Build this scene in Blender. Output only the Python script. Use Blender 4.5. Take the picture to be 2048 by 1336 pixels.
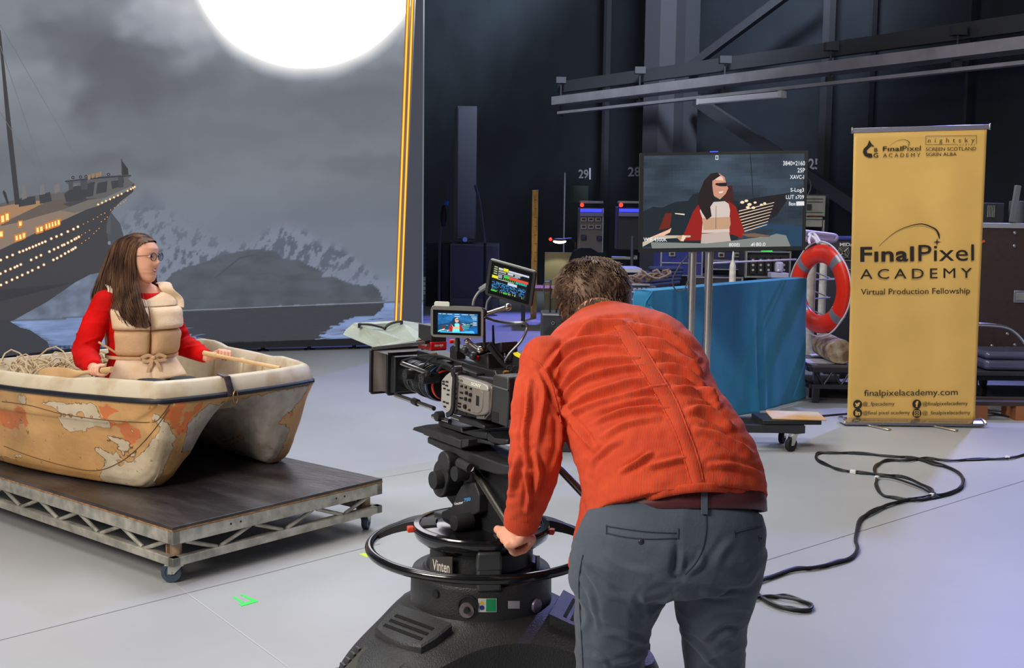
import bpy, math, random
import numpy as np
from math import pi, sin, cos, radians, sqrt
from mathutils import Vector, Matrix, noise
from mathutils.bvhtree import BVHTree
for o in list(bpy.data.objects): bpy.data.objects.remove(o)
random.seed(7); np.random.seed(7)
SC = bpy.context.scene; COL = SC.collection
# ---------------------------------------------------------------- camera
F, HOR, ROLL, EYE = 2320.0, 425.0, .013, 1.5
_p = math.atan((668-HOR)/F)
FW = Vector((0, cos(_p), -sin(_p))); _up = Vector((0, sin(_p), cos(_p))); _rt = Vector((1, 0, 0))
RT = _rt*cos(ROLL)+_up*sin(ROLL); UP = _up*cos(ROLL)-_rt*sin(ROLL)
EYEP = Vector((0, 0, EYE))
cd = bpy.data.cameras.new('camera'); cam = bpy.data.objects.new('camera', cd); COL.objects.link(cam)
cd.sensor_width = 36; cd.sensor_fit = 'HORIZONTAL'; cd.lens = 36*F/2048; cd.clip_start = .05; cd.clip_end = 200
cam.matrix_world = Matrix(((RT.x, UP.x, -FW.x, 0), (RT.y, UP.y, -FW.y, 0), (RT.z, UP.z, -FW.z, EYE), (0, 0, 0, 1)))
SC.camera = cam
# ---------------------------------------------------------------- world, exposure
w = bpy.data.worlds.new('World'); SC.world = w; w.use_nodes = True
w.node_tree.nodes['Background'].inputs[0].default_value = (.80, .84, 1.0, 1)
w.node_tree.nodes['Background'].inputs[1].default_value = .075
SC.view_settings.view_transform = 'Standard'; SC.view_settings.look = 'None'
SC.view_settings.gamma = 1; SC.view_settings.exposure = 0.0; SC.view_settings.use_curve_mapping = False
# ---------------------------------------------------------------- studio lights out of view; boat and wall fills are added
def lamp(name, kind, loc, aim, power, col, size=1.0, size_y=None, spot=60, blend=.5, label=None, group=None):
    l = bpy.data.lights.new(name, kind); l.energy = power; l.color = col
    if kind == 'AREA':
        l.shape = 'RECTANGLE'; l.size = size; l.size_y = size_y or size
    if kind == 'SPOT':
        l.spot_size = radians(spot); l.spot_blend = blend; l.shadow_soft_size = size
    o = bpy.data.objects.new(name, l); COL.objects.link(o)
    d = (Vector(aim)-Vector(loc)).normalized()
    o.matrix_world = Matrix.Translation(loc) @ d.to_track_quat('-Z', 'Y').to_matrix().to_4x4()
    return o
lamp('key_light', 'AREA', (-3.2, .2, 3.4), (-1.7, 5.4, .6), 210, (1, .93, .82), 2.0, 1.6)  # added frontal light, lifts the upright faces of the boat
lamp('top_light', 'AREA', (-.6, 7.8, 5.6), (-.2, 5.4, 0), 310, (.90, .95, 1.0), 4.0, 3.0)
lamp('overhead_light', 'AREA', (-2.6, 3.0, 5.4), (-1.3, 4.8, .3), 105, (1, .95, .86), 2.4, 1.8)
lamp('front_light', 'AREA', (2.2, .6, 4.6), (1.4, 4.6, .2), 24, (.96, .97, 1.0), 2.6, 2.0)
lamp('side_light', 'AREA', (-2.9, 1.3, 3.0), (.2, 2.7, 1.0), 34, (1, .94, .86), 1.2, 1.2)
lamp('blue_light', 'SPOT', (5.6, 12.5, 5.6), (1.8, 6.8, 0), 1400, (.36, .38, 1.0), .15, spot=75, blend=.6)
lamp('blue_light', 'SPOT', (.9, 18.5, 4.5), (.5, 14.8, 0), 1500, (.20, .22, 1.0), .15, spot=58, blend=.5)
lamp('wall_fill_light', 'SPOT', (2.4, 11.0, 8.0), (2.6, 19.5, 6.6), 4200, (.75, .85, 1.0), .8, spot=82, blend=.7)
lamp('wall_fill_light', 'SPOT', (-.2, 17.0, 8.5), (-1.2, 26, 9.0), 8000, (.72, .88, 1.0), .8, spot=76, blend=.8)  # added out of view to brighten the upper left of the back wall
lamp('banner_light', 'SPOT', (2.4, 3.6, 4.6), (2.7, 8.3, 1.1), 420, (1, .95, .88), .4, spot=42, blend=.5)

# ---------------------------------------------------------------- helpers
def ray(px, py): return FW + RT*((px-1024)/F) - UP*((py-668)/F)
def ond(px, py, Y):
    d = ray(px, py); return EYEP + d*(Y/d.y)
def onz(px, py, z=0.0):
    d = ray(px, py); return EYEP + d*((z-EYE)/d.z)
def onp(px, py, P0, N):
    d = ray(px, py); return EYEP + d*(((P0-EYEP).dot(N))/d.dot(N))
def pixel(P):
    v = P-EYEP; z = v.dot(FW); return 1024+F*v.dot(RT)/z, 668-F*v.dot(UP)/z
def lin(v):
    v = v/255.0; return v/12.92 if v <= .04045 else ((v+.055)/1.055)**2.4
def srgb(c): return (lin(c[0]), lin(c[1]), lin(c[2]), 1)
def lerp(a, b, t): return a+(b-a)*t
def interp(x, xs, ys): return float(np.interp(x, xs, ys))
def fbm(p, o=4):
    return noise.fractal(p, 1.0, 2.0, o)

_m = {}
def mat(name, col=(128, 128, 128), rough=.5, metal=0.0, var=0.0, vs=6.0, bump=0.0, bs=60.0, spec=.5, emit=None, es=1.0, sheen=0.0, alpha=1.0, trans=0.0, coat=0.0, col2=None, stretch=(1, 1, 1), thr=None):
    if name in _m: return _m[name]
    m = bpy.data.materials.new(name); m.use_nodes = True; nt = m.node_tree; b = nt.nodes['Principled BSDF']
    b.inputs['Base Color'].default_value = srgb(col); b.inputs['Roughness'].default_value = rough; b.inputs['Metallic'].default_value = metal
    b.inputs['Specular IOR Level'].default_value = spec
    if sheen: b.inputs['Sheen Weight'].default_value = sheen
    if coat: b.inputs['Coat Weight'].default_value = coat
    if trans: b.inputs['Transmission Weight'].default_value = trans
    if alpha < 1: b.inputs['Alpha'].default_value = alpha
    if emit:
        b.inputs['Emission Color'].default_value = srgb(emit); b.inputs['Emission Strength'].default_value = es
    if var or bump or col2:
        tc = nt.nodes.new('ShaderNodeTexCoord'); mp = nt.nodes.new('ShaderNodeMapping'); mp.inputs['Scale'].default_value = stretch
        nt.links.new(tc.outputs['Object'], mp.inputs['Vector'])
    if var or col2:
        n = nt.nodes.new('ShaderNodeTexNoise'); n.inputs['Scale'].default_value = vs; n.inputs['Detail'].default_value = 6
        nt.links.new(mp.outputs[0], n.inputs['Vector'])
        r = nt.nodes.new('ShaderNodeValToRGB'); lo, hi = thr or (.35, .65)
        r.color_ramp.elements[0].position = lo; r.color_ramp.elements[1].position = hi
        c2 = col2 or tuple(min(255, x*(1+var)) for x in col); c1 = col if col2 else tuple(x*(1-var) for x in col)
        r.color_ramp.elements[0].color = srgb(c1); r.color_ramp.elements[1].color = srgb(c2)
        nt.links.new(n.outputs[0], r.inputs[0]); nt.links.new(r.outputs[0], b.inputs['Base Color'])
    if bump:
        n2 = nt.nodes.new('ShaderNodeTexNoise'); n2.inputs['Scale'].default_value = bs; n2.inputs['Detail'].default_value = 4
        nt.links.new(mp.outputs[0], n2.inputs['Vector'])
        bp = nt.nodes.new('ShaderNodeBump'); bp.inputs['Strength'].default_value = bump; bp.inputs['Distance'].default_value = .01
        nt.links.new(n2.outputs[0], bp.inputs['Height']); nt.links.new(bp.outputs[0], b.inputs['Normal'])
    _m[name] = m
    return m
def vmat(name, strength=1.0, rough=.5, attr='Col', base=(8, 8, 10)):
    if name in _m: return _m[name]
    m = bpy.data.materials.new(name); m.use_nodes = True; nt = m.node_tree; b = nt.nodes['Principled BSDF']
    a = nt.nodes.new('ShaderNodeAttribute'); a.attribute_name = attr
    b.inputs['Base Color'].default_value = srgb(base); b.inputs['Roughness'].default_value = rough
    nt.links.new(a.outputs['Color'], b.inputs['Emission Color']); b.inputs['Emission Strength'].default_value = strength
    _m[name] = m; return m

def inside(poly, x, y):
    c = False; n = len(poly)
    for i in range(n):
        x0, y0 = poly[i]; x1, y1 = poly[(i+1) % n]
        if (y0 > y) != (y1 > y) and x < (x1-x0)*(y-y0)/(y1-y0)+x0: c = not c
    return c
class MB:
    def __init__(s): s.v = []; s.f = []; s.c = []
    def add(s, vs, fs, M=None, col=None):
        n = len(s.v)
        s.v += [(M @ Vector(p)) if M is not None else Vector(p) for p in vs]
        s.f += [tuple(i+n for i in f) for f in fs]
        s.c += [col]*len(fs)
    def box(s, c, d, R=None, taper=1.0, M=None, col=None):
        x, y, z = d[0]/2, d[1]/2, d[2]/2; t = taper
        vs = [(-x, -y, -z), (x, -y, -z), (x, y, -z), (-x, y, -z), (-x*t, -y*t, z), (x*t, -y*t, z), (x*t, y*t, z), (-x*t, y*t, z)]
        vs = [Vector(c)+((R @ Vector(p)) if R is not None else Vector(p)) for p in vs]
        s.add(vs, [(0, 3, 2, 1), (4, 5, 6, 7), (0, 1, 5, 4), (1, 2, 6, 5), (2, 3, 7, 6), (3, 0, 4, 7)], M, col)
    def bar(s, p0, p1, wx, wz, up=(0, 0, 1), M=None):
        p0 = Vector(p0); p1 = Vector(p1); d = (p1-p0); L = d.length; d.normalize(); u = Vector(up)
        if abs(d.dot(u)) > .99: u = Vector((0, 1, 0))
        x = d.cross(u).normalized(); z = x.cross(d)
        R = Matrix((x, d, z)).transposed()
        s.box((p0+p1)/2, (wx, L, wz), R, M=M)
    def tube(s, pts, r, n=8, closed=False, cap=True, M=None, sq=None, col=None):
        P = [Vector(p) for p in pts]; N = len(P); rs = r if isinstance(r, (list, tuple)) else [r]*N
        T = []
        for i in range(N):
            a = P[(i-1) % N] if (closed or i > 0) else P[i]; b = P[(i+1) % N] if (closed or i < N-1) else P[i]
            t = (b-a); T.append(t.normalized() if t.length > 1e-9 else Vector((0, 0, 1)))
        u = T[0].orthogonal().normalized(); vs = []
        for i in range(N):
            u = (u-T[i]*u.dot(T[i])); u = u.normalized() if u.length > 1e-6 else T[i].orthogonal().normalized()
            w_ = T[i].cross(u)
            for k in range(n):
                a = 2*pi*k/n; q = (sq or 1)
                vs.append(P[i]+(u*cos(a)+w_*sin(a)*q)*rs[i])
        fs = []
        for i in range(N if closed else N-1):
            j = (i+1) % N
            for k in range(n):
                l = (k+1) % n; fs.append((i*n+k, i*n+l, j*n+l, j*n+k))
        if cap and not closed:
            fs.append(tuple(range(n-1, -1, -1))); fs.append(tuple((N-1)*n+k for k in range(n)))
        s.add(vs, fs, M, col)
    def cyl(s, p0, p1, r0, r1=None, n=20, cap=True, M=None):
        s.tube([p0, p1], [r0, r0 if r1 is None else r1], n, cap=cap, M=M)
    def lathe(s, prof, n=40, M=None, a0=0, a1=2*pi, sy=1.0):
        full = abs(a1-a0-2*pi) < 1e-6; m = n if full else n+1; vs = []; fs = []
        for r, z in prof:
            for k in range(m):
                a = a0+(a1-a0)*k/n; vs.append((r*cos(a), r*sin(a)*sy, z))
        for i in range(len(prof)-1):
            for k in range(n):
                l = (k+1) % m; fs.append((i*m+k, i*m+l, (i+1)*m+l, (i+1)*m+k))
        s.add(vs, fs, M)
    def prism(s, poly, z0, z1, M=None, col=None):
        n = len(poly); vs = [(x, y, z0) for x, y in poly]+[(x, y, z1) for x, y in poly]
        fs = [tuple(range(n-1, -1, -1)), tuple(range(n, 2*n))]+[(i, (i+1) % n, n+(i+1) % n, n+i) for i in range(n)]
        s.add(vs, fs, M, col)
    def ell(s, c, r, R=None, nu=24, nv=14, M=None):
        vs = []; fs = []; c = Vector(c)
        if not isinstance(r, (list, tuple)): r = (r, r, r)
        for j in range(nv+1):
            t = pi*j/nv
            for i in range(nu):
                a = 2*pi*i/nu; p = Vector((r[0]*sin(t)*cos(a), r[1]*sin(t)*sin(a), r[2]*cos(t)))
                vs.append(c+((R @ p) if R is not None else p))
        for j in range(nv):
            for i in range(nu):
                k = (i+1) % nu; fs.append((j*nu+i, (j+1)*nu+i, (j+1)*nu+k, j*nu+k))
        s.add(vs, fs, M)
    def loft(s, rings, cap=True, M=None, closed=True):
        n = len(rings[0]); vs = [p for r in rings for p in r]; fs = []
        for i in range(len(rings)-1):
            for k in range(n if closed else n-1):
                l = (k+1) % n; fs.append((i*n+k, i*n+l, (i+1)*n+l, (i+1)*n+k))
        if cap: fs.append(tuple(range(n-1, -1, -1))); fs.append(tuple((len(rings)-1)*n+k for k in range(n)))
        s.add(vs, fs, M)
    def arch(s, pts, w_, h_, M=None): pass

WM = {}
def tag(o, label=None, cat=None, group=None, kind=None):
    if label: o['label'] = label
    if cat: o['category'] = cat
    if group: o['group'] = group
    if kind: o['kind'] = kind
    return o
def thing(name, label, cat, loc=(0, 0, 0), rz=0.0, group=None, M=None):
    o = bpy.data.objects.new(name, None); COL.objects.link(o); o.empty_display_size = .1
    M = M if M is not None else Matrix.Translation(Vector(loc)) @ Matrix.Rotation(rz, 4, 'Z')
    o.matrix_world = M; WM[o.name] = M.copy()
    return tag(o, label, cat, group)
def link_mesh(name, me, material, parent=None, W=False):
    o = bpy.data.objects.new(name, me); COL.objects.link(o)
    if parent is not None:
        o.parent = parent; WM[o.name] = WM[parent.name]
        if W: me.transform(WM[parent.name].inverted())
    else: WM[o.name] = Matrix.Identity(4)
    if material is not None and not me.materials: me.materials.append(material)
    return o
def mk(name, mb, material, parent=None, W=False, bevel=0.0, ang=35, sub=0, flat=False, seg=2):
    me = bpy.data.meshes.new(name); me.from_pydata([tuple(v) for v in mb.v], [], mb.f)
    if any(c is not None for c in mb.c):
        ca = me.color_attributes.new('Col', 'FLOAT_COLOR', 'CORNER'); arr = np.ones((len(me.loops), 4), np.float32)
        i = 0
        for f, c in zip(mb.f, mb.c):
            cc = srgb(c) if c is not None else (0, 0, 0, 1)
            arr[i:i+len(f)] = cc; i += len(f)
        ca.data.foreach_set('color', arr.ravel())
    if not flat:
        me.polygons.foreach_set('use_smooth', [True]*len(me.polygons))
        me.set_sharp_from_angle(angle=radians(ang))
    o = link_mesh(name, me, material, parent, W)
    # put the origin of a free mesh at its base
    if parent is None and len(mb.v):
        P = np.array([tuple(v) for v in mb.v]); c = Vector(((P[:, 0].min()+P[:, 0].max())/2, (P[:, 1].min()+P[:, 1].max())/2, P[:, 2].min()))
        me.transform(Matrix.Translation(-c)); o.location = c; WM[o.name] = Matrix.Translation(c)
    if bevel:
        b = o.modifiers.new('bevel', 'BEVEL'); b.width = bevel; b.segments = seg; b.limit_method = 'ANGLE'; b.angle_limit = radians(40)
    if sub:
        b = o.modifiers.new('sub', 'SUBSURF'); b.levels = sub; b.render_levels = sub
    return o
def struct(name, mb, material, **k):
    o = mk(name, mb, material, **k); o['kind'] = 'structure'; return o
def fuse(mb, voxel, smooth=4, factor=.5):
    me = bpy.data.meshes.new('tmp'); me.from_pydata([tuple(v) for v in mb.v], [], mb.f)
    o = bpy.data.objects.new('tmp', me); COL.objects.link(o)
    r = o.modifiers.new('r', 'REMESH'); r.mode = 'VOXEL'; r.voxel_size = voxel; r.use_smooth_shade = True
    if smooth:
        q = o.modifiers.new('s', 'SMOOTH'); q.factor = factor; q.iterations = smooth
    dg = bpy.context.evaluated_depsgraph_get(); dg.update()
    out = bpy.data.meshes.new_from_object(o.evaluated_get(dg))
    bpy.data.objects.remove(o); bpy.data.meshes.remove(me)
    out.polygons.foreach_set('use_smooth', [True]*len(out.polygons))
    return out
def coords(me):
    a = np.empty(len(me.vertices)*3); me.vertices.foreach_get('co', a); return a.reshape(-1, 3)
def setco(me, a): me.vertices.foreach_set('co', a.ravel()); me.update()
def normals(me):
    a = np.empty(len(me.vertices)*3); me.vertices.foreach_get('normal', a); return a.reshape(-1, 3)
def bvh_of(me, M=None):
    vs = [(M @ v.co) if M is not None else v.co.copy() for v in me.vertices]
    return BVHTree.FromPolygons(vs, [tuple(p.vertices) for p in me.polygons])
def hit(bvh, px, py, off=.002):
    d = ray(px, py).normalized(); r = bvh.ray_cast(EYEP, d)
    return (r[0]-d*off) if r[0] is not None else None
def smooth_path(pts, n=8):
    P = [Vector(p) for p in pts]; out = []
    for i in range(len(P)-1):
        p0 = P[max(i-1, 0)]; p1 = P[i]; p2 = P[i+1]; p3 = P[min(i+2, len(P)-1)]
        for k in range(n):
            t = k/n; out.append(.5*((2*p1)+(p2-p0)*t+(2*p0-5*p1+4*p2-p3)*t*t+(3*p1-p0-3*p2+p3)*t**3))
    out.append(P[-1]); return out
def text_geo(s, bold=0.0, space=1.0):
    c = bpy.data.curves.new('t', 'FONT'); c.body = s; c.size = 1; c.offset = bold; c.space_character = space; c.resolution_u = 3
    o = bpy.data.objects.new('t', c); COL.objects.link(o)
    dg = bpy.context.evaluated_depsgraph_get(); dg.update()
    me = bpy.data.meshes.new_from_object(o.evaluated_get(dg))
    vs = [tuple(v.co) for v in me.vertices]; fs = [tuple(p.vertices) for p in me.polygons]
    bpy.data.objects.remove(o); bpy.data.curves.remove(c); bpy.data.meshes.remove(me)
    return vs, fs
def text_fit(mb, s, x0, y0, x1, y1, fn, bold=0.0, space=1.0, col=None):
    """write s so that its ink fills the rectangle; fn maps (x, y) with y downwards to a point"""
    vs, fs = text_geo(s, bold, space)
    if not vs: return
    a = np.array(vs); mx, Mx, my, My = a[:, 0].min(), a[:, 0].max(), a[:, 1].min(), a[:, 1].max()
    P = [fn(x0+(x1-x0)*(v[0]-mx)/(Mx-mx), y1+(y0-y1)*(v[1]-my)/(My-my)) for v in vs]
    mb.add(P, fs, col=col)
def poly_on(mb, poly, fn, col=None):
    mb.add([fn(x, y) for x, y in poly], [tuple(range(len(poly)))], col=col)
def disc(x, y, r, n=16, ry=None): return [(x+r*cos(2*pi*k/n), y+(ry or r)*sin(2*pi*k/n)) for k in range(n)]

BLACK = mat('black_plastic', (26, 26, 28), .45, bump=.1, bs=300)
BLACK2 = mat('satin_black_metal', (34, 34, 37), .35, metal=.3)
RUBBER = mat('black_rubber', (18, 18, 20), .75)
STEEL = mat('brushed_steel', (190, 190, 188), .28, metal=1.0)
CHROME = mat('chrome', (235, 230, 224), .24, metal=1.0)
ALU = mat('scuffed_aluminium', (176, 172, 162), .5, metal=.55, var=.14, vs=14, bump=.12, bs=120)
WHITE = mat('white_paint', (215, 213, 210), .5)
# ================================================================ ROOM
floor_m = mat('studio_floor', (170, 171, 173), .42, var=.035, vs=.7, bump=.02, bs=6, spec=.35)
mb = MB(); mb.add([(-16, -3, 0), (16, -3, 0), (16, 32, 0), (-16, 32, 0)], [(0, 1, 2, 3)])
struct('floor', mb, floor_m)
seam_m = mat('floor_seam', (118, 116, 118), .6); seam_l = mat('floor_seam_light', (190, 190, 188), .6)
def strip(name, pts, wd, m, z=.0012):
    P = [onz(*p) for p in pts]; mb = MB()
    for a, b in zip(P[:-1], P[1:]):
        d = (b-a).normalized(); n = Vector((-d.y, d.x, 0))*wd/2; u = Vector((0, 0, z))
        mb.add([a+n+u, a-n+u, b-n+u, b+n+u], [(0, 1, 2, 3)])
    return struct(name, mb, m, flat=True)
strip('trim_1', [(1500, 1131), (2060, 958)], .004, seam_m)
strip('trim_2', [(225, 1068), (345, 1165), (700, 1425)], .004, seam_l)
strip('trim_3', [(-20, 1286), (340, 1195), (520, 1150), (760, 1088)], .003, seam_m)
strip('trim_4', [(560, 985), (780, 953), (1130, 890)], .003, seam_m)
# back wall of the stage, running away behind the screen
WP = ond(845, 500, 27.0); WQ = ond(2048, 500, 14.4); wd = Vector((WQ.x-WP.x, WQ.y-WP.y, 0)).normalized(); WN = Vector((wd.y, -wd.x, 0))
if WN.y > 0: WN = -WN
WP.z = 0
def onwall(px, py, off=0.0): return onp(px, py, WP+WN*off, WN)
wall_m = mat('dark_painted_wall', (40, 46, 54), .8, var=.10, vs=1.2, bump=.05, bs=20)
def wall_box(name, a, b, z0, z1, th, m):
    n = Vector((b-a).xy).normalized(); nn = Vector((-n.y, n.x, 0))*th
    if nn.y < 0: nn = -nn
    mb = MB(); vs = [Vector((p.x, p.y, z)) for z in (z0, z1) for p in (a, b, b+nn, a+nn)]
    mb.add(vs, [(0, 3, 2, 1), (4, 5, 6, 7), (0, 1, 5, 4), (1, 2, 6, 5), (2, 3, 7, 6), (3, 0, 4, 7)]); return struct(name, mb, m)
wall_box('wall_back', WP-wd*6, WP+wd*26, 0, 11, .25, wall_m)
# steelwork on and in front of the wall
steel_m = mat('dark_steel', (72, 74, 80), .6, metal=.1); steel_d = mat('darker_steel', (50, 53, 60), .7)
rail_m = mat('galvanised_rail', (168, 166, 170), .45, metal=.15, var=.06, vs=3)
def wbar(name, pa, pb, off, wpx, th, m, kind='structure'):
    a = onwall(*pa, off); b = onwall(*pb, off); mid = (a+b)/2; d = (mid-EYEP).dot(FW); wdt = wpx*d/F
    mb = MB(); L = (b-a); Ln = L.normalized(); x = Ln.cross(WN).normalized(); R = Matrix((x, Ln, x.cross(Ln))).transposed()
    mb.box(mid, (wdt, L.length, th), R); return struct(name, mb, m)
def vcol(name, px, py, off, wpx, m, th=.25, z1=10.5, z0=0.0):
    b = onwall(px, py, off); d = (b-EYEP).dot(FW); mb = MB(); R = Matrix((wd, WN, Vector((0, 0, 1)))).transposed()
    mb.box((b.x, b.y, (z0+z1)/2), (wpx*d/F, th, z1-z0), R); return struct(name, mb, m)
vcol('pillar_1', 1316, 300, .9, 46, mat('pillar_paint', (84, 84, 92), .6), .35)
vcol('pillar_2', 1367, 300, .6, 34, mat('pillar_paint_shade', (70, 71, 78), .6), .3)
vcol('trim_5', 1648, 300, .5, 17, steel_m, .12)
vcol('trim_6', 1212, 200, .3, 9, steel_d, .1)
vcol('trim_7', 1746, 60, .3, 7, steel_d, .1)
vcol('trim_8', 1943, 60, .3, 7, steel_d, .1)
wbar('trim_9', (1385, 130), (1640, -60), .75, 17, .1, steel_m)
wbar('trim_10', (1392, 200), (1720, 420), .75, 24, .1, steel_m)
# travelling rail
def rail(name, p0, p1, off, hpx0, th, m):
    a = onwall(*p0, off); b = onwall(*p1, off); hh = hpx0*(a-EYEP).dot(FW)/F
    L = (b-a); L.z = 0; Ln = L.normalized(); mb = MB(); b = Vector((b.x, b.y, a.z))
    R = Matrix((Ln, WN, Vector((0, 0, 1)))).transposed(); mb.box((a+b)/2, (L.length, th, hh), R); return struct(name, mb, m)
rail('trim_11', (1120, 175), (2150, 55), 1.6, 22, .10, steel_m)
rail('trim_12', (1120, 203), (2150, 88), 1.85, 16, .35, rail_m)
rail('trim_13', (1120, 226), (2150, 118), 1.95, 5, .12, rail_m)
for i, px in enumerate((1122, 1280, 1450, 1662, 1916)):
    t = (px-1120)/(2048-1120.0); y = 205-t*112
    a = onwall(px, y-38, 1.8); b = onwall(px, y+22, 1.8); mb = MB(); mb.cyl(a, Vector((a.x, a.y, b.z)), .012, n=8)
    mb.box((a.x, a.y, a.z+.05), (.16, .12, .10)); mb.box((a.x, a.y, b.z), (.09, .09, .10))
    h = mk('rail_hanger', mb, steel_m)
    tag(h, ['thin rod hanger on the overhead rail at its far left end', 'thin rod hanger on the overhead rail crossing the two pillars', 'thin rod hanger on the overhead rail above the fluorescent tube', 'thin rod hanger on the overhead rail beside the tall steel post', 'thin rod hanger on the bright right end of the overhead rail'][i], 'hanger', 'hangers of the overhead rail')
# fluorescent batten
t = thing('batten_light', 'unlit white fluorescent batten hanging under the overhead rail', 'light', onwall(1482, 197, 2.0))
mb = MB(); a = onwall(1400, 204, 2.0); b = onwall(1561, 189, 2.0); mb.bar(a, b, .08, .075); mk('housing', mb, mat('batten', (200, 200, 205), .5, emit=(120, 122, 130), es=.25), t, W=True, bevel=.01)  # weak emission put into the housing brightens it, though the tube is off
mb = MB(); d = (b-a).normalized(); mb.bar(b, b+d*.06, .10, .09); mb.bar(a, a-d*.03, .09, .08); mk('end_cap', mb, WHITE, t, W=True)
# painted stage numbers
num_m = mat('stencil_paint', (178, 180, 184), .7)
for s, (x0, y0, x1, y1), nm in (('29', (1157, 339, 1177, 357), 'far'), ('28', (1256, 334, 1281, 353), 'mid'), ('25', (1617, 317, 1640, 339), 'near')):
    mb = MB(); text_fit(mb, s, x0, y0, x1, y1, lambda x, y: onwall(x, y, .012), bold=.02)
    o = mk('stage_number', mb, num_m, flat=True); tag(o, {'29': 'white painted number left of the rack with a blue glow, a short line after it', '28': 'white painted number half hidden by the left edge of the big monitor', '25': 'white painted number showing right of the big monitor'}[s], 'number', 'painted numbers on the stage wall')
mb = MB(); a = onwall(1180, 336, .012); b = onwall(1180, 359, .012); mb.bar(a, b, .035, .004); tag(mk('wall_mark', mb, num_m), 'short white upright line painted right after the number 29', 'mark')
# ================================================================ LED WALL
GL = onz(0, 718); GR = onz(843, 695.5); ld = (GR-GL).normalized(); LN = Vector((ld.y, -ld.x, 0))
if LN.y > 0: LN = -LN
def onled(px, py, off=0.0): return onp(px, py, GL+LN*off, LN)
lw = thing('led_wall', 'huge LED video wall showing a moonlit sea, a liner and snowy mountains', 'video wall', onled(600, 700).xy.to_3d()); lw['kind'] = 'thing'
LEDM = vmat('led_pixels', 1.0, .6)
TOPZ = 6.6; XL = onled(-620, 400); XR = onled(846, 300)
def ledy(px): return 703.0-.0375*px      # lower edge of the picture
BERG = [(350, 621), (333, 600), (331, 563), (345, 546), (365, 536), (400, 528), (440, 512), (475, 503), (505, 499), (530, 500), (552, 503), (565, 516), (590, 519), (605, 524), (625, 533), (640, 541), (646, 555), (668, 553), (680, 559), (700, 567), (722, 571), (745, 569), (757, 577), (766, 600), (768, 604)]
REFL = [(345, 623), (768, 605), (768, 613), (760, 622), (745, 633), (715, 634), (690, 641), (668, 652), (655, 660), (648, 668), (640, 676), (628, 682), (600, 683), (420, 690), (400, 678), (385, 672), (378, 668), (360, 655), (352, 640)]
# lattice of greys measured along the picture
gx = [-700, 0, 100, 200, 300, 400, 500, 600, 700, 800, 846]
gy = [-900, 0, 50, 100, 150, 200, 250, 300, 330, 370, 420, 470, 520, 600, 700]
G = [[125]*11,
 [115, 128, 118, 122, 160, 190, 190, 190, 190, 190, 165],
 [115, 126, 102, 106, 152, 172, 180, 180, 180, 170, 145],
 [112, 122, 108, 93, 104, 136, 160, 170, 160, 138, 124],
 [112, 134, 138, 94, 95, 107, 120, 134, 128, 120, 112],
 [110, 128, 130, 98, 96, 113, 118, 118, 118, 116, 112],
 [108, 118, 122, 108, 106, 112, 120, 120, 120, 118, 116],
 [106, 112, 114, 112, 112, 120, 126, 124, 118, 116, 114],
 [106, 110, 108, 100, 108, 121, 124, 118, 105, 104, 108],
 [104, 112, 106, 108, 119, 122, 122, 116, 111, 110, 110],
 [104, 108, 108, 116, 120, 120, 117, 115, 114, 112, 112],
 [104, 106, 108, 118, 120, 119, 117, 116, 118, 118, 118],
 [104, 104, 106, 116, 118, 118, 116, 116, 116, 118, 118],
 [104, 112, 116, 120, 122, 120, 120, 122, 128, 130, 130],
 [110, 122, 126, 130, 132, 130, 130, 132, 138, 140, 140]]
G = np.array(G, float)
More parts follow.
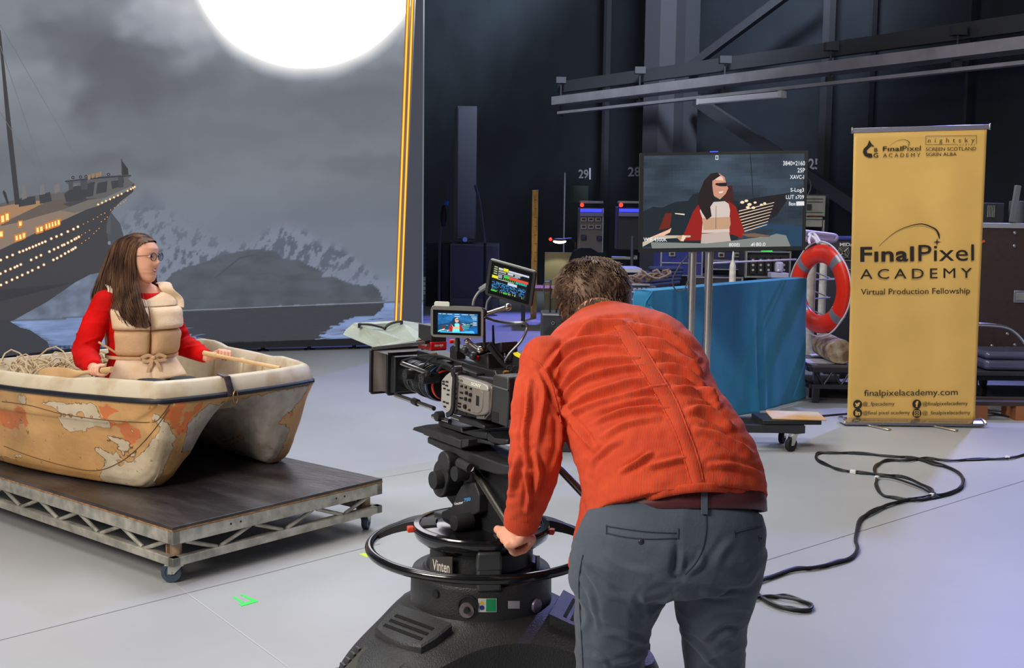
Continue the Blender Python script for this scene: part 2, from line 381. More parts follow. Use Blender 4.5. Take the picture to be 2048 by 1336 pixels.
def led_col(px, py):
    ox, oy = px, py
    if py < 480: px = px+46*noise.noise(Vector((ox*.011, oy*.016, 2)))+18*noise.noise(Vector((ox*.03, oy*.04, 7))); py = py+26*noise.noise(Vector((ox*.010, oy*.017, 5)))+10*noise.noise(Vector((ox*.03, oy*.045, 9)))
    j = np.interp(py, gy, range(len(gy))); i = np.interp(px, gx, range(len(gx)))
    j0 = min(int(j), len(gy)-2); i0 = min(int(i), len(gx)-2); u = i-i0; v = j-j0; u = u*u*(3-2*u); v = v*v*(3-2*v)
    g = (G[j0, i0]*(1-u)+G[j0, i0+1]*u)*(1-v)+(G[j0+1, i0]*(1-u)+G[j0+1, i0+1]*u)*v
    if py < 470:
        n = noise.fractal(Vector((px*.0035+3, py*.009, 1.7)), 1.15, 2.0, 4)
        g *= 1+.10*n*min(1, (470-py)/120.)
    px, py = ox, oy
    mx, my = 612, -98; r = sqrt((px-mx)**2+(py-my)**2)
    R = 234+3*noise.noise(Vector((px*.02, py*.02, 5)))
    if r < R+95: g = max(g, 248*max(0, 1-(max(0, r-R)/95.))**2.2+g*.35*(1-max(0, 1-(r-R)/95.)) if r > R else 255)
    b = min(1, max(0, (py-330)/260.))
    c = [g*(.96-.05*b), g, g*(1.07+.07*b)]
    if g > 150: c = [lerp(v, g, min(1, (g-150)/60.)) for v in c]
    # snowy mountains
    if py > 360:
        ridge = np.interp(px, [200, 240, 262, 292, 330, 370, 430, 480, 520, 545, 575, 610, 640, 680, 720, 760, 790, 860], [450, 425, 400, 369, 400, 425, 452, 470, 455, 436, 434, 445, 470, 475, 505, 540, 548, 550])
        if py > ridge and px > 200:
            dpt = py-ridge; fade = min(1, dpt/26.)
            n = noise.fractal(Vector((px*.075+py*.03, py*.045-px*.012, .3)), .7, 2.1, 7)*1.0
            m2 = noise.fractal(Vector((px*.009, py*.012, 4.3)), 1.0, 2.0, 3)
            rk = (n+.45*m2)*1.6
            core = math.exp(-((px-590)/70.)**2-((py-500)/52.)**2)+.75*math.exp(-((px-400)/110.)**2-((py-520)/22.)**2)+.5*math.exp(-((px-700)/60.)**2-((py-520-(px-700)*.7)/16.)**2)
            kk = max(0, min(1, (rk-.50+core*.78)*4.0))*fade
            snow = [121, 129, 146]; rock = [82, 91, 106]
            hz = min(1, .25+core+dpt/170.)
            c = [lerp(c[q], lerp(snow[q], rock[q], kk), min(1, hz)*fade*.85) for q in range(3)]
            if px < 330 and py < 420: c = [lerp(c[q], [94, 102, 114][q], .6*fade) for q in range(3)]
            if py > 560 and 640 < px < 800: c = [lerp(c[q], [122, 132, 152][q], .4) for q in range(3)]
    sea = np.interp(px, [-700, 0, 170, 350, 768, 846], [650, 641, 633, 622, 604, 601])
    if py > sea:
        n = noise.fractal(Vector((px*.012, py*.12, 9)), 1.0, 2.0, 4); q = 1+.16*n
        c = [120*q, 140*q, 182*q]
        if py < sea+3: c = [86, 94, 110]
    elif py > 545 and px < 230:
        n = noise.fractal(Vector((px*.03, py*.04, 2)), 1.0, 2.0, 5); q = 1+.22*n; c = [104*q, 114*q, 134*q]
    if 325 < px < 775 and 495 < py < 695:
        jx = px+5*noise.noise(Vector((px*.05, py*.25, 3)))*(1 if py > 640 else .3)
        if inside(REFL, jx+(16*noise.noise(Vector((px*.01, py*.35, 8))) if py > 632 else 0), py):
            q = 1+.05*noise.noise(Vector((px*.05, py*.3, 1))); c = [58*q, 60*q, 68*q]
        elif inside(BERG, jx, py+2*noise.noise(Vector((px*.06, 1, 1)))):
            n = noise.fractal(Vector((px*.018, py*.05, 4)), .9, 2.0, 5); n2 = noise.noise(Vector((px*.03, py*.008, 6))); q = 1+.10*n-.14*max(0, n2)*max(0, (py-530)/70.); c = [80*q, 86*q, 95*q]
    return c
xs = list(range(-620, -20, 30))+list(range(-20, 846, 3))+[846]; NY = 240
mb = MB(); vs = []; cols = []
for px in xs:
    a = onled(px, ledy(px)); top = onled(px, -6)
    zs = [lerp(a.z, top.z, k/(NY-1.)) for k in range(NY)]+[lerp(top.z, TOPZ, k/24.) for k in range(1, 25)]
    for z in zs:
        P = Vector((a.x, a.y, z)); vs.append(P); qx, qy = pixel(P); cols.append(led_col(qx, qy))
NZ = NY+24; fs = []
for i in range(len(xs)-1):
    for k in range(NZ-1): fs.append((i*NZ+k, (i+1)*NZ+k, (i+1)*NZ+k+1, i*NZ+k+1))
me = bpy.data.meshes.new('screen'); me.from_pydata([tuple(v) for v in vs], [], fs)
ca = me.color_attributes.new('Col', 'FLOAT_COLOR', 'POINT'); arr = np.ones((len(vs), 4), np.float32); cc = np.clip(np.array(cols)/255., 0, 1)
arr[:, :3] = np.where(cc <= .04045, cc/12.92, ((cc+.055)/1.055)**2.4)
ca.data.foreach_set('color', arr.ravel()); link_mesh('screen', me, LEDM, lw, W=True)
# picture elements with crisp edges, each a layer of lit pixels
pic = MB()
class Lay:
    n = 0
def L(poly, col, off=None):
    col = tuple(v*1.22 for v in col) if max(col) < 150 else col
    Lay.n += 1; o = .004+Lay.n*.00012; poly_on(pic, poly, lambda x, y: onled(x, y, o), col)
# berg and its mirror image
L([(428, 556), (455, 533), (480, 514), (508, 509), (505, 511), (478, 519), (460, 534), (436, 553)], (58, 63, 70))
random.seed(3)
for k in range(26):
    x = random.uniform(640, 760); y = 636+(760-x)*.30+random.uniform(-3, 12); wl = random.uniform(8, 26)
    L([(x-wl, y+.9), (x, y-.8), (x+wl, y-1.2), (x, y+.8)], random.choice([(48, 50, 58), (118, 126, 158)]))
for k in range(16):
    x = random.uniform(365, 420); y = 640+(x-350)*.55+random.uniform(0, 14); wl = random.uniform(6, 18)
    L([(x-wl, y+.9), (x, y-.8), (x+wl, y-1), (x, y+.8)], random.choice([(48, 50, 58), (108, 116, 150)]))
L([(346, 621), (768, 603.5), (768, 605), (346, 622.6)], (104, 108, 116))
# liner: hull, bulwark, rudder, superstructure, mast
L([(-620, 640), (-620, 760), (0, 500), (60, 472), (120, 444), (180, 416), (230, 393), (262, 372), (269, 366), (266, 384), (240, 404), (222, 424), (240, 447), (247, 470), (243, 500), (225, 528), (200, 545), (180, 549), (150, 565), (95, 603), (28, 640)], (48, 48, 53))
L([(222, 424), (240, 447), (247, 470), (243, 500), (236, 508), (222, 497), (216, 480), (212, 450)], (58, 60, 67)); L([(216, 436), (221, 428), (222, 470), (212, 466)], (66, 68, 74)); L(disc(218.5, 486, 3.2, 10, 4), (98, 104, 120))
L([(-620, 700), (-620, 640), (28, 640), (20, 643), (40, 655), (60, 660), (75, 670), (95, 684), (100, 702), (0, 714)], (45, 46, 52))
for k in range(22):
    y = 647+k*2.0; x = 25+k*3.6+random.uniform(-6, 8); L([(x-20, y), (x+random.uniform(6, 26), y+.3), (x-10, y+2.0)], (46, 47, 54))
L([(-620, 560), (-620, 470), (0, 407), (60, 392), (128, 384), (165, 365), (188, 352), (250, 352), (266, 366), (269, 366), (262, 372), (230, 393), (180, 416), (120, 444), (60, 472), (0, 500)], (76, 74, 74))
L([(-620, 700), (-620, 640), (0, 441), (60, 418), (120, 417), (165, 402), (200, 398), (192, 410), (120, 443), (60, 471), (0, 499)], (112, 96, 84))
L([(0, 441), (60, 424), (95, 410), (90, 400), (40, 406), (0, 414)], (132, 102, 76)); L([(88, 418), (160, 398), (195, 396), (190, 402), (130, 410), (95, 424)], (60, 58, 60))
L([(96, 402), (125, 398), (150, 412), (120, 421), (80, 432), (40, 444), (2, 452), (2, 448)], (78, 70, 66)); L([(126, 408), (170, 392), (178, 404), (140, 414)], (54, 54, 58))
L([(120, 421), (176, 400), (206, 396), (212, 404), (196, 412), (150, 426)], (88, 84, 80)); L([(205, 398), (262, 372), (266, 372), (262, 378), (230, 395), (196, 412)], (92, 95, 100))
for a in ([(78, 390), (100, 384), (104, 402), (80, 408)], [(128, 388), (150, 372), (172, 372), (166, 400), (132, 404)], [(165, 370), (190, 362), (186, 392), (160, 396)], [(195, 366), (215, 362), (213, 384), (192, 388)], [(36, 398), (70, 392), (72, 408), (38, 414)], [(222, 362), (240, 360), (244, 372), (224, 378)]): L(a, (46, 47, 52))
for a in ([(44, 372), (50, 370), (54, 396), (44, 400)], [(80, 372), (88, 368), (90, 388), (80, 390)], [(108, 372), (118, 366), (120, 382), (110, 388)]): L(a, (96, 92, 92))
L([(130, 362), (160, 358), (244, 349), (262, 352), (258, 356), (170, 366), (134, 368)], (70, 72, 78)); L([(136, 362), (146, 360), (147, 378), (138, 380)], (58, 60, 66)); L([(160, 360), (174, 359), (176, 378), (163, 380)], (56, 58, 64)); L([(236, 354), (247, 353), (247, 374), (238, 376)], (52, 54, 60))
L([(130, 361.5), (200, 354), (262, 350), (262, 352.4), (200, 357), (130, 364)], (40, 42, 48))
for x, y in ((146, 355), (161, 354), (172, 353), (217, 349)): L(disc(x, y, 3.3, 10), (38, 38, 44)); L(disc(x, y, 1.4, 8), (96, 98, 104))
for x, y in ((178, 352), (186, 349), (194, 348), (200, 346)): L([(x-2, y+8), (x-3, y-1), (x+3, y-3), (x+3, y+6)], (120, 96, 74))
L([(243, 322), (246, 324), (256, 338), (257, 350), (246, 350), (243, 348)], (40, 40, 45)); L([(242, 318), (244, 318), (248, 366), (245, 366)], (48, 48, 52))
L([(-3, 60), (1, 60), (40, 408), (30, 410), (13, 255)], (44, 43, 46)); L([(5, 384), (8, 380), (12, 386), (18, 408), (14, 408)], (40, 40, 44))
for x0, y0, x1, y1 in ((0, 50, 150, 310), (0, 92, 88, 352), (0, 225, 80, 350)):
    L([(x0, y0), (x0+1.1, y0-.5), (x1+.7, y1), (x1, y1)], (84, 87, 92))
Y1, Y2, Y3 = (255, 236, 150), (255, 176, 70), (255, 250, 228)
def win(x, y, wv, hv): 
    L([(x-3, y+3), (x-2, y-2-hv*.1), (x+wv+2.5, y-3.5), (x+wv+2.5, y+hv-1), (x+wv, y+hv+2), (x-1, y+hv+4)], (214, 122, 46)); L([(x, y), (x+wv, y-1.2), (x+wv+.6, y+hv-1.2), (x+.6, y+hv)], Y1)
for x, y, wv, hv in ((2, 432, 6, 13), (11, 428, 6, 13), (38, 444, 5, 8), (-4, 464, 9, 10), (31, 472, 5, 9), (38, 470, 5, 9), (45, 467, 5, 9), (73, 456, 5, 9), (80, 454, 5, 9), (91, 449, 4, 9), (97, 447, 4, 9), (103, 445, 4, 9), (109, 443, 4, 9), (115, 441, 4, 9)): win(x, y, wv, hv)
def dots(pts, r=2.3, c=Y3):
    for x, y in pts: L(disc(x, y, r*1.5, 8), (176, 116, 56)); L(disc(x, y, r, 8), c)
S = 290/1490.
def q(l): return [(x*S, 380+y*S) for x, y in l]
dots(q([(8, 720), (72, 690), (130, 668), (200, 638), (237, 625), (272, 611), (303, 597), (338, 584), (370, 570), (402, 556), (434, 542), (466, 530), (527, 500), (581, 478), (632, 457), (697, 427), (755, 402), (801, 378)]))
dots(q([(5, 860), (56, 835), (108, 812), (152, 795), (177, 782), (214, 766), (320, 718), (374, 694), (421, 671), (508, 633), (556, 609), (597, 591), (640, 569), (660, 562), (698, 543), (735, 523), (768, 505), (785, 496), (810, 482)]))
dots(q([(10, 976), (67, 950), (124, 922), (177, 899), (229, 874), (287, 848), (332, 826), (394, 796), (451, 768), (549, 718), (587, 700), (628, 678), (669, 653), (705, 633), (737, 616), (752, 607), (775, 592)]))
dots(q([(1008, 149), (1049, 131), (1089, 112), (1131, 94), (1171, 76), (1212, 56), (1249, 39), (1311, 8), (1345, -10), (1368, -22), (1385, -32)]), 1.9, (255, 236, 180))
dots(q([(857, 350), (903, 327), (840, 462), (877, 440), (920, 415), (840, 547), (880, 518), (915, 495), (965, 447), (992, 420), (1018, 395), (1042, 325), (1077, 300), (1103, 278), (1077, 238), (1040, 253), (1212, 158), (1176, 183), (1138, 205), (1240, 140), (1270, 122), (1293, 106), (960, 300), (1003, 278)]), .9, (236, 160, 96))
o = mk('picture_detail', pic, LEDM, lw, W=True, flat=True)
mo_m = mat('moon_pixels', (10, 10, 10), .6, emit=(252, 248, 255), es=2.6)
mb = MB(); poly_on(mb, [(612+(235+2*sin(a*3+1))*cos(a), -98+235*sin(a)) for a in [2*pi*k/160 for k in range(160)]], lambda x, y: onled(x, y, .0035)); mk('moon', mb, mo_m, lw, W=True, flat=True)
# frustum lines at the edge of the shot, and the plain panel beyond them
edge = MB()
for a, b, wv in ((821.5, 790.5, 6), (830.5, 799.5, 5.5)):
    poly_on(edge, [(a-wv/2-1, -140), (a+wv/2+1, -140), (b+wv/2+.6, 683), (b-wv/2-.6, 683)], lambda x, y: onled(x, y, .012), (112, 58, 34))
    poly_on(edge, [(a-wv/2, -140), (a+wv/2, -140), (b+wv/2-.6, 683), (b-wv/2+.6, 683)], lambda x, y: onled(x, y, .0125), (232, 150, 24))
    poly_on(edge, [(a-1.3, -140), (a+1.5, -140), (b+1.1, 683), (b-1.1, 683)], lambda x, y: onled(x, y, .013), (255, 226, 96))
poly_on(edge, [(843, -140), (847, -140), (843.3, 682), (804, 683)], lambda x, y: onled(x, y, .0115), (66, 69, 80))
poly_on(edge, [(838, -140), (847, -140), (843.3, 682), (801, 683)], lambda x, y: onled(x, y, .0117), (66, 69, 80))
mk('edge_lines', edge, LEDM, lw, W=True, flat=True)
# base and body of the wall
mb = MB(); a = onled(-620, 700); b = onled(844, 600); a.z = b.z = 0; nn = -LN*.0
def slab(mb, a, b, z0, z1, back, front=0.0):
    A = a+LN*front; B = b+LN*front; Cc = b-LN*back; Dd = a-LN*back
    vs = [Vector((p.x, p.y, z)) for z in (z0, z1) for p in (A, B, Cc, Dd)]
    mb.add(vs, [(0, 3, 2, 1), (4, 5, 6, 7), (0, 1, 5, 4), (1, 2, 6, 5), (2, 3, 7, 6), (3, 0, 4, 7)])
zb = onled(700, ledy(700)).z
slab(mb, a, b, zb-.004, TOPZ, .12, -.004); mk('panel_body', mb, BLACK, lw, W=True)
mb = MB(); slab(mb, a, b, .045, zb-.004, .3, 0); mk('base_plinth', mb, mat('plinth', (30, 32, 38), .6), lw, W=True)
mb = MB()
for k in range(14):
    P = a+(b-a)*((k+.5)/14.); mb.lathe([(0, .002), (.06, .002), (.06, .012), (.02, .02), (.02, .046), (0, .046)], 12, Matrix.Translation((P.x, P.y, 0)-LN*.1 if False else Vector((P.x, P.y, 0))-LN*.1))
mk('levelling_foot', mb, BLACK, lw, W=True)
# ================================================================ ROLLING DECK
ZD = .247
DA = onz(345, 1055, ZD); DB = onz(765, 957, ZD); Wv = (DB-DA); DW = Wv.length; Wv.normalize(); Dv = Vector((Wv.y, -Wv.x, 0))   # Dv forward (towards the corner)
def dk(u, w_, z=0.0): return Vector((DA.x, DA.y, 0))+Dv*u+Wv*w_+Vector((0, 0, z))
DL = 2.44
MD = Matrix((( -Dv.x, Wv.x, 0, DA.x), (-Dv.y, Wv.y, 0, DA.y), (0, 0, 1, 0), (0, 0, 0, 1)))
MD = Matrix(((Wv.x, -Dv.x, 0, DA.x), (Wv.y, -Dv.y, 0, DA.y), (0, 0, 1, 0), (0, 0, 0, 1)))   # local x along the short edge, y back along the long edge
deck = thing('stage_deck', 'rolling aluminium stage deck with a scuffed black top carrying the dinghy', 'platform', M=MD)
top_m = mat('black_deck_ply', (44, 39, 40), .36, col2=(92, 86, 86), thr=(.42, .78), vs=7, bump=.3, bs=45, stretch=(1, .3, 1))
mb = MB(); mb.box((DW/2, DL/2, ZD-.009), (DW, DL, .018)); mk('deck_top', mb, top_m, deck, bevel=.002)
mb = MB(); mb.box((DW/2, .0005, ZD-.015), (DW, .004, .006)); mb.box((-.0005, DL/2, ZD-.015), (.004, DL, .006)); mk('ply_edge', mb, mat('raw_ply', (150, 108, 70), .8, var=.2, vs=30), deck)
zt0, zt1 = ZD-.018-.056, ZD-.018; zb0, zb1 = ZD-.163, ZD-.128
def tri_tube(p0, p1): 
    mb = MB(); mb.cyl(p0, p1, .009, n=10); mk('brace', mb, ALU, deck)
for (nm, p, q_) in (('x', (0, .018), (DW, .018)), ('x', (0, DL-.018), (DW, DL-.018)), ('y', (.018, 0), (.018, DL)), ('y', (DW-.018, 0), (DW-.018, DL))):
    P = Vector((p[0], p[1], 0)); Q = Vector((q_[0], q_[1], 0))
    mb = MB(); mb.bar(P+Vector((0, 0, (zt0+zt1)/2)), Q+Vector((0, 0, (zt0+zt1)/2)), .036, .056); mk('top_rail', mb, ALU, deck, bevel=.003)
    mb = MB(); mb.bar(P+Vector((0, 0, (zb0+zb1)/2)), Q+Vector((0, 0, (zb0+zb1)/2)), .036, .035); mk('lower_rail', mb, ALU, deck, bevel=.003)
    Ld = (Q-P).length; d = (Q-P)/Ld; n = 6 if Ld < 1.5 else 14; s = .06
    step = (Ld-2*s)/n
    for k in range(n):
        x = s+k*step; up = (k % 2 == 0)
        a = P+d*(x+.012)+Vector((0, 0, zt0 if up else zb1)); b = P+d*(x+step-.012)+Vector((0, 0, zb1 if up else zt0))
        tri_tube(a, b)
post_m = mat('deck_post', (168, 140, 116), .55, metal=.3, var=.2, vs=12)
wheel_m = mat('blue_grey_tyre', (52, 66, 84), .5); zinc = mat('zinc_plate', (178, 180, 172), .38, metal=.8)
def caster(parent, x, y, ztop, ang, R_=.042, wheel=wheel_m, fork=zinc, hub=None, Mx=None):
    M = (Mx or Matrix.Identity(4)) @ Matrix.Translation((x, y, 0)) @ Matrix.Rotation(ang, 4, 'Z')
    off = .018
    mb = MB(); mb.box((0, 0, ztop-.003), (.085, .075, .006), M=M); mb.cyl((0, 0, ztop-.006), (0, 0, ztop-.016), .03, n=20, M=M)
    for sx in (-1, 1):
        pr = [(-.026, ztop-.014), (.03, ztop-.014), (off+.014, R_-.006), (off-.012, R_-.006)]
        T = M @ Matrix(((0, 0, 1, sx*.017), (1, 0, 0, 0), (0, 1, 0, 0), (0, 0, 0, 1)))
        mb.prism(pr, -.0015, .0015, T)
    mb.cyl((-.022, off, R_), (.022, off, R_), .006, n=10, M=M)
    cst = mk('caster', mb, fork, parent, bevel=.0008)
    mb = MB(); T = M @ Matrix.Translation((0, off, R_)) @ Matrix.Rotation(pi/2, 4, 'Y')
    mb.lathe([(0, -.011), (R_*.55, -.011), (R_*.6, -.014), (R_*.93, -.014), (R_, -.008), (R_, .008), (R_*.93, .014), (R_*.6, .014), (R_*.55, .011), (0, .011)], 32, T)
    mk('wheel', mb, wheel, cst)
    return cst
for x, y, a in ((.055, .06, .75), (DW-.055, .06, -1.0), (.055, DL-.06, .4), (DW-.055, DL-.06, .3)):
    mb = MB(); mb.cyl((x, y, zb0), (x, y, zt0), .024, n=20); mb.box((x, y+.03*(1 if y < 1 else -1), (zb0+zt0)/2), (.05, .006, zt0-zb0)); mk('leg_socket', mb, post_m, deck)
    caster(deck, x, y, zb0, a)
for k, (x, z) in enumerate(((.28, .205), (.33, .205), (.86, .205), (.91, .205))):
    mb = MB(); mb.cyl((x, -.0005, z), (x, .0002, z), .005, n=10); mk('bolt_hole', mb, BLACK, deck)
# gaffer marks on the floor
gt = mat('green_tape', (60, 225, 90), .6); yt = mat('yellow_tape', (205, 235, 60), .6)
def tape(name, quads, m, label):
    mb = MB()
    for q_ in quads:
        P = [onz(*p, 0) for p in q_]; mb.add([p+Vector((0, 0, .0008+.0004*quads.index(q_))) for p in P]+[p for p in P], [(0, 1, 2, 3), (4, 7, 6, 5), (0, 4, 5, 1), (1, 5, 6, 2), (2, 6, 7, 3), (3, 7, 4, 0)])
    return tag(mk(name, mb, m, flat=True), label, 'tape', 'tape marks on the floor')
tape('floor_tape', [[(464, 1194), (469, 1193), (488, 1204), (483, 1206)], [(480, 1190), (486, 1189), (511, 1200), (504, 1202)], [(478, 1208), (513, 1200), (516, 1204), (483, 1213)]], gt, 'bright green tape mark on the floor in front of the rolling deck')
tape('floor_tape', [[(719, 1108), (729, 1106), (742, 1112), (734, 1115)]], yt, 'small yellow-green tape mark beside the steering ring')
# ================================================================ DINGHY
boat = thing('dinghy', 'weathered white and orange fibreglass dinghy with peeling paint on the deck', 'boat', dk(-1.2, .66, ZD))
def hwid(u): return interp(u, [-3.2, -2.0, -1.8, -1.4, -1.16, -.87, -.6, -.45, -.40], [.68, .69, .71, .70, .665, .595, .51, .445, .43])
CW = .675
def ufront(q_): return -.405-.045*abs(q_)**3
RIMZ = .672
U0 = -2.02
PROF = [(-1.0, 1.0), (-.985, .90), (-.955, .74), (-.93, .70), (-.86, .34), (-.83, .12), (-.79, .03), (-.72, 0), (-.61, 0), (-.54, .05), (-.46, .20), (-.36, .46), (-.26, .70), (-.17, .87), (-.09, .97), (0, 1.0)]
PROF = PROF+[(-q_, h) for q_, h in PROF[-2::-1]]
# each entry: fraction across, height code (outer: part of the rim height, inner: part of the tunnel height)
def hull_pt(s, q_, h):
    uf = ufront(q_); u = lerp(U0, uf, s)
    keel = interp(u-uf, [-3, -.235, -.185, -.13, -.07, 0], [0, 0, .012, .07, .20, .413]); 
    tun = interp(u-uf, [-3, -1.1, -.85, -.45, 0], [.06, .09, .13, .25, .413]); tun = max(tun, keel)
    rz = RIMZ-ZD
    a = abs(q_)
    if a >= .60: z = keel+(rz-keel)*h if a > .72 else keel
    else: z = keel+(tun-keel)*h
    w_ = CW+q_*hwid(u)
    if a > .45: w_ = CW+q_*hwid(max(-3.0, u if a > .9 else min(u, -.55) if a > .72 else min(u, -.62)*1.0))
    # taper towards the tip: blend lower sponson inward
    return dk(u, w_, ZD+z)
Pf = []
for i in range(len(PROF)-1):
    (a, ha), (b, hb) = PROF[i], PROF[i+1]
    for k in range(4): t = k/4.; Pf.append((lerp(a, b, t), lerp(ha, hb, t)))
Pf.append(PROF[-1])
S_ = [0, .1, .2, .3, .4, .5]+[.5+.4*k/16. for k in range(1, 17)]+[.9+.1*k/22. for k in range(1, 23)]
mb = MB(); rings = [[hull_pt(s, q_, h) for q_, h in Pf] for s in S_]; mb.loft(rings, cap=False, closed=False)
# transom
mb.add(rings[0], [tuple(range(len(Pf)))])
hull_m = bpy.data.materials.new('peeling_hull'); hull_m.use_nodes = True
def build_hull_mat(m):
    nt = m.node_tree; N = nt.nodes; Lk = nt.links; b = N['Principled BSDF']; b.inputs['Roughness'].default_value = .55
    tc = N.new('ShaderNodeTexCoord')
    def nz(scale, det=8, dist=0.0, sc=(1, 1, 1)):
        mp = N.new('ShaderNodeMapping'); mp.inputs['Scale'].default_value = sc; Lk.new(tc.outputs['Object'], mp.inputs[0])
        n = N.new('ShaderNodeTexNoise'); n.inputs['Scale'].default_value = scale; n.inputs['Detail'].default_value = det; n.inputs['Distortion'].default_value = dist; Lk.new(mp.outputs[0], n.inputs[0]); return n.outputs[0]
    def ramp(src, p0, p1, c0=(0, 0, 0, 1), c1=(1, 1, 1, 1)):
        r = N.new('ShaderNodeValToRGB'); r.color_ramp.elements[0].position = p0; r.color_ramp.elements[1].position = p1
        r.color_ramp.elements[0].color = c0; r.color_ramp.elements[1].color = c1; Lk.new(src, r.inputs[0]); return r.outputs[0]
    def mix(f, a, c):
        x = N.new('ShaderNodeMix'); x.data_type = 'RGBA'; Lk.new(f, x.inputs[0])
        for s, v in ((6, a), (7, c)):
            if isinstance(v, tuple): x.inputs[s].default_value = v
            else: Lk.new(v, x.inputs[s])
        return x.outputs[2]
    def math_(op, a, c):
        x = N.new('ShaderNodeMath'); x.operation = op
        for s, v in ((0, a), (1, c)):
            if isinstance(v, (int, float)): x.inputs[s].default_value = v
            else: Lk.new(v, x.inputs[s])
        return x.outputs[0]
    at = N.new('ShaderNodeAttribute'); at.attribute_name = 'wear'; sep = N.new('ShaderNodeSeparateColor'); Lk.new(at.outputs['Color'], sep.inputs[0])
    base = ramp(nz(3.2, 8), .3, .7, srgb((196, 146, 88)), srgb((222, 172, 112)))
    edge = nz(22, 8); 
    org = math_('ADD', sep.outputs[1], math_('MULTIPLY', math_('SUBTRACT', edge, .5), 1.1))
    base = mix(ramp(org, .50, .53), base, srgb((222, 122, 66)))
    wm = math_('ADD', sep.outputs[0], math_('MULTIPLY', math_('SUBTRACT', edge, .5), .75))
    wm = math_('MAXIMUM', wm, math_('ADD', math_('MULTIPLY', math_('SUBTRACT', nz(5.2, 12, .3), .635), 3.0), .47))
    cream = ramp(nz(9, 8), .3, .7, srgb((206, 186, 156)), srgb((226, 208, 180)))
    gel = mix(ramp(sep.outputs[2], .4, .6), cream, ramp(nz(14, 9), .3, .7, srgb((172, 160, 146)), srgb((206, 198, 186))))
    base = mix(ramp(wm, .455, .475), base, srgb((112, 74, 42)))
    base = mix(ramp(wm, .49, .505), base, gel)
    spk = ramp(nz(38, 6), .66, .70); base = mix(math_('MULTIPLY', spk, .5), base, srgb((98, 74, 50)))
    grime = ramp(nz(3.4, 12, .8), .48, .78); base = mix(math_('MULTIPLY', grime, .5), base, srgb((110, 88, 62)))
    Lk.new(base, b.inputs['Base Color'])
    bp = N.new('ShaderNodeBump'); bp.inputs['Strength'].default_value = .35; bp.inputs['Distance'].default_value = .01; Lk.new(math_('ADD', wm, math_('MULTIPLY', nz(60, 4), .25)), bp.inputs['Height']); Lk.new(bp.outputs[0], b.inputs['Normal'])
build_hull_mat(hull_m)
def pdist(poly, x, y):
    d = 1e9; n = len(poly)
    for i in range(n):
        x0, y0 = poly[i]; x1, y1 = poly[(i+1) % n]; dx, dy = x1-x0, y1-y0; t = max(0, min(1, ((x-x0)*dx+(y-y0)*dy)/(dx*dx+dy*dy+1e-9)))
        d = min(d, sqrt((x-x0-t*dx)**2+(y-y0-t*dy)**2))
    return d if inside(poly, x, y) else -d
K = 1/3.103
def pz(l): return [(x*K, 660+y*K) for x, y in l]
WHT = [pz(l) for l in ([(245, 440), (460, 460), (465, 525), (405, 525), (320, 478), (250, 462)], [(485, 455), (605, 455), (630, 550), (520, 535)], [(362, 530), (570, 545), (675, 570), (675, 610), (580, 590), (540, 620), (430, 640), (380, 600)], [(110, 400), (155, 420), (155, 475), (120, 460)], [(770, 620), (825, 590), (825, 640)], [(700, 740), (790, 770), (640, 860), (610, 920), (680, 980), (860, 1012), (940, 985), (1000, 900), (1090, 670), (1030, 560), (985, 640), (860, 800), (720, 850), (650, 820), (655, 790)], [(0, 715), (150, 800), (0, 780)])]
GEL = [pz(l) for l in ([(1180, 560), (1280, 470), (1500, 430), (1930, 340), (1830, 480), (1700, 600), (1560, 640), (1350, 700), (1130, 760)], [(1400, 740), (1700, 560), (1800, 620), (1740, 760), (1650, 850), (1560, 840)])]
ORG = [pz(l) for l in ([(600, 450), (735, 500), (650, 550), (620, 540)], [(0, 440), (170, 490), (170, 590), (0, 640)], [(620, 570), (860, 580), (860, 680), (740, 740), (700, 720), (830, 660)], [(1040, 470), (1150, 450), (1090, 640), (1030, 560)], [(1160, 500), (1260, 450), (1150, 640), (1090, 660)], [(1300, 600), (1420, 500), (1380, 560), (1330, 620)], [(1380, 640), (1600, 500), (1500, 600)], [(1700, 500), (1850, 440), (1770, 560), (1690, 560)])]
me = bpy.data.meshes.new('hull'); me.from_pydata([tuple(v) for v in mb.v], [], mb.f)
ca = me.color_attributes.new('wear', 'FLOAT_COLOR', 'POINT'); arr = np.zeros((len(mb.v), 4), np.float32); arr[:, 3] = 1
for i, v in enumerate(mb.v):
    x, y = pixel(v); a = max(pdist(P, x, y) for P in WHT); g = max(pdist(P, x, y) for P in GEL); o_ = max(pdist(P, x, y) for P in ORG)
    if x < 0: a = g = o_ = -40
    arr[i, 0] = min(1, max(0, .5+max(a, g)/26.)); arr[i, 2] = 1 if g > a else 0; arr[i, 1] = min(1, max(0, .5+o_/34.))
ca.data.foreach_set('color', arr.ravel())
me.polygons.foreach_set('use_smooth', [True]*len(me.polygons)); me.set_sharp_from_angle(angle=radians(50))
me.materials.append(hull_m); hull = link_mesh('hull', me, None, boat, W=True)
so = hull.modifiers.new('thick', 'SOLIDIFY'); so.thickness = .008; so.offset = -1
hull_bvh = bvh_of(me, WM[boat.name])
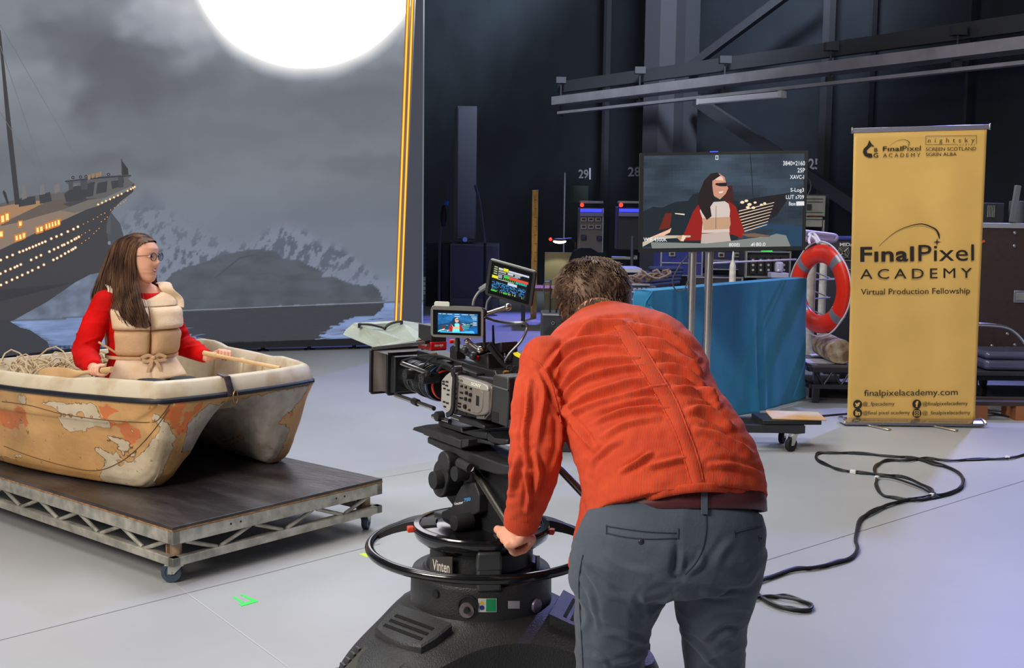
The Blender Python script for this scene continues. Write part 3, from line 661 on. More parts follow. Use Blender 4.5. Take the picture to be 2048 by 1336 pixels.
# black rub rail following the rim
rim = [dk(lerp(U0, ufront(-1), s), CW-hwid(lerp(U0, ufront(-1), s))-.004, RIMZ-.002) for s in [k/30. for k in range(31)]]
front = [dk(ufront(q_)+.006, CW+q_*hwid(ufront(q_)), RIMZ-.002) for q_ in [-.96+1.92*k/24. for k in range(25)]]
far = [dk(lerp(U0, ufront(1), s), CW+hwid(lerp(U0, ufront(1), s))+.004, RIMZ-.002) for s in [k/30. for k in range(31)]]
mb = MB(); mb.tube(smooth_path(rim[:-1]+front+far[:-1][::-1], 2), .0125, 10, closed=True); mk('rub_rail', mb, mat('navy_black_rubber', (30, 32, 42), .4), boat, W=True)
# raised gunwale (coaming): outer wall, top, inner wall, floor pan
cream_m = mat('cream_gelcoat', (204, 190, 166), .5, col2=(178, 152, 120), vs=7, thr=(.50, .72), bump=.1, bs=30)
def ring_pts(inset, z, hb=0.0, bow=None):
    out = []; bow = inset if bow is None else bow
    for s in [k/24. for k in range(25)]:
        u = lerp(U0+inset, ufront(-1)-bow, s); out.append(dk(u, CW-hwid(u)+inset, z+coam(u, -1)*hb))
    for q_ in [-.94+1.88*k/20. for k in range(21)]:
        u = ufront(q_)-bow; out.append(dk(u, CW+q_*(hwid(u)-inset), z+coam(u, q_)*hb))
    for s in [1-k/24. for k in range(25)]:
        u = lerp(U0+inset, ufront(1)-bow, s); out.append(dk(u, CW+hwid(u)-inset, z+coam(u, 1)*hb))
    for q_ in [.9-1.8*k/12. for k in range(13)]:
        out.append(dk(U0+inset, CW+q_*(hwid(U0)-inset), z+.04*hb))
    return out
def coam(u, q_):
    h = interp(u, [-3.2, -1.80, -1.70, -1.52, -1.42, -.92, -.80, -.5, -.4], [.040, .045, .092, .092, .066, .066, .080, .080, .074])
    return h
rings = [ring_pts(0.0, RIMZ-.004), ring_pts(.006, RIMZ, .35), ring_pts(.02, RIMZ, .85), ring_pts(.032, RIMZ, .99), ring_pts(.046, RIMZ, 1.0), ring_pts(.060, RIMZ, .93), ring_pts(.075, RIMZ-.03, .4), ring_pts(.09, RIMZ-.10, bow=.16), ring_pts(.11, ZD+.27, bow=.42)]
mb = MB(); mb.loft(rings, cap=False); n = len(rings[0]); mb.add(rings[-1], [tuple(range(n))])
mk('gunwale', mb, cream_m, boat, W=True, ang=60)
# moulded ribs inside the far side
for u in (-.62, -.72, -.98, -1.2, -1.5):
    mb = MB(); p = dk(u, CW+hwid(u)-.075, RIMZ+.03); q_ = dk(u, CW+hwid(u)-.10, ZD+.29); mb.bar(p, q_, .035, .03); mk('moulded_rib', mb, cream_m, boat, W=True, bevel=.008)
# thwart the woman sits on
mb = MB(); mb.box((0, 0, 0), (.26, 1.04, .03), Matrix((Dv, Wv, Vector((0, 0, 1)))).transposed()); mb.v = [v+dk(-1.36, CW, ZD+.30) for v in mb.v]; mk('thwart', mb, mat('dark_thwart', (66, 62, 60), .6), boat, W=True, bevel=.006)
# chine line and bow fitting
mb = MB()
ch = [hit(hull_bvh, x, y, .001) for x, y in smooth_path([(0, 802, 0), (60, 808, 0), (120, 822, 0), (200, 832, 0), (250, 842, 0), (308, 843, 0), (330, 825, 0), (345, 804, 0)] and [(p[0], p[1], 0) for p in ((4, 802), (60, 810), (120, 827), (190, 838), (250, 843), (300, 844), (325, 828), (341, 806))], 5) for x, y in [(x, y)]] if False else []
for path in (((4, 803), (60, 811), (120, 827), (190, 838), (250, 843), (306, 844), (324, 830), (341, 806)), ((8, 892), (60, 912), (130, 932), (180, 941), (215, 936), (258, 912), (303, 866), (338, 818))):
    pp = [hit(hull_bvh, p.x, p.y, .0005) for p in smooth_path([(x, y, 0) for x, y in path], 6)]
    pp = [p for p in pp if p is not None]
    if len(pp) > 3: mb.tube(pp, .0022, 6)
mk('hull_seam', mb, mat('seam_brown', (106, 78, 48), .7), boat, W=True)
fit = mat('rusty_fitting', (74, 62, 60), .5, metal=.6, var=.3, vs=30)
mb = MB()
pts = [dk(-.47, .58, RIMZ+.082), dk(-.415, .58, RIMZ+.075), dk(-.392, .58, RIMZ+.02), dk(-.388, .58, RIMZ-.01)]
for a, b in zip(pts[:-1], pts[1:]): mb.bar(a, b, .034, .005, up=(Dv.x, Dv.y, 1))
mk('bow_strap', mb, fit, boat, W=True, bevel=.001)
mb = MB(); cc = dk(-.382, .60, RIMZ-.018); mb.tube([cc+Wv*.012*cos(t)+Vector((0, 0, .030*sin(t))) for t in [2*pi*k/20 for k in range(20)]], .0035, 8, closed=True); mk('bow_shackle', mb, mat('brass', (150, 112, 76), .4, metal=.9), boat, W=True)
# ---- oars
wood = mat('pale_oar_wood', (222, 186, 136), .5, col2=(198, 156, 106), vs=7, stretch=(1, 1, 1), thr=(.3, .7))
def oar(h0, h1, blade, label):
    t = thing('oar', label, 'oar', h0.xy.to_3d(), group='wooden oars')
    d = (h1-h0).normalized()
    mb = MB(); mb.cyl(h0, h0+d*.075, .0135, n=20); mk('grip', mb, wood, t, W=True, bevel=.002)
    mb = MB(); mb.tube([h0+d*.075, h0+d*.09, h1], [.011, .0095, .0095], 14, sq=1); mk('shaft', mb, wood, t, W=True)
    if blade:
        side = d.cross(Vector((0, 1, .0))).normalized(); th = d.cross(side).normalized(); rings = []
        L_ = blade
        for k in range(17):
            x = k/16.; wv = interp(x, [0, .12, .3, .6, .85, .95, 1], [.010, .016, .032, .043, .042, .033, .008]); tv = interp(x, [0, .3, 1], [.0095, .006, .004])
            rings.append([h1+d*(L_*x)+side*(wv*cos(2*pi*j/20))+th*(tv*sin(2*pi*j/20)) for j in range(20)])
        mb = MB(); mb.loft(rings); mk('blade', mb, wood, t, W=True, ang=50)
    return t
H0 = ond(224, 739, 5.06); H1 = ond(163, 746, 5.20)
oar(H0, H1, .36, 'pale wooden oar lying over the near gunwale, blade to the left')
G0 = ond(407, 706, 5.80); G1 = ond(500, 716, 5.90); oar(G0, dk(-.62, 1.05, RIMZ+.05), 0, 'pale wooden oar held across the far side of the dinghy')
# ---- net heaped in the stern
random.seed(11); mb = MB()
for k in range(46):
    c0 = dk(-1.68+random.uniform(-.18, .2), .42+random.uniform(-.18, .55), ZD+.385); R0 = random.uniform(.04, .13); ph = random.uniform(0, 6); tl = random.uniform(-.5, .5)
    pts = [c0+Vector((R0*cos(ph+t), R0*.8*sin(ph+t), .03*sin(3*t+ph)+R0*tl*cos(t)+.07*math.exp(-((c0-dk(-1.68, .55, ZD+.385)).length/.3)**2))) for t in [2*pi*j/18 for j in range(19)]]
    mb.tube(pts, .0042, 5)
tag(mk('fishing_net', mb, mat('hemp', (190, 170, 138), .9)), 'heap of beige knotted rope netting behind the seated woman', 'net', kind='stuff')
# ================================================================ PEOPLE: shared builders
def skin_mat(name, col, col2):
    m = mat(name, col, .5, col2=col2, vs=14, thr=(.35, .7), bump=.05, bs=200)
    b = m.node_tree.nodes['Principled BSDF']; b.inputs['Subsurface Weight'].default_value = .12; b.inputs['Subsurface Radius'].default_value = (.01, .004, .002); b.inputs['Subsurface Scale'].default_value = .5
    return m
HZ = [-.117, -.112, -.100, -.085, -.070, -.058, -.050, -.043, -.030, -.015, 0, .02, .035, .06, .085, .105, .113, .117]
HF = [.048, .064, .077, .081, .078, .085, .082, .087, .086, .087, .086, .085, .090, .087, .070, .042, .02, .004]
HB = [.028, .012, -.012, -.045, -.058, -.066, -.070, -.074, -.080, -.085, -.090, -.097, -.099, -.095, -.080, -.050, -.028, -.006]
HWd = [.008, .020, .035, .046, .053, .058, .060, .062, .065, .067, .069, .071, .0715, .070, .060, .038, .02, .004]
def head_pt(z, t, grow=0.0, nose=True):
    f = interp(z, HZ, HF); b = interp(z, HZ, HB); w_ = interp(z, HZ, HWd)
    c, s = cos(t), sin(t); e = .86
    x = (f+b)/2+(f-b)/2*math.copysign(abs(c)**e, c); y = w_*math.copysign(abs(s)**e, s)
    if nose and c > 0:
        A = interp(z, [-.032, -.024, -.014, -.006, .010, .028, .040], [0, .012, .025, .024, .013, .004, 0])
        wd_ = interp(z, [-.03, -.014, .0, .03], [.013, .013, .009, .006]); x += A*math.exp(-(y/wd_)**2)
        x -= .008*math.exp(-((abs(y)-.030)/.014)**2-((z-.020)/.010)**2)
        x += .003*math.exp(-((abs(y)-.040)/.014)**2-((z+.022)/.018)**2)
        x -= .004*math.exp(-(y/.022)**2-((z+.050)/.0035)**2)
    if grow:
        x += grow*c; y += grow*s
    return x, y, z
def head_geo(mb, M, sc=1.0):
    zs = list(np.linspace(-.117, .117, 62)); n = 96
    rings = [[M @ (Vector(head_pt(z, 2*pi*k/n))*sc) for k in range(n)] for z in zs]; mb.loft(rings)
    for s in (-1, 1): 
        mb.ell(M @ (Vector((-.012, s*.072, -.004))*sc), (.016*sc, .007*sc, .029*sc), (M.to_3x3() @ Matrix.Rotation(s*.35, 3, 'Z')))
def frame(origin, f, up=Vector((0, 0, 1))):
    f = f.normalized(); l = up.cross(f).normalized(); u = f.cross(l)
    return Matrix(((f.x, l.x, u.x, origin.x), (f.y, l.y, u.y, origin.y), (f.z, l.z, u.z, origin.z), (0, 0, 0, 1)))
def grip_hand(mb, C, A, e1, wrist, r=.013, thumb=1, sc=1.0, nails=None):
    """closed hand round an axis A through C; e1 points to the back of the hand, thumb=+1 lies towards +A"""
    A = A.normalized(); e1 = (e1-A*e1.dot(A)).normalized(); e2 = A.cross(e1)
    if (wrist-C).dot(e2) > 0: e2 = -e2
    R_ = r+.009*sc
    for k, (ln, rr) in enumerate(((.88, .0078), (1.0, .0082), (.97, .0084), (.9, .0082))):
        off = A*((k-1.5)*.0185*sc*thumb); pts = []; rad = []
        ext = 3.3*ln
        for j in range(11):
            ph = -.25+ext*j/10.; rr_ = R_*(1.22 if j == 0 else 1.12 if j in (3, 4) else 1.0)
            pts.append(C+off+e1*cos(ph)*rr_+e2*sin(ph)*rr_); rad.append(sc*(rr*(1.12 if j in (1, 4, 7) else 1.0)*(1-.018*j)))
        mb.tube(pts, rad, 10); mb.ell(pts[-1], rad[-1]); mb.ell(pts[0], rad[0]*1.25)
        if nails is not None:
            p = pts[-1]; out = (p-(C+off)).normalized(); nails.ell(p+out*rad[-1]*.75, (.0052*sc, .0052*sc, .0028*sc), frame(p, A, out).to_3x3(), 10, 6)
    kn = C+e1*R_*1.2-e2*.004; rings = []
    for j in range(7):
        t = j/6.; c = wrist.lerp(kn, t); w_ = lerp(.026, .039, min(1, t*1.4))*sc; th = lerp(.019, .0125, t)*sc
        d = (kn-wrist).normalized(); up = A.cross(d).normalized()
        rings.append([c+A*(w_*cos(2*pi*q/18))+up*(th*sin(2*pi*q/18)) for q in range(18)])
    mb.loft(rings)
    tb = A*thumb; b0 = wrist.lerp(kn, .25)+tb*.022*sc; P = [b0, C-e2*R_*1.1+tb*.040*sc+e1*.004, C-e1*R_*.9+tb*.036*sc-e2*.008, C-e1*R_*.95+tb*.026*sc+e2*.012]
    pp = smooth_path(P, 4); mb.tube(pp, [lerp(.0125, .0085, i/(len(pp)-1.))*sc for i in range(len(pp))], 10); mb.ell(pp[-1], .0085*sc)
def ring3(c, L_, Dp, a, b, n=36, e=1.0):
    out = []
    for k in range(n):
        t = 2*pi*k/n; x = math.copysign(abs(cos(t))**e, cos(t)); y = math.copysign(abs(sin(t))**e, sin(t)); out.append(c+L_*(a*x)+Dp*(b*y))
    return out
def strands(mb, guides, n, r=.0012, jit=.008, wave=.006, tmin=.8, smin=0.0, smax=None, sides=4, taper=True):
    Gs = [smooth_path(g, 6) for g in guides]; m = min(len(g) for g in Gs)
    Gs = [[g[int(round(i*(len(g)-1)/(m-1.)))] for i in range(m)] for g in Gs]; smax = smax if smax is not None else len(Gs)-1.001
    for _ in range(n):
        s = random.uniform(smin, smax); i = int(s); u = s-i; o = Vector((random.gauss(0, jit), random.gauss(0, jit), random.gauss(0, jit*.6))); ph = random.uniform(0, 6); e = int(m*random.uniform(tmin, 1.0)); k0 = random.choice((0, 0, 0, 1, 2, 3))
        pts = []; 
        for j in range(k0, max(e, k0+4)):
            j = min(j, m-1); t = j/(m-1.); p = Gs[i][j].lerp(Gs[i+1][j], u)
            pts.append(p+o*(.25+.75*t)+Vector((sin(ph+t*9), cos(ph*1.3+t*8), 0))*wave*t)
        rr = [r*(1-.6*(q/(len(pts)-1.))) if taper else r for q in range(len(pts))]
        mb.tube(pts, rr, sides, cap=True)
def sheet(guides, th=.012, n=10):
    mb = MB(); Gs = [smooth_path(g, 4) for g in guides]; m = min(len(g) for g in Gs); Gs = [[g[int(round(i*(len(g)-1)/(m-1.)))] for i in range(m)] for g in Gs]
    rows = []
    for q in range((len(Gs)-1)*4+1):
        s = min(q/4., len(Gs)-1.0001); i = int(s); rows.append([Gs[i][j].lerp(Gs[i+1][j], s-i) for j in range(m)])
    mb.loft(rows, cap=False, closed=False); return mb
# ================================================================ WOMAN IN THE DINGHY
wom = thing('person', 'seated person with long brown hair, glasses, red blouse and cream life jacket holding oars', 'person', (-1.87, 5.82, ZD+.31))
W0 = Vector((-1.87, 5.82, 0)); az = radians(-57); tf = Vector((cos(az), sin(az), 0)); tl = Vector((-tf.y, tf.x, 0))
def wp(z, f=0.0, l=0.0): return W0+tf*f+tl*l+Vector((0, 0, z))
TZ = [.54, .62, .70, .76, .84, .92, .99, 1.04, 1.075, 1.10, 1.125, 1.17]
TA = [.190, .188, .170, .158, .166, .178, .185, .182, .155, .105, .062, .052]
TB = [.155, .150, .128, .118, .130, .140, .130, .108, .085, .070, .056, .052]
TX = [.0, .0, .0, .0, .01, .015, .005, -.01, -.015, -.012, -.006, .0]
wskin = skin_mat('fair_skin', (222, 160, 130), (232, 176, 148))
hM = frame(W0+Vector((0, 0, 1.243))+tf*.012, Vector((cos(radians(-17)), sin(radians(-17)), -.03)))
Sh_n = ond(212, 603, 5.70); El_n = ond(170, 708, 5.62); Wr_n = ond(189, 738, 5.27)
Sh_f = ond(334, 600, 5.98); El_f = ond(362, 686, 6.02); Wr_f = ond(418, 716, 5.90)
body = MB()
body.loft([ring3(wp(z, x), tl, tf, a-.014, b-.012, e=.9) for z, a, b, x in zip(TZ, TA, TB, TX)])
body.loft([ring3(wp(z, f), tl, tf, a, a*1.04) for z, f, a in ((1.06, -.01, .056), (1.12, -.002, .050), (1.17, .006, .048), (1.20, .012, .048))])
head_geo(body, hM)
for S0, E0, W1 in ((Sh_n, El_n, Wr_n), (Sh_f, El_f, Wr_f)): body.tube(smooth_path([S0, E0, W1], 6), [lerp(.045, .024, i/12.) for i in range(13)], 14); body.ell(S0, .045)
oa = (H1-H0).normalized(); nails = MB()
grip_hand(body, H0+oa*.105, oa, Vector((0, .35, .94)), Wr_n, r=.012, thumb=-1, sc=.92, nails=nails)
ob = (G1-G0).normalized()
grip_hand(body, G0+ob*.105, ob, Vector((0, .35, .94)), Wr_f, r=.012, thumb=-1, sc=.92, nails=nails)
for s in (-1, 1):    # legs reaching forward under the gunwale
    body.tube(smooth_path([wp(.56, .0, s*.09), wp(.60, .10, s*.09)+Dv*.16, wp(.60, .10, s*.07)+Dv*.26], 5), [.075, .07, .066, .062, .058, .055, .052, .05, .05, .048, .046], 14)
me = fuse(body, .0032, 3); link_mesh('body', me, wskin, wom, W=True)
mk('fingernail', nails, mat('nail_polish', (92, 22, 34), .25), wom, W=True)
# blouse
red = mat('red_crepe', (206, 12, 10), .8, var=.06, vs=9, bump=.18, bs=34, spec=.15)
bl = MB(); bl.loft([ring3(wp(z, x), tl, tf, a, b, e=.9) for z, a, b, x in zip(TZ[:-3], TA, TB, TX)])
for S0, E0, W1, r0 in ((Sh_n, El_n, Wr_n, .062), (Sh_f, El_f, Wr_f, .060)):
    W2 = W1.lerp(E0, .10); P = [S0+Vector((0, 0, -.005)), S0.lerp(E0, .5)+Vector((-.012, 0, 0)), E0, E0.lerp(W2, .5), W2]; pp = smooth_path(P, 5)
    bl.tube(pp, [interp(i/(len(pp)-1.), [0, .25, .5, .75, .93, 1], [r0, r0*.98, r0*.93, r0*.86, r0*.66, .036]) for i in range(len(pp))], 20); bl.ell(S0+Vector((0, 0, -.004)), (r0*1.0, r0, r0*.98))
me = fuse(bl, .005, 5); co = coords(me); no = normals(me)
for i in range(len(co)):
    p = Vector(co[i]); d1 = (p-El_n).length; d2 = (p-El_f).length
    q_ = .6+1.2*math.exp(-(min(d1, d2)/.11)**2); n = noise.ridged_multi_fractal(Vector((p.x*7, p.y*7, p.z*15)), 1.0, 2.0, 2, 1.0, 2.0) if False else 1-abs(noise.noise(Vector((p.x*8+p.z*5, p.y*8, p.z*17-p.x*6))))*2.4
    co[i] += no[i]*(.0055*q_*n*n)
setco(me, co); link_mesh('blouse', me, red, wom, W=True)
mb = MB(); 
for dz in (0.0, .009, .018):
    mb.tube([wp(1.068-dz*.2, -.062+.09*(1-abs(t))**1 if False else -.008+.085*cos(t), .108*sin(t))+Vector((0, 0, dz*.9-.045*max(0, cos(t))**2)) for t in [2*pi*k/24 for k in range(24)]], .006, 8, closed=True)
mk('collar', mb, red, wom, W=True)
# life jacket: puffed canvas blocks, back yoke, ties
canvas = mat('cream_canvas', (232, 208, 182), .85, col2=(218, 186, 150), vs=5, thr=(.4, .62), bump=.25, bs=90)
canvas2 = mat('beige_canvas', (214, 174, 134), .85, var=.05, vs=8, bump=.25, bs=90)
def jk(z, th, off):
    a = interp(z, TZ, TA); b = interp(z, TZ, TB); x = interp(z, TZ, TX); return wp(z, x+(b+off)*cos(th), (a+off)*sin(th))
def pad(z0, z1, t0, t1, off0, off1, puff, nm, m, flare=0.0, cut=None):
    nu, nv = 16, 12; out = []; inn = []
    for j in range(nv+1):
        v = j/nv; ro = []; ri = []
        for i in range(nu+1):
            u = i/nu; z = lerp(z0, z1, v); th = lerp(t0, t1, u)
            if cut: z = cut(z, v, th)
            pf = puff*(max(0, 1-abs(2*u-1)**5)*max(0, 1-abs(2*v-1)**5))**.45*(1-.18*v); o_ = lerp(off0, off1, v)
            wr = .0022*noise.noise(Vector((th*6, z*30, off0*40+t0)))
            ro.append(jk(z, th, o_+pf+wr+.006)); ri.append(jk(z, th, o_-.002))
        out.append(ro); inn.append(ri)
    mb = MB(); n = nu+1
    vs = [p for r in out for p in r]+[p for r in inn for p in r]; H = len(out)*n; fs = []
    for j in range(nv):
        for i in range(nu):
            a = j*n+i; fs.append((a, a+1, a+1+n, a+n)); fs.append((H+a, H+a+n, H+a+1+n, H+a+1))
    for i in range(nu): fs.append((i, H+i, H+i+1, i+1)); a = nv*n+i; fs.append((a, a+1, H+a+1, H+a))
    for j in range(nv): a = j*n; fs.append((a, a+n, H+a+n, H+a)); a = j*n+nu; fs.append((a, H+a, H+a+n, a+n))
    mb.add(vs, fs); return mk(nm, mb, m, wom, W=True, ang=60)
def vneck(s):
    def f(z, v, th): return z+v*(.035*min(1, abs(th)/.6)-.0)
    return f
for s in (-1, 1):
    pad(1.012, 1.045, .0*s, .92*s, .010, .006, .012, 'yoke_panel', canvas, cut=vneck(s))
    pad(.900, 1.012, .012*s, .98*s, .012, .010, .036, 'chest_block', canvas)
    pad(.770, .900, .012*s, .96*s, .008, .012, .038, 'waist_block', canvas2)
    pad(.655, .757, .0*s, .98*s, .052, .008, .014, 'skirt_flap', canvas, flare=1)
    pad(.78, 1.03, (pi-.03)*s, (pi-1.0)*s, .008, .004, .030, 'back_block', canvas)
    mb = MB(); k_ = 1.25 if s < 0 else 1.05; P = [jk(1.0, .95*s, .012), jk(1.045, 1.0*s, .016), wp(1.092, .055, s*.112*k_), wp(1.120, .0, s*.112*k_), wp(1.095, -.07, s*.105*k_), jk(1.02, (pi-.8)*s, .01)]
    pp = smooth_path(P, 5); rings = []
    for i, p in enumerate(pp):
        t = (pp[min(i+1, len(pp)-1)]-pp[max(i-1, 0)]).normalized(); sd = tl*1.0; up = t.cross(sd).normalized(); wv = .034
        rings.append([p+sd*(wv*cos(2*pi*k/12))+up*(.008*sin(2*pi*k/12)) for k in range(12)])
    mb.loft(rings); mk('shoulder_strap', mb, canvas, wom, W=True, ang=60)
mb = MB()
belt_pts = [jk(.762, t, .020+.006*cos(t)) for t in [2*pi*k/40 for k in range(40)]]
def ribbon(mb, pts, wdt, th=.0012, up=Vector((0, 0, 1))):
    rings = []
    for i, p in enumerate(pts):
        t = (pts[min(i+1, len(pts)-1)]-pts[max(i-1, 0)]).normalized(); s_ = (up-t*up.dot(t)).normalized(); n_ = t.cross(s_)
        rings.append([p+s_*(wdt/2)+n_*th, p-s_*(wdt/2)+n_*th, p-s_*(wdt/2)-n_*th, p+s_*(wdt/2)-n_*th])
    mb.loft(rings)
ribbon(mb, belt_pts+[belt_pts[0]], .016)
ribbon(mb, [ond(197, 684, 5.60), ond(214, 694, 5.62), ond(240, 711, 5.68)], .010); mk('waist_tie', mb, canvas2, wom, W=True)
mb = MB(); kc = jk(.764, .05, .05)
for s in (-1, 1):
    ribbon(mb, smooth_path([kc, kc+tl*.03*s+Vector((0, 0, .014)), kc+tl*.062*s+Vector((0, 0, -.004)), kc+tl*.03*s+Vector((0, 0, -.016)), kc], 5), .016)
    ribbon(mb, smooth_path([kc, kc+tl*.02*s+tf*.01+Vector((0, 0, -.035)), kc+tl*.038*s+tf*.012+Vector((0, 0, -.085))], 5), .016, up=tl)
mb.ell(kc, .012); mk('bow_knot', mb, canvas2, wom, W=True)
mb = MB()
for s in (-1, 1): mb.tube(smooth_path([wp(.56, -.02, s*.09), wp(.605, .10, s*.09)+Dv*.16, wp(.605, .10, s*.07)+Dv*.27], 5), .072, 16)
me = fuse(mb, .006, 4); link_mesh('trousers', me, mat('dark_trousers', (40, 44, 50), .8), wom, W=True)
# face
def hp(x, y, z): return hM @ Vector((x, y, z))
R3 = hM.to_3x3()
eye = mat('eye_white', (232, 226, 220), .2)
for s in (-1, 1):
    mb = MB(); mb.ell(hp(.0755, s*.030, .0205), (.0085, .0125, .0062), R3); e_ = mk('eye', mb, eye, wom, W=True)
    mb = MB(); mb.ell(hp(.0825, s*.0295-.001, .0205), (.0025, .0048, .0048), R3); mk('iris', mb, mat('iris_brown', (40, 26, 20), .2), e_, W=True)
    mb = MB(); pts = [hp(.0835-.012*abs(t)**2*1.2, s*(.014+.032*t), .0375+.006*sin(pi*t*.8)) for t in [k/8. for k in range(9)]]; mb.tube(pts, [.0028-.0016*k/8. for k in range(9)], 8, sq=.6); mk('eyebrow', mb, mat('brow_brown', (54, 36, 28), .8), wom, W=True)
lip = mat('lips', (168, 72, 70), .4); mb = MB(); 
mb.tube([hp(.0845-.020*(t*t), .026*t, -.0425+.010*t*t-.001*(1-abs(t))) for t in [k/8.-1 for k in range(17)]], [.0012+.0028*(1-abs(k/8.-1)) for k in range(17)], 8); mb.tube([hp(.0835-.019*(t*t), .025*t, -.0565+.0225*t*t) for t in [k/8.-1 for k in range(17)]], [.0012+.0036*(1-abs(k/8.-1)) for k in range(17)], 8)
mk('lips', mb, lip, wom, W=True)
mb = MB(); mb.loft([[hp(.0862-.0185*(t*t), .023*t, -.045+.011*t*t+d) for d in (0, -.0085*(1-t*t)-.0005)]+[hp(.078-.0185*(t*t), .023*t, -.045+.011*t*t+d) for d in (-.0085*(1-t*t)-.0005, 0)] for t in [k/8.-1 for k in range(17)]]); mk('teeth', mb, mat('teeth', (240, 234, 226), .2), wom, W=True)
mb = MB()
for s in (-1, 1):
    mb.tube([hp(.0985-.005*abs(s*.031+.021*cos(t))/.05, s*.031+.0215*cos(t), .018+.0195*sin(t)) for t in [2*pi*k/28 for k in range(28)]], .0016, 8, closed=True)
    mb.tube([hp(.094, s*.052, .024), hp(.078, s*.070, .024), hp(.0, s*.076, .018), hp(-.012, s*.076, .008)], .0013, 8)
mb.tube([hp(.0985, -.0105, .022), hp(.102, 0, .026), hp(.0985, .0105, .022)], .0014, 8)
gl = mk('glasses_frame', mb, mat('dark_acetate', (38, 34, 38), .25), wom, W=True)
mb = MB()
for s in (-1, 1): 
    T = hM @ Matrix.Translation((.0965, s*.031, .018)) @ Matrix.Rotation(pi/2, 4, 'Y'); mb.lathe([(0, -.0006), (.0205, -.0006), (.0205, .0006), (0, .0006)], 28, T)
mk('lens', mb, mat('lens_glass', (235, 240, 245), .02, trans=1.0), gl, W=True)
# hair
hair_m = mat('brown_hair', (62, 44, 36), .6, spec=.18, col2=(122, 90, 68), vs=26, thr=(.38, .72), stretch=(1, 1, .22))
g = [[(299, 476, 5.80), (279, 486, 5.745), (270, 506, 5.735), (269, 535, 5.73), (271, 565, 5.70), (277, 595, 5.63), (289, 625, 5.60), (299, 652, 5.60)],
     [(288, 470, 5.80), (262, 484, 5.74), (254, 510, 5.72), (252, 545, 5.71), (256, 580, 5.67), (266, 610, 5.61), (280, 638, 5.60), (291, 657, 5.60)],
     [(278, 467, 5.82), (246, 482, 5.75), (238, 515, 5.73), (235, 555, 5.71), (238, 592, 5.67), (250, 622, 5.62), (264, 642, 5.61), (276, 655, 5.61)],
     [(270, 467, 5.84), (235, 485, 5.78), (222, 522, 5.75), (215, 560, 5.73), (215, 595, 5.70), (226, 622, 5.66), (240, 640, 5.64), (250, 652, 5.64)],
     [(264, 469, 5.87), (229, 490, 5.84), (210, 528, 5.82), (195, 565, 5.79), (186, 592, 5.78), (190, 615, 5.76), (200, 634, 5.74), (208, 650, 5.74)],
     [(268, 470, 5.90), (240, 492, 5.92), (225, 530, 5.93), (214, 565, 5.94), (208, 592, 5.96), (210, 615, 5.97), (215, 632, 5.98), (220, 645, 5.98)],
     [(284, 472, 5.90), (288, 492, 5.94), (284, 530, 5.95), (288, 560, 5.95), (292, 580, 5.93), (296, 592, 5.92), (298, 600, 5.92), (300, 612, 5.92)],
     [(292, 474, 5.88), (302, 488, 5.91), (306, 520, 5.905), (308, 548, 5.90), (312, 568, 5.88), (316, 580, 5.86), (318, 590, 5.86), (318, 600, 5.86)]]
g = [[ond(*p) for p in q_] for q_ in g]
mb = MB(); n = 64; zs = list(np.linspace(-.02, .117, 22)); cap = [[hM @ Vector(head_pt(z, 2*pi*k/n, .007, False)) for k in range(n)] for z in zs]
sc_ = Vector((0, 0, .006))
for i in range(len(zs)-1):
    for k in range(n):
        x, y, z = head_pt((zs[i]+zs[i+1])/2, 2*pi*(k+.5)/n); lim = interp(z, [-.02, .03, .06, .085, .10, .117], [.0, .012, .034, .055, .075, .2])
        if x < lim: mb.add([cap[i][k]+sc_, cap[i][(k+1) % n]+sc_, cap[i+1][(k+1) % n]+sc_, cap[i+1][k]+sc_], [(0, 1, 2, 3)])
mb.ell(hM @ Vector((-.006, 0, .112)), (.05, .045, .014), R3)
for a in (g[:6], g[6:8]):
    s_ = sheet(a); mb.add(s_.v, s_.f); s_ = sheet([[p+Vector((.0, .03, 0)) for p in q_] for q_ in a]); mb.add(s_.v, s_.f)
strands(mb, g[:6], 1300, r=.0020, jit=.0095, wave=.012, tmin=.72); strands(mb, g[6:8], 160, r=.0018, jit=.004, wave=.004, tmin=.8)
strands(mb, g[:6], 130, r=.0009, jit=.016, wave=.012, tmin=.6)
top = [[hM @ Vector((x, y, z)) for x, y, z in q_] for q_ in ([(.06, .01, .098), (.03, .0, .119), (-.02, -.02, .122), (-.06, -.04, .10), (-.09, -.05, .06)], [(.05, .03, .10), (.01, .03, .121), (-.04, .01, .118), (-.08, -.0, .09), (-.105, -.01, .05)], [(.055, -.03, .093), (.02, -.04, .108), (-.02, -.058, .10), (-.05, -.07, .075), (-.075, -.074, .04)])]
strands(mb, top, 620, r=.0019, jit=.0075, wave=.003, tmin=.9)
mk('hair', mb, hair_m, wom, W=True, ang=80)
# ================================================================ MAN BENDING OVER THE CAMERA PEDESTAL
man = thing('person', 'bending person seen from behind in rust corduroy overshirt and slate trousers', 'person', (.36, 2.38, 0))
def pr(px, py, Y): return ond(px, py, Y)
def px2m(p): return (p-EYEP).dot(FW)/F
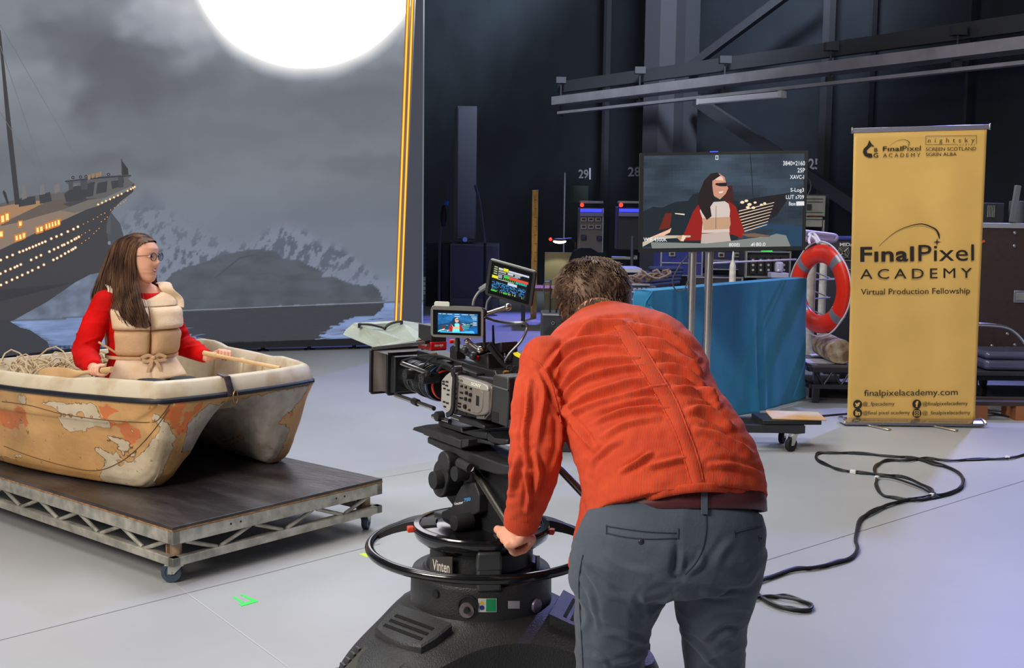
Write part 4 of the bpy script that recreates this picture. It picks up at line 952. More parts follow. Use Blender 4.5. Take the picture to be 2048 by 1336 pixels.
# torso rings: centre px, centre py, depth, half width px, half thickness m, tilt of the lateral axis in degrees (positive: right side higher)
TR = [(1356, 1019, 2.363, 181, .151, 8), (1350, 978, 2.385, 182, .150, 7), (1338, 940, 2.42, 180, .148, 8), (1316, 890, 2.47, 170, .145, 9), (1290, 840, 2.53, 162, .142, 8),
      (1266, 790, 2.59, 164, .140, 5), (1248, 745, 2.65, 168, .135, 2), (1232, 705, 2.71, 158, .118, 0), (1218, 675, 2.755, 122, .095, 4), (1204, 655, 2.79, 84, .075, 8), (1196, 640, 2.81, 66, .064, 10)]
def rings_px(T, n=44, e=.92, grow=0.0):
    C = [pr(a, b, Y) for a, b, Y, *_ in T]; out = []
    for i, (a, b, Y, w_, dth, tilt) in enumerate(T):
        t = (C[min(i+1, len(C)-1)]-C[max(i-1, 0)]).normalized(); r = radians(tilt)
        lat = (RT*cos(r)+UP*sin(r)); lat = (lat-t*lat.dot(t)*.6).normalized(); dp = t.cross(lat).normalized(); wm = w_*px2m(C[i])+grow
        out.append(ring3(C[i], lat, dp, wm, dth+grow, n, e))
    return out, C
rustm = mat('rust_corduroy', (186, 54, 20), .86, col2=(204, 70, 30), vs=14, thr=(.3, .7), sheen=.05)
# fine corduroy cord running along the body
nt = rustm.node_tree; b_ = nt.nodes['Principled BSDF']; b_.inputs['Sheen Tint'].default_value = (1, .55, .35, 1)
tc = nt.nodes.new('ShaderNodeTexCoord'); wv_ = nt.nodes.new('ShaderNodeTexWave'); wv_.inputs['Scale'].default_value = 105; wv_.inputs['Distortion'].default_value = 1.5
n_ = nt.nodes.new('ShaderNodeTexNoise'); n_.inputs['Scale'].default_value = 22; n_.inputs['Detail'].default_value = 5; nt.links.new(tc.outputs['Object'], wv_.inputs[0]); nt.links.new(tc.outputs['Object'], n_.inputs[0])
ad = nt.nodes.new('ShaderNodeMath'); ad.operation = 'MULTIPLY_ADD'; ad.inputs[1].default_value = .35; nt.links.new(wv_.outputs['Fac'], ad.inputs[0]); nt.links.new(n_.outputs[0], ad.inputs[2])
bp = nt.nodes.new('ShaderNodeBump'); bp.inputs['Strength'].default_value = .28; bp.inputs['Distance'].default_value = .01; nt.links.new(ad.outputs[0], bp.inputs['Height']); nt.links.new(bp.outputs[0], b_.inputs['Normal'])
SL, EL, WL = pr(1096, 728, 2.63), pr(1071, 915, 2.50), pr(1043, 1050, 2.56)
SR, ER, WR = pr(1362, 752, 2.76), pr(1305, 905, 2.88), pr(1240, 1040, 2.90)
HANDL = pr(1031, 1070, 2.585); PAN_A = pr(926, 928, 2.86)
pan_ax = (HANDL-PAN_A).normalized()
# body under the clothes, hands, neck
mskin = skin_mat('fair_skin_man', (220, 152, 122), (230, 168, 140))
bd = MB(); R_, C_ = rings_px(TR, grow=-.034); bd.loft(R_)
HC = pr(1181, 622, 2.875)
mM = frame(HC, Vector((-.20, .80, -.55)), Vector((.03, .50, .86)))
head_geo(bd, mM, 1.0)
bd.tube([pr(1205, 680, 2.76), pr(1195, 640, 2.80), HC+Vector((0, 0, -.02))], [.066, .060, .056], 20)
for S0, E0, W1, hk in ((SL, EL, WL, Vector((-.006, -.01, 0))), (SR, ER, WR, Vector((-.03, .06, 0)))):
    pp = smooth_path([S0, S0.lerp(E0, .5)+hk, E0, E0.lerp(W1, .5), W1], 6); bd.tube(pp, [lerp(.040, .026, i/(len(pp)-1.)) for i in range(len(pp))], 14)
grip_hand(bd, HANDL+pan_ax*.0, pan_ax, Vector((.25, -.88, -.35)), WL+Vector((0, 0, -.02)), r=.0165, thumb=1, sc=1.08)
PANR_A = pr(1120, 938, 2.86); HANDR = pr(1235, 1060, 2.93); grip_hand(bd, HANDR, (HANDR-PANR_A).normalized(), Vector((0, -.8, .6)), WR, r=.0165, thumb=-1, sc=1.05)
# legs: rings in px (inside trousers); they carry on below the frame down to the floor
LL = [(1235, 1100, 2.36, 96, .125, 6), (1240, 1150, 2.36, 100, .125, 4), (1238, 1195, 2.37, 87, .112, 2), (1224, 1246, 2.38, 74, .096, 0), (1222, 1292, 2.39, 70, .088, 0), (1219, 1336, 2.39, 65, .082, 0), (1216, 1420, 2.40, 62, .080, 0), (1212, 1500, 2.41, 62, .080, 0), (1206, 1600, 2.44, 58, .076, 0), (1202, 1740, 2.47, 50, .066, 0), (1200, 1815, 2.485, 52, .066, 0)]
LR = [(1434, 1090, 2.36, 96, .125, 6), (1428, 1145, 2.37, 92, .122, 6), (1427, 1190, 2.38, 75, .110, 4), (1424, 1243, 2.40, 66, .095, 0), (1424, 1292, 2.42, 60, .088, 0), (1428, 1336, 2.43, 58, .082, 0), (1436, 1420, 2.46, 58, .080, 0), (1444, 1500, 2.49, 58, .080, 0), (1452, 1600, 2.53, 55, .076, 0), (1458, 1740, 2.58, 48, .066, 0), (1460, 1790, 2.60, 50, .066, 0)]
PV = [(1362, 1020, 2.365, 160, .122, 4), (1360, 1033, 2.36, 170, .126, 3), (1352, 1050, 2.35, 177, .130, 2), (1342, 1085, 2.34, 186, .136, 1), (1332, 1112, 2.34, 188, .138, 1), (1331, 1136, 2.345, 176, .126, 0), (1338, 1150, 2.35, 110, .09, 0)]
for T in (PV, LL, LR): r, c = rings_px(T, grow=-.024); bd.loft(r)
me = fuse(bd, .0042, 3); man_body = link_mesh('body', me, mskin, man, W=True)
# shirt
sh = MB(); r, TCn = rings_px(TR); sh.loft(r)
def sleeve(mb, S0, E0, W1, r0, w1=.048, hook=Vector((0, 0, 0))):
    pp = smooth_path([S0, S0.lerp(E0, .5)+hook, E0, E0.lerp(W1, .5), W1], 6); n = len(pp)-1.
    mb.tube(pp, [interp(i/n, [0, .3, .5, .7, .88, 1], [r0, r0*.95, r0*.90, r0*.82, r0*.62, w1]) for i in range(len(pp))], 26); mb.ell(S0, (r0, r0, r0))
sleeve(sh, SL, EL, WL, .066, .038, Vector((-.006, -.01, 0))); sleeve(sh, SR, ER, WR, .062, .042, Vector((-.03, .06, 0)))
# hanging front flap on the near side and the bulge on the far side
fl = [(1206, 1000, 2.43), (1194, 1045, 2.43), (1170, 1100, 2.44), (1149, 1142, 2.45)]; rr = []
for i, (a, b, Y) in enumerate(fl):
    c = pr(a, b, Y); w_ = [52, 42, 30, 15][i]*px2m(c); rr.append(ring3(c, (RT*.8-UP*.6).normalized(), Vector((0, 1, 0)), w_, [.09, .085, .06, .03][i], 44))
sh.loft(rr)
me = fuse(sh, .0038, 8)
co = coords(me); no = normals(me)
PXY = np.array([pixel(Vector(c)) for c in co])
FOLD = [((300, 640), (380, 540), (480, 480), (600, 470), (720, 480)), ((340, 700), (400, 600), (500, 540), (620, 520), (760, 530)), ((360, 760), (430, 660), (540, 600), (660, 580), (800, 575)), ((370, 800), (470, 700), (600, 650), (720, 630), (850, 620)),
        ((380, 860), (500, 780), (620, 740), (760, 700), (880, 690)), ((400, 880), (560, 820), (680, 790), (800, 760), (940, 730)), ((520, 860), (640, 830), (760, 800), (880, 800), (960, 830)), ((540, 930), (640, 880), (760, 850), (880, 840), (980, 850)),
        ((760, 400), (900, 430), (1020, 500), (1110, 580)), ((800, 470), (920, 500), (1040, 570), (1140, 650)), ((850, 540), (960, 560), (1080, 620), (1170, 720)), ((900, 610), (1010, 630), (1110, 690), (1180, 760)), ((940, 670), (1040, 690), (1140, 740), (1210, 790)), ((980, 740), (1080, 740), (1180, 770), (1230, 820)),
        ((1060, 860), (1140, 850), (1230, 890), (1290, 940)), ((1100, 960), (1200, 980), (1320, 1040), (1400, 1090)), ((1180, 1150), (1300, 1150), (1400, 1180), (1450, 1210)), ((420, 480), (520, 420), (640, 400), (780, 400)), ((470, 440), (600, 395), (760, 380)),
        ((440, 930), (500, 1000), (540, 1060)), ((540, 1200), (560, 1120), (640, 1050), (700, 1020)), ((700, 1180), (800, 1130), (860, 1090)), ((860, 1150), (960, 1130), (1060, 1110)), ((600, 1000), (700, 940), (800, 910), (900, 900)),
        ((260, 660), (290, 760), (270, 900), (250, 1050)), ((210, 700), (200, 850), (180, 1000), (200, 1150)), ((320, 800), (370, 900), (365, 1050), (330, 1180)), ((150, 1100), (130, 1200), (110, 1300)), ((160, 900), (150, 1010), (170, 1080)), ((240, 1080), (260, 1200), (230, 1330)), ((180, 1180), (210, 1290), (200, 1400)), ((290, 640), (330, 720), (370, 830), (430, 920))]
def ridge(PXY, lines, off, sc, w0, seed=0):
    out = np.zeros(len(PXY)); rnd = random.Random(seed)
    for L_ in lines:
        pts = [(off[0]+p.x/sc, off[1]+p.y/sc) for p in smooth_path([(a, b, 0) for a, b in L_], 4)]; d = np.full(len(PXY), 1e9); tt = np.zeros(len(PXY)); n = len(pts)-1
        for i in range(n):
            a = np.array(pts[i]); b = np.array(pts[i+1]); ab = b-a; t = np.clip(((PXY-a) @ ab)/(ab @ ab), 0, 1); q_ = np.linalg.norm(PXY-a-t[:, None]*ab, axis=1); m = q_ < d; d[m] = q_[m]; tt[m] = (i+t[m])/n
        A = (.7+.6*rnd.random())*np.clip(np.sin(np.pi*np.clip(tt, .04, .96))**.6, 0, 1); w_ = w0*(.8+.5*rnd.random())
        out += A*(np.exp(-(d/w_)**2)-.62*np.exp(-((d-w_*1.9)/(w_*1.0))**2))
    return out
RD = ridge(PXY, FOLD, (980, 500), 2.672, 4.6)
for i in range(len(co)):
    p = Vector(co[i]); x, y = PXY[i]
    n2 = noise.noise(Vector((x*.022, y*.034, p.y*3)))+.5*noise.noise(Vector((x*.05, y*.07, p.y*6)))
    co[i] += no[i]*(.0100*RD[i]+.0040*n2)
setco(me, co); shirt = link_mesh('overshirt', me, rustm, man, W=True); sb = bvh_of(me, WM[man.name])
def on(bv, pts, off=.0015, n=5):
    return [q_ for q_ in (hit(bv, p.x, p.y, off) for p in smooth_path([(x, y, 0) for x, y in pts], n)) if q_ is not None]
mb = MB()
for path in (((1226, 652), (1252, 700), (1290, 755), (1322, 810), (1348, 860), (1366, 910), (1380, 960), (1388, 984)), ((1254, 648), (1286, 690), (1326, 755), (1352, 800), (1376, 860), (1394, 910), (1404, 950), (1410, 980)),
             ((1064, 716), (1085, 735), (1102, 765), (1112, 800), (1122, 845))):
    pp = on(sb, path, .001)
    if len(pp) > 3: mb.tube(pp, .0021, 6)
mk('seam', mb, rustm, shirt, W=True)
mb = MB(); lf = on(sb, ((1226, 652), (1252, 700), (1290, 755), (1322, 810), (1348, 860), (1366, 910), (1380, 960), (1388, 984)), .0); rf = on(sb, ((1254, 648), (1286, 690), (1326, 755), (1352, 800), (1376, 860), (1394, 910), (1404, 950), (1410, 980)), .0)
k = min(len(lf), len(rf)); rows = [[lf[i], lf[i].lerp(rf[i], .12)-FW*.0045, lf[i].lerp(rf[i], .5)-FW*.005, lf[i].lerp(rf[i], .88)-FW*.0045, rf[i]] for i in range(k)]; mb.loft(rows, cap=False, closed=False)
mk('back_pleat', mb, rustm, shirt, W=True, ang=80)
# hem band, collar and cuff
def band(path, wpx, off, th, name, parent, m, bv, r=.004):
    mb = MB(); pp = on(bv, path, off, 6)
    if len(pp) > 3:
        rings = []
        for i, p in enumerate(pp):
            t = (pp[min(i+1, len(pp)-1)]-pp[max(i-1, 0)]).normalized(); nrm = (EYEP-p).normalized(); s_ = t.cross(nrm).normalized(); nrm = s_.cross(t); w_ = wpx*px2m(p)/2
            rings.append([p+s_*w_+nrm*th*.4, p+s_*w_*.5+nrm*th, p-s_*w_*.5+nrm*th, p-s_*w_+nrm*th*.4, p-s_*w_-nrm*th, p+s_*w_-nrm*th])
        mb.loft(rings); return mk(name, mb, m, parent, W=True, ang=60)
band(((1198, 1040), (1225, 1025), (1262, 1007), (1310, 990), (1356, 980), (1400, 975), (1450, 976), (1495, 982), (1530, 993)), 19, .001, .005, 'hem', shirt, rustm, sb)
band(((1192, 1046), (1184, 1072), (1174, 1100), (1162, 1126), (1150, 1148)), 16, .001, .004, 'hem', shirt, rustm, sb)
mb = MB(); pts = [pr(*p) for p in ((1122, 664, 2.76), (1146, 646, 2.735), (1190, 628, 2.735), (1232, 618, 2.75), (1264, 624, 2.79), (1272, 634, 2.84), (1240, 646, 2.90), (1180, 664, 2.90), (1128, 672, 2.83)) ]
pts = smooth_path(pts+[pts[0]], 5)[:-1]; mb.tube(pts, .024, 12, closed=True, sq=.6); mk('collar', mb, rustm, shirt, W=True)
mb = MB(); c = WL+Vector((0, 0, .006)); d = (WL-EL).normalized(); mb.lathe([(.040, -.035), (.043, -.02), (.041, .0), (.040, .008), (.034, .008), (.034, -.03)], 28, frame(c, Vector((0, -1, 0)).cross(d), d)); mk('cuff', mb, rustm, shirt, W=True)
# trousers
slate = mat('slate_cotton', (58, 66, 80), .85, col2=(72, 82, 97), vs=5, thr=(.3, .7), bump=.12, bs=260, sheen=.15)
tr = MB()
for T in (PV, LL, LR): r, c = rings_px(T); tr.loft(r)
me = fuse(tr, .004, 6); co = coords(me); no = normals(me)
TFOLD = [((560, 640), (620, 780), (700, 880), (860, 920), (900, 980)), ((640, 790), (760, 880), (860, 910)), ((540, 760), (600, 860), (640, 980), (660, 1100)), ((1100, 860), (1010, 880), (950, 890)), ((1120, 900), (1000, 990), (960, 1050)), ((1180, 640), (1160, 740), (1130, 780)), ((1300, 640), (1280, 700), (1200, 760)), ((1540, 880), (1400, 880), (1300, 870)), ((1560, 1040), (1420, 1060), (1300, 1150)),
         ((1530, 1180), (1460, 1120), (1380, 1200)), ((1160, 1100), (1250, 1180), (1340, 1280), (1400, 1336)), ((930, 1250), (840, 1290), (740, 1310)), ((620, 1240), (700, 1290), (720, 1336)), ((700, 1120), (820, 1130), (940, 1180)), ((1640, 700), (1580, 800), (1500, 830)), ((720, 640), (820, 720), (960, 760)), ((560, 900), (600, 1010), (560, 1120), (600, 1220)), ((1480, 560), (1420, 620), (1380, 700))]
RT_ = ridge(np.array([pixel(Vector(c)) for c in co]), TFOLD, (980, 900), 3.064, 6.0, 3)
for i in range(len(co)):
    p = Vector(co[i]); x, y = pixel(p); 
    side = 1 if x > 1350 else -1; rdv = RT_[i]
    lat = abs(x-(1240 if side < 0 else 1430))/90.
    n = 1-abs(noise.noise(Vector((p.x*7+side*p.z*5, p.z*11-side*p.x*6, p.y*5))))*2.4
    am = np.interp(y, [1000, 1080, 1150, 1230, 1336, 1700], [.05, .25, .8, 1.0, .8, .5])
    n2 = 1-abs(noise.noise(Vector((p.x*15, p.z*5, p.y*9+4))))*2.5
    co[i] += no[i]*(.0040*rdv+am*.005*n*abs(n)+.002*n2)
    if abs(x-1352) < 14 and 1050 < y < 1160: co[i] += np.array((0, .012*(1-abs(x-1352)/14.)*(y-1050)/110., 0))
setco(me, co); trou = link_mesh('trousers', me, slate, man, W=True); tb = bvh_of(me, WM[man.name])
mb = MB()
for path in (((1213, 1052), (1250, 1058), (1300, 1064), (1352, 1066)), ((1213, 1066), (1250, 1074), (1300, 1078), (1354, 1076)), ((1213, 1050), (1213, 1068)), ((1357, 1057), (1356, 1078)), ((1468, 1066), (1500, 1058), (1524, 1054)), ((1468, 1062), (1470, 1074)),
             ((1412, 1022), (1412, 1060), (1404, 1100), (1388, 1130), (1370, 1148)), ((1166, 1110), (1158, 1160), (1160, 1220), (1164, 1290), (1166, 1336), (1166, 1420))):
    pp = on(tb, path, .0006)
    if len(pp) > 2: mb.tube(pp, .0016, 6)
mk('pocket_seam', mb, mat('slate_seam', (44, 52, 64), .9), trou, W=True)
mb = MB(); 
for bx, by in ((1282, 1084), (1519, 1078)):
    p = hit(tb, bx, by, .001)
    if p is not None: mb.ell(p, (.006, .003, .006)); 
    mk('pocket_button', mb, mat('dark_button', (36, 42, 54), .4), trou, W=True); mb = MB()
# belt and loop
mb = MB(); r, c = rings_px([(1362, 1024, 2.362, 168, .130, 3), (1362, 1005, 2.368, 167, .130, 3), (1361, 988, 2.372, 163, .127, 3), (1354, 970, 2.39, 150, .115, 4)], grow=.002); mb.loft(r, cap=False); bt = mk('belt', mb, mat('maroon_leather', (84, 34, 38), .45), man, W=True, ang=70)
s_ = bt.modifiers.new('t', 'SOLIDIFY'); s_.thickness = .003
mb = MB(); rg = []
for a, b in ((1408, 978), (1408, 1000), (1409, 1022)):
    p = pr(a, b, 2.21); c = pr(1362, b, 2.36); 
    q_ = hit(bvh_of(bt.data, WM[man.name]), a, min(b, 1012), .003); rg.append(q_ if q_ is not None else p)
mb.bar(rg[0]+Vector((0, -.004, .0)), rg[-1]+Vector((0, -.004, -.016)), .013, .004, up=(0, -1, 0)); mk('belt_loop', mb, slate, trou, W=True, bevel=.001)
# shoes
for T in (LL, LR):
    a, b, Y = T[-1][:3]; c = pr(a, b, Y); mb = MB(); rings = []
    for k in range(12):
        t = k/11.; y = lerp(-.09, .19, t); w_ = interp(t, [0, .08, .4, .75, .93, 1], [.02, .036, .038, .048, .036, .008]); h = interp(t, [0, .1, .35, .6, 1], [.05, .085, .095, .06, .03])
        rings.append([Vector((c.x+w_*cos(2*pi*q/20), c.y+y-.02, .012+max(0, h*.5+h*.5*sin(2*pi*q/20)))) for q in range(20)])
    mb.loft(rings); so_ = mk('shoe', mb, mat('dark_suede', (48, 40, 36), .8), man, W=True, ang=70); mb = MB(); mb.prism([(c.x+interp(t, [0, .08, .4, .75, .93, 1], [.02, .038, .040, .050, .038, .008])*s, c.y+lerp(-.09, .19, t)-.02) for s in (-1, 1) for t in ([k/11. for k in range(12)][::s])], 0.0, .016); mk('sole', mb, RUBBER, so_, W=True)
# hair: cap plus short tufts
mhair = mat('short_brown_hair', (90, 72, 60), .6, spec=.2, col2=(144, 120, 100), vs=34, thr=(.36, .70))
mb = MB(); n = 64; zs = list(np.linspace(-.088, .117, 32)); cap = [[mM @ Vector(head_pt(z, 2*pi*k/n, .010, False)) for k in range(n)] for z in zs]
up_ = mM.to_3x3() @ Vector((0, 0, .008)); roots = []
def hairy(x, z): return x < interp(z, [-.09, -.06, -.03, .0, .04, .07, .117], [-.040, -.030, -.012, .004, .02, .055, .2])
for i in range(len(zs)-1):
    for k in range(n):
        x, y, z = head_pt((zs[i]+zs[i+1])/2, 2*pi*(k+.5)/n, 0, False)
        if hairy(x, z): mb.add([cap[i][k]+up_, cap[i][(k+1) % n]+up_, cap[i+1][(k+1) % n]+up_, cap[i+1][k]+up_], [(0, 1, 2, 3)])
M3 = mM.to_3x3()
random.seed(21)
for _ in range(5200):
    z = random.uniform(-.09, .117) if random.random() < .7 else random.uniform(.06, .117); t = random.uniform(0, 2*pi); x, y, zz = head_pt(z, t, .010, False)
    if not hairy(x, z): continue
    P = Vector((x, y, z+.006)); nrm = Vector((x+.01, y*1.1, z*1.0)).normalized(); crown = Vector((-.05, .01, .12))
    flow = (P-crown); flow = (flow-nrm*flow.dot(nrm)); flow = flow.normalized() if flow.length > 1e-4 else Vector((1, 0, 0))
    cl = noise.noise_vector(P*34)*.9+noise.noise_vector(P*70)*.4; L_ = random.uniform(.012, .024)*(1.25 if z > .05 else 1.0); d0 = (nrm*.75+flow*.6+cl*.7).normalized(); d1 = (nrm*.05+flow*1.0+cl*1.0-Vector((0, 0, .25))).normalized()
    pts = [P, P+d0*L_*.45, P+d0*L_*.45+d1*L_*.5]; pts = [mM @ p for p in pts]; mb.tube(pts, [.0013, .0011, .0004], 3, cap=False)
bodyb = bvh_of(man_body.data, WM[man.name]); nape = [(1122, 648), (1132, 615), (1150, 596), (1200, 586), (1250, 586), (1262, 612), (1262, 626), (1200, 640), (1150, 652), (1130, 656)]
for _ in range(4500):
    x = random.uniform(1120, 1264); y = random.uniform(586, 658)
    if not inside(nape, x, y): continue
    p = hit(bodyb, x, y, .0)
    if p is None or p.y > 3.0: continue
    L_ = random.uniform(.012, .022); d_ = (-UP*.8-FW*.35+RT*random.gauss(0, .25)).normalized(); mb.tube([p+FW*.002, p+d_*L_*.5-FW*.003, p+d_*L_-FW*.001], [.0024, .0020, .0008], 3, cap=False)
mk('hair', mb, mhair, man, W=True, ang=80)
# ================================================================ CAMERA PEDESTAL AND FLUID HEAD
PX, PY = -.071, 2.9
ped = thing('camera_pedestal', 'black studio camera pedestal with steering ring and fluid head under the film camera', 'camera pedestal', (PX, PY, 0))
O_ = Vector((PX, PY, 0)); cf = Vector((-.55, .835, 0)).normalized(); cl = Vector((-cf.y, cf.x, 0))
pedm = mat('pedestal_black', (44, 44, 46), .42, bump=.25, bs=260, var=.08, vs=5); pedd = mat('pedestal_dark', (24, 24, 27), .5, bump=.15, bs=200); padm = mat('rubber_tread', (66, 67, 64), .8, bump=.3, bs=220)
gloss = mat('gloss_black', (16, 16, 18), .16, coat=.4)
# base shell with three lobes
def lobe(t):
    d = max(math.exp(-(((t-a+pi) % (2*pi)-pi)/radians(27))**2) for a in (radians(227), radians(347), radians(107)))
    return .245+.225*d
def bring(sc, z0, drop, n=120):
    out = []
    for k in range(n):
        t = 2*pi*k/n; R = lobe(t); r = R*sc if sc > 0 else -sc; out.append(Vector((r*cos(t), r*sin(t), z0-drop*max(0, (r-.18)/.30))))
    return out
mb = MB(); mb.loft([bring(-.160, .54, 0), bring(-.172, .525, 0), bring(-.182, .513, .0), bring(.80, .506, .11), bring(.955, .498, .12), bring(.985, .480, .125), bring(1.0, .43, .13), bring(1.03, .10, .0), bring(1.03, .05, 0)])
mk('base_shell', mb, pedm, ped, ang=28)
mb = MB(); mb.loft([bring(1.035, .045, 0), bring(1.05, .04, 0), bring(1.05, .02, 0), bring(1.02, .015, 0)]); mk('cable_guard', mb, RUBBER, ped)
for a in (227, 347, 107):
    a = radians(a); mb = MB(); T = Matrix.Translation((.36*cos(a), .36*sin(a), .0625)) @ Matrix.Rotation(a, 4, 'Z') @ Matrix.Rotation(pi/2, 4, 'X'); mb.lathe([(0, -.03), (.055, -.03), (.0625, -.02), (.0625, .02), (.055, .03), (0, .03)], 28, T); mk('wheel', mb, RUBBER, ped)
    # tread pad, slotted vent block and ribs on each lobe
    Mz = Matrix.Rotation(a, 4, 'Z'); slope = -.14
    def top(x): return .498-.125*max(0, (x-.18)/.30)+.012
    def P3(x, y, dz=0): return Mz @ Vector((x, y, top(x)+dz))
    mb = MB(); q_ = [(.325, -.075), (.325, .075), (.425, .058), (.425, -.058)]; mb.loft([[P3(x, y, -.01) for x, y in q_], [P3(x, y, .002) for x, y in q_]]); mk('tread_pad', mb, padm, ped, bevel=.003)
    mb = MB(); q_ = [(.20, -.10), (.20, .10), (.25, .096), (.285, .084), (.298, .03), (.298, -.03), (.285, -.084), (.25, -.096)]; mb.loft([[P3(x, y, -.01) for x, y in q_], [P3(x, y, .014) for x, y in q_], [P3(x*.99, y*.95, .018) for x, y in q_]]); vb = mk('vent_block', mb, pedm, ped, ang=30)
    for i, x in enumerate((.228, .246, .264)):
        mb = MB(); q_ = [(x, -.068), (x, .068), (x+.008, .068), (x+.008, -.068)]; mb.loft([[P3(u, v, .010) for u, v in q_], [P3(u, v, .0195) for u, v in q_]]); mk('vent_slot', mb, mat('slot_black', (6, 6, 7), .9), vb)
    for sy in (-1, 1):
        for k in range(6):
            x = .335+k*.018; y = sy*(.088-.012*k/3.); mb = MB(); mb.box(P3(x, y, -.012), (.009, .024, .03), (Mz @ Matrix.Rotation(sy*.25, 4, 'Z')).to_3x3()); mk('edge_rib', mb, pedm, ped, bevel=.002)
# column
mb = MB(); mb.lathe([(0, .46), (.180, .46), (.182, .47), (.180, .585), (.176, .595), (.150, .60), (.146, .604), (0, .604)], 72); mk('column_drum', mb, pedm, ped, ang=30)
mb = MB(); mb.lathe([(0, .60), (.142, .60), (.140, .612), (.132, .617), (.132, .66), (.150, .668), (0, .668)], 64); mk('column_neck', mb, pedd, ped, ang=30)
mb = MB(); mb.lathe([(0, .655), (.10, .655), (.150, .664), (.170, .680), (.1765, .698), (.1765, .706), (.173, .711), (.160, .712), (.158, .709), (.115, .709), (.110, .712), (0, .712)], 80); mk('turntable', mb, gloss, ped, ang=40)
for a0, a1 in ((1.2, 2.55), (2.9, 3.45), (-1.3, -.25), (.1, .9)):
    mb = MB(); n = 16; rings = []
    for k in range(n+1):
        a = lerp(a0, a1, k/n); rings.append([Vector((r*cos(a), r*sin(a), z)) for r, z in ((.118, .708), (.118, .7135), (.155, .7135), (.155, .708))])
    mb.loft(rings); mk('turntable_panel', mb, mat('grey_panel', (58, 60, 62), .55), ped)
# steering ring with arms
RZ = .652; RR = .285
mb = MB(); mb.tube([(RR*cos(t), RR*sin(t), RZ) for t in [2*pi*k/96 for k in range(96)]], .0118, 16, closed=True); mk('steering_ring', mb, gloss, ped)
for a in (165, 18, 275):
    a = radians(a); mb = MB(); rings = []
    for k in range(9):
        t = k/8.; r = lerp(.165, RR-.002, t); z = lerp(.697, RZ, t**1.6); w_ = lerp(.030, .020, t); h = lerp(.015, .009, t)
        c = Vector((r*cos(a), r*sin(a), z)); s_ = Vector((-sin(a), cos(a), 0)); rings.append([c+s_*w_+Vector((0, 0, h)), c-s_*w_+Vector((0, 0, h)), c-s_*w_-Vector((0, 0, h)), c+s_*w_-Vector((0, 0, h))])
    if a < 4.5: mb.loft(rings); mk('ring_arm', mb, BLACK, ped, bevel=.004)
for a0, a1, m, nm in ((2.13, 2.24, mat('red_tape', (196, 30, 44), .4), 'red_tape'), (.42, .46, mat('red_tape', (196, 30, 44), .4), 'red_tape')):
    mb = MB(); mb.tube([(RR*cos(t), RR*sin(t), RZ) for t in [lerp(a0, a1, k/6.) for k in range(7)]], .0130, 16); mk(nm, mb, m, ped)
mb = MB(); T = Matrix.Rotation(radians(190), 4, 'Z') @ Matrix.Translation((.176, 0, .700)); mb.box((.006, 0, 0), (.018, .022, .014), M=T); mk('release_catch', mb, mat('orange_red', (214, 66, 34), .4), ped, bevel=.003)
mb = MB(); T = Matrix.Rotation(radians(-12), 4, 'Z') @ Matrix.Translation((.176, 0, .700)); mb.box((.006, 0, 0), (.014, .02, .014), M=T); mk('release_catch', mb, mat('orange_red', (214, 66, 34), .4), ped, bevel=.003)
# things on the front of the column; pc(angle) -> frame whose x looks outward
def pc(px, py, r, dz=0):
    for k in range(40): pass
    d = ray(px, py); ox, oy = EYEP.x-PX, EYEP.y-PY; A = d.x**2+d.y**2; B = 2*(ox*d.x+oy*d.y); Cc = ox*ox+oy*oy-r*r; t = (-B-sqrt(max(0, B*B-4*A*Cc)))/(2*A); P = EYEP+d*t; a = math.atan2(P.y-PY, P.x-PX)
    return Matrix.Translation((P.x-PX, P.y-PY, P.z)) @ Matrix.Rotation(a, 4, 'Z'), a
def curved(x0, y0, x1, y1, r, th, nm, m, parent=ped, n=10):
    out = []; 
    for k in range(n+1):
        x = lerp(x0, x1, k/n); Tt, a = pc(x, y0, r); Tb, a = pc(x, y1, r); zt = Tt.translation.z; zb_ = Tb.translation.z
        out.append([Vector(((r+e)*cos(a), (r+e)*sin(a), z)) for e, z in ((0, zb_), (th, zb_), (th, zt), (0, zt))])
    mb = MB(); mb.loft(out); return mk(nm, mb, m, parent, ang=60)
def on_cyl(r): 
    def f(x, y):
        T, a = pc(x, y, r); return T.translation
    return f
np_ = curved(862, 1113, 906, 1152, .150, .004, 'name_plate', mat('plate_brown', (52, 48, 46), .5)); mb = MB(); text_fit(mb, 'Vinten', 865, 1121, 899, 1143, lambda x, y: on_cyl(.1545)(x, y+(x-866)*.22-3), bold=.015); mk('lettering', mb, mat('silver_letter', (200, 188, 178), .4), np_, flat=True)
curved(1070, 1112, 1093, 1150, .146, .004, 'name_plate', mat('plate_grey', (62, 62, 66), .5))
mb = MB(); T, a = pc(976, 1135, .150); mb.box((.012, 0, .022), (.036, .062, .046), M=T, taper=.92); mb.box((.014, 0, -.022), (.034, .058, .060), Matrix.Rotation(-.10, 3, 'Y'), M=T); mk('brake_lever', mb, mat('lever_grey', (52, 54, 56), .35), ped, bevel=.005)
lb = curved(956, 1197, 993, 1224, .181, .001, 'safety_label', mat('label_white', (226, 226, 220), .5)); curved(972, 1198, 992, 1223, .1822, .0004, 'safety_label_green', mat('label_green', (22, 158, 96), .5), lb)
mb = MB(); poly_on(mb, [(964, 1200), (969.5, 1209), (958.5, 1209)], on_cyl(.1825)); mk('warning_triangle', mb, mat('label_yellow', (236, 200, 40), .5), lb, flat=True)
mb = MB(); poly_on(mb, disc(964, 1215.5, 5, 16), on_cyl(.1825)); mk('mandatory_disc', mb, mat('label_blue', (46, 52, 150), .5), lb, flat=True)
curved(1016, 1202, 1039, 1217, .181, .001, 'serial_label', mat('label_grey', (190, 186, 196), .5))
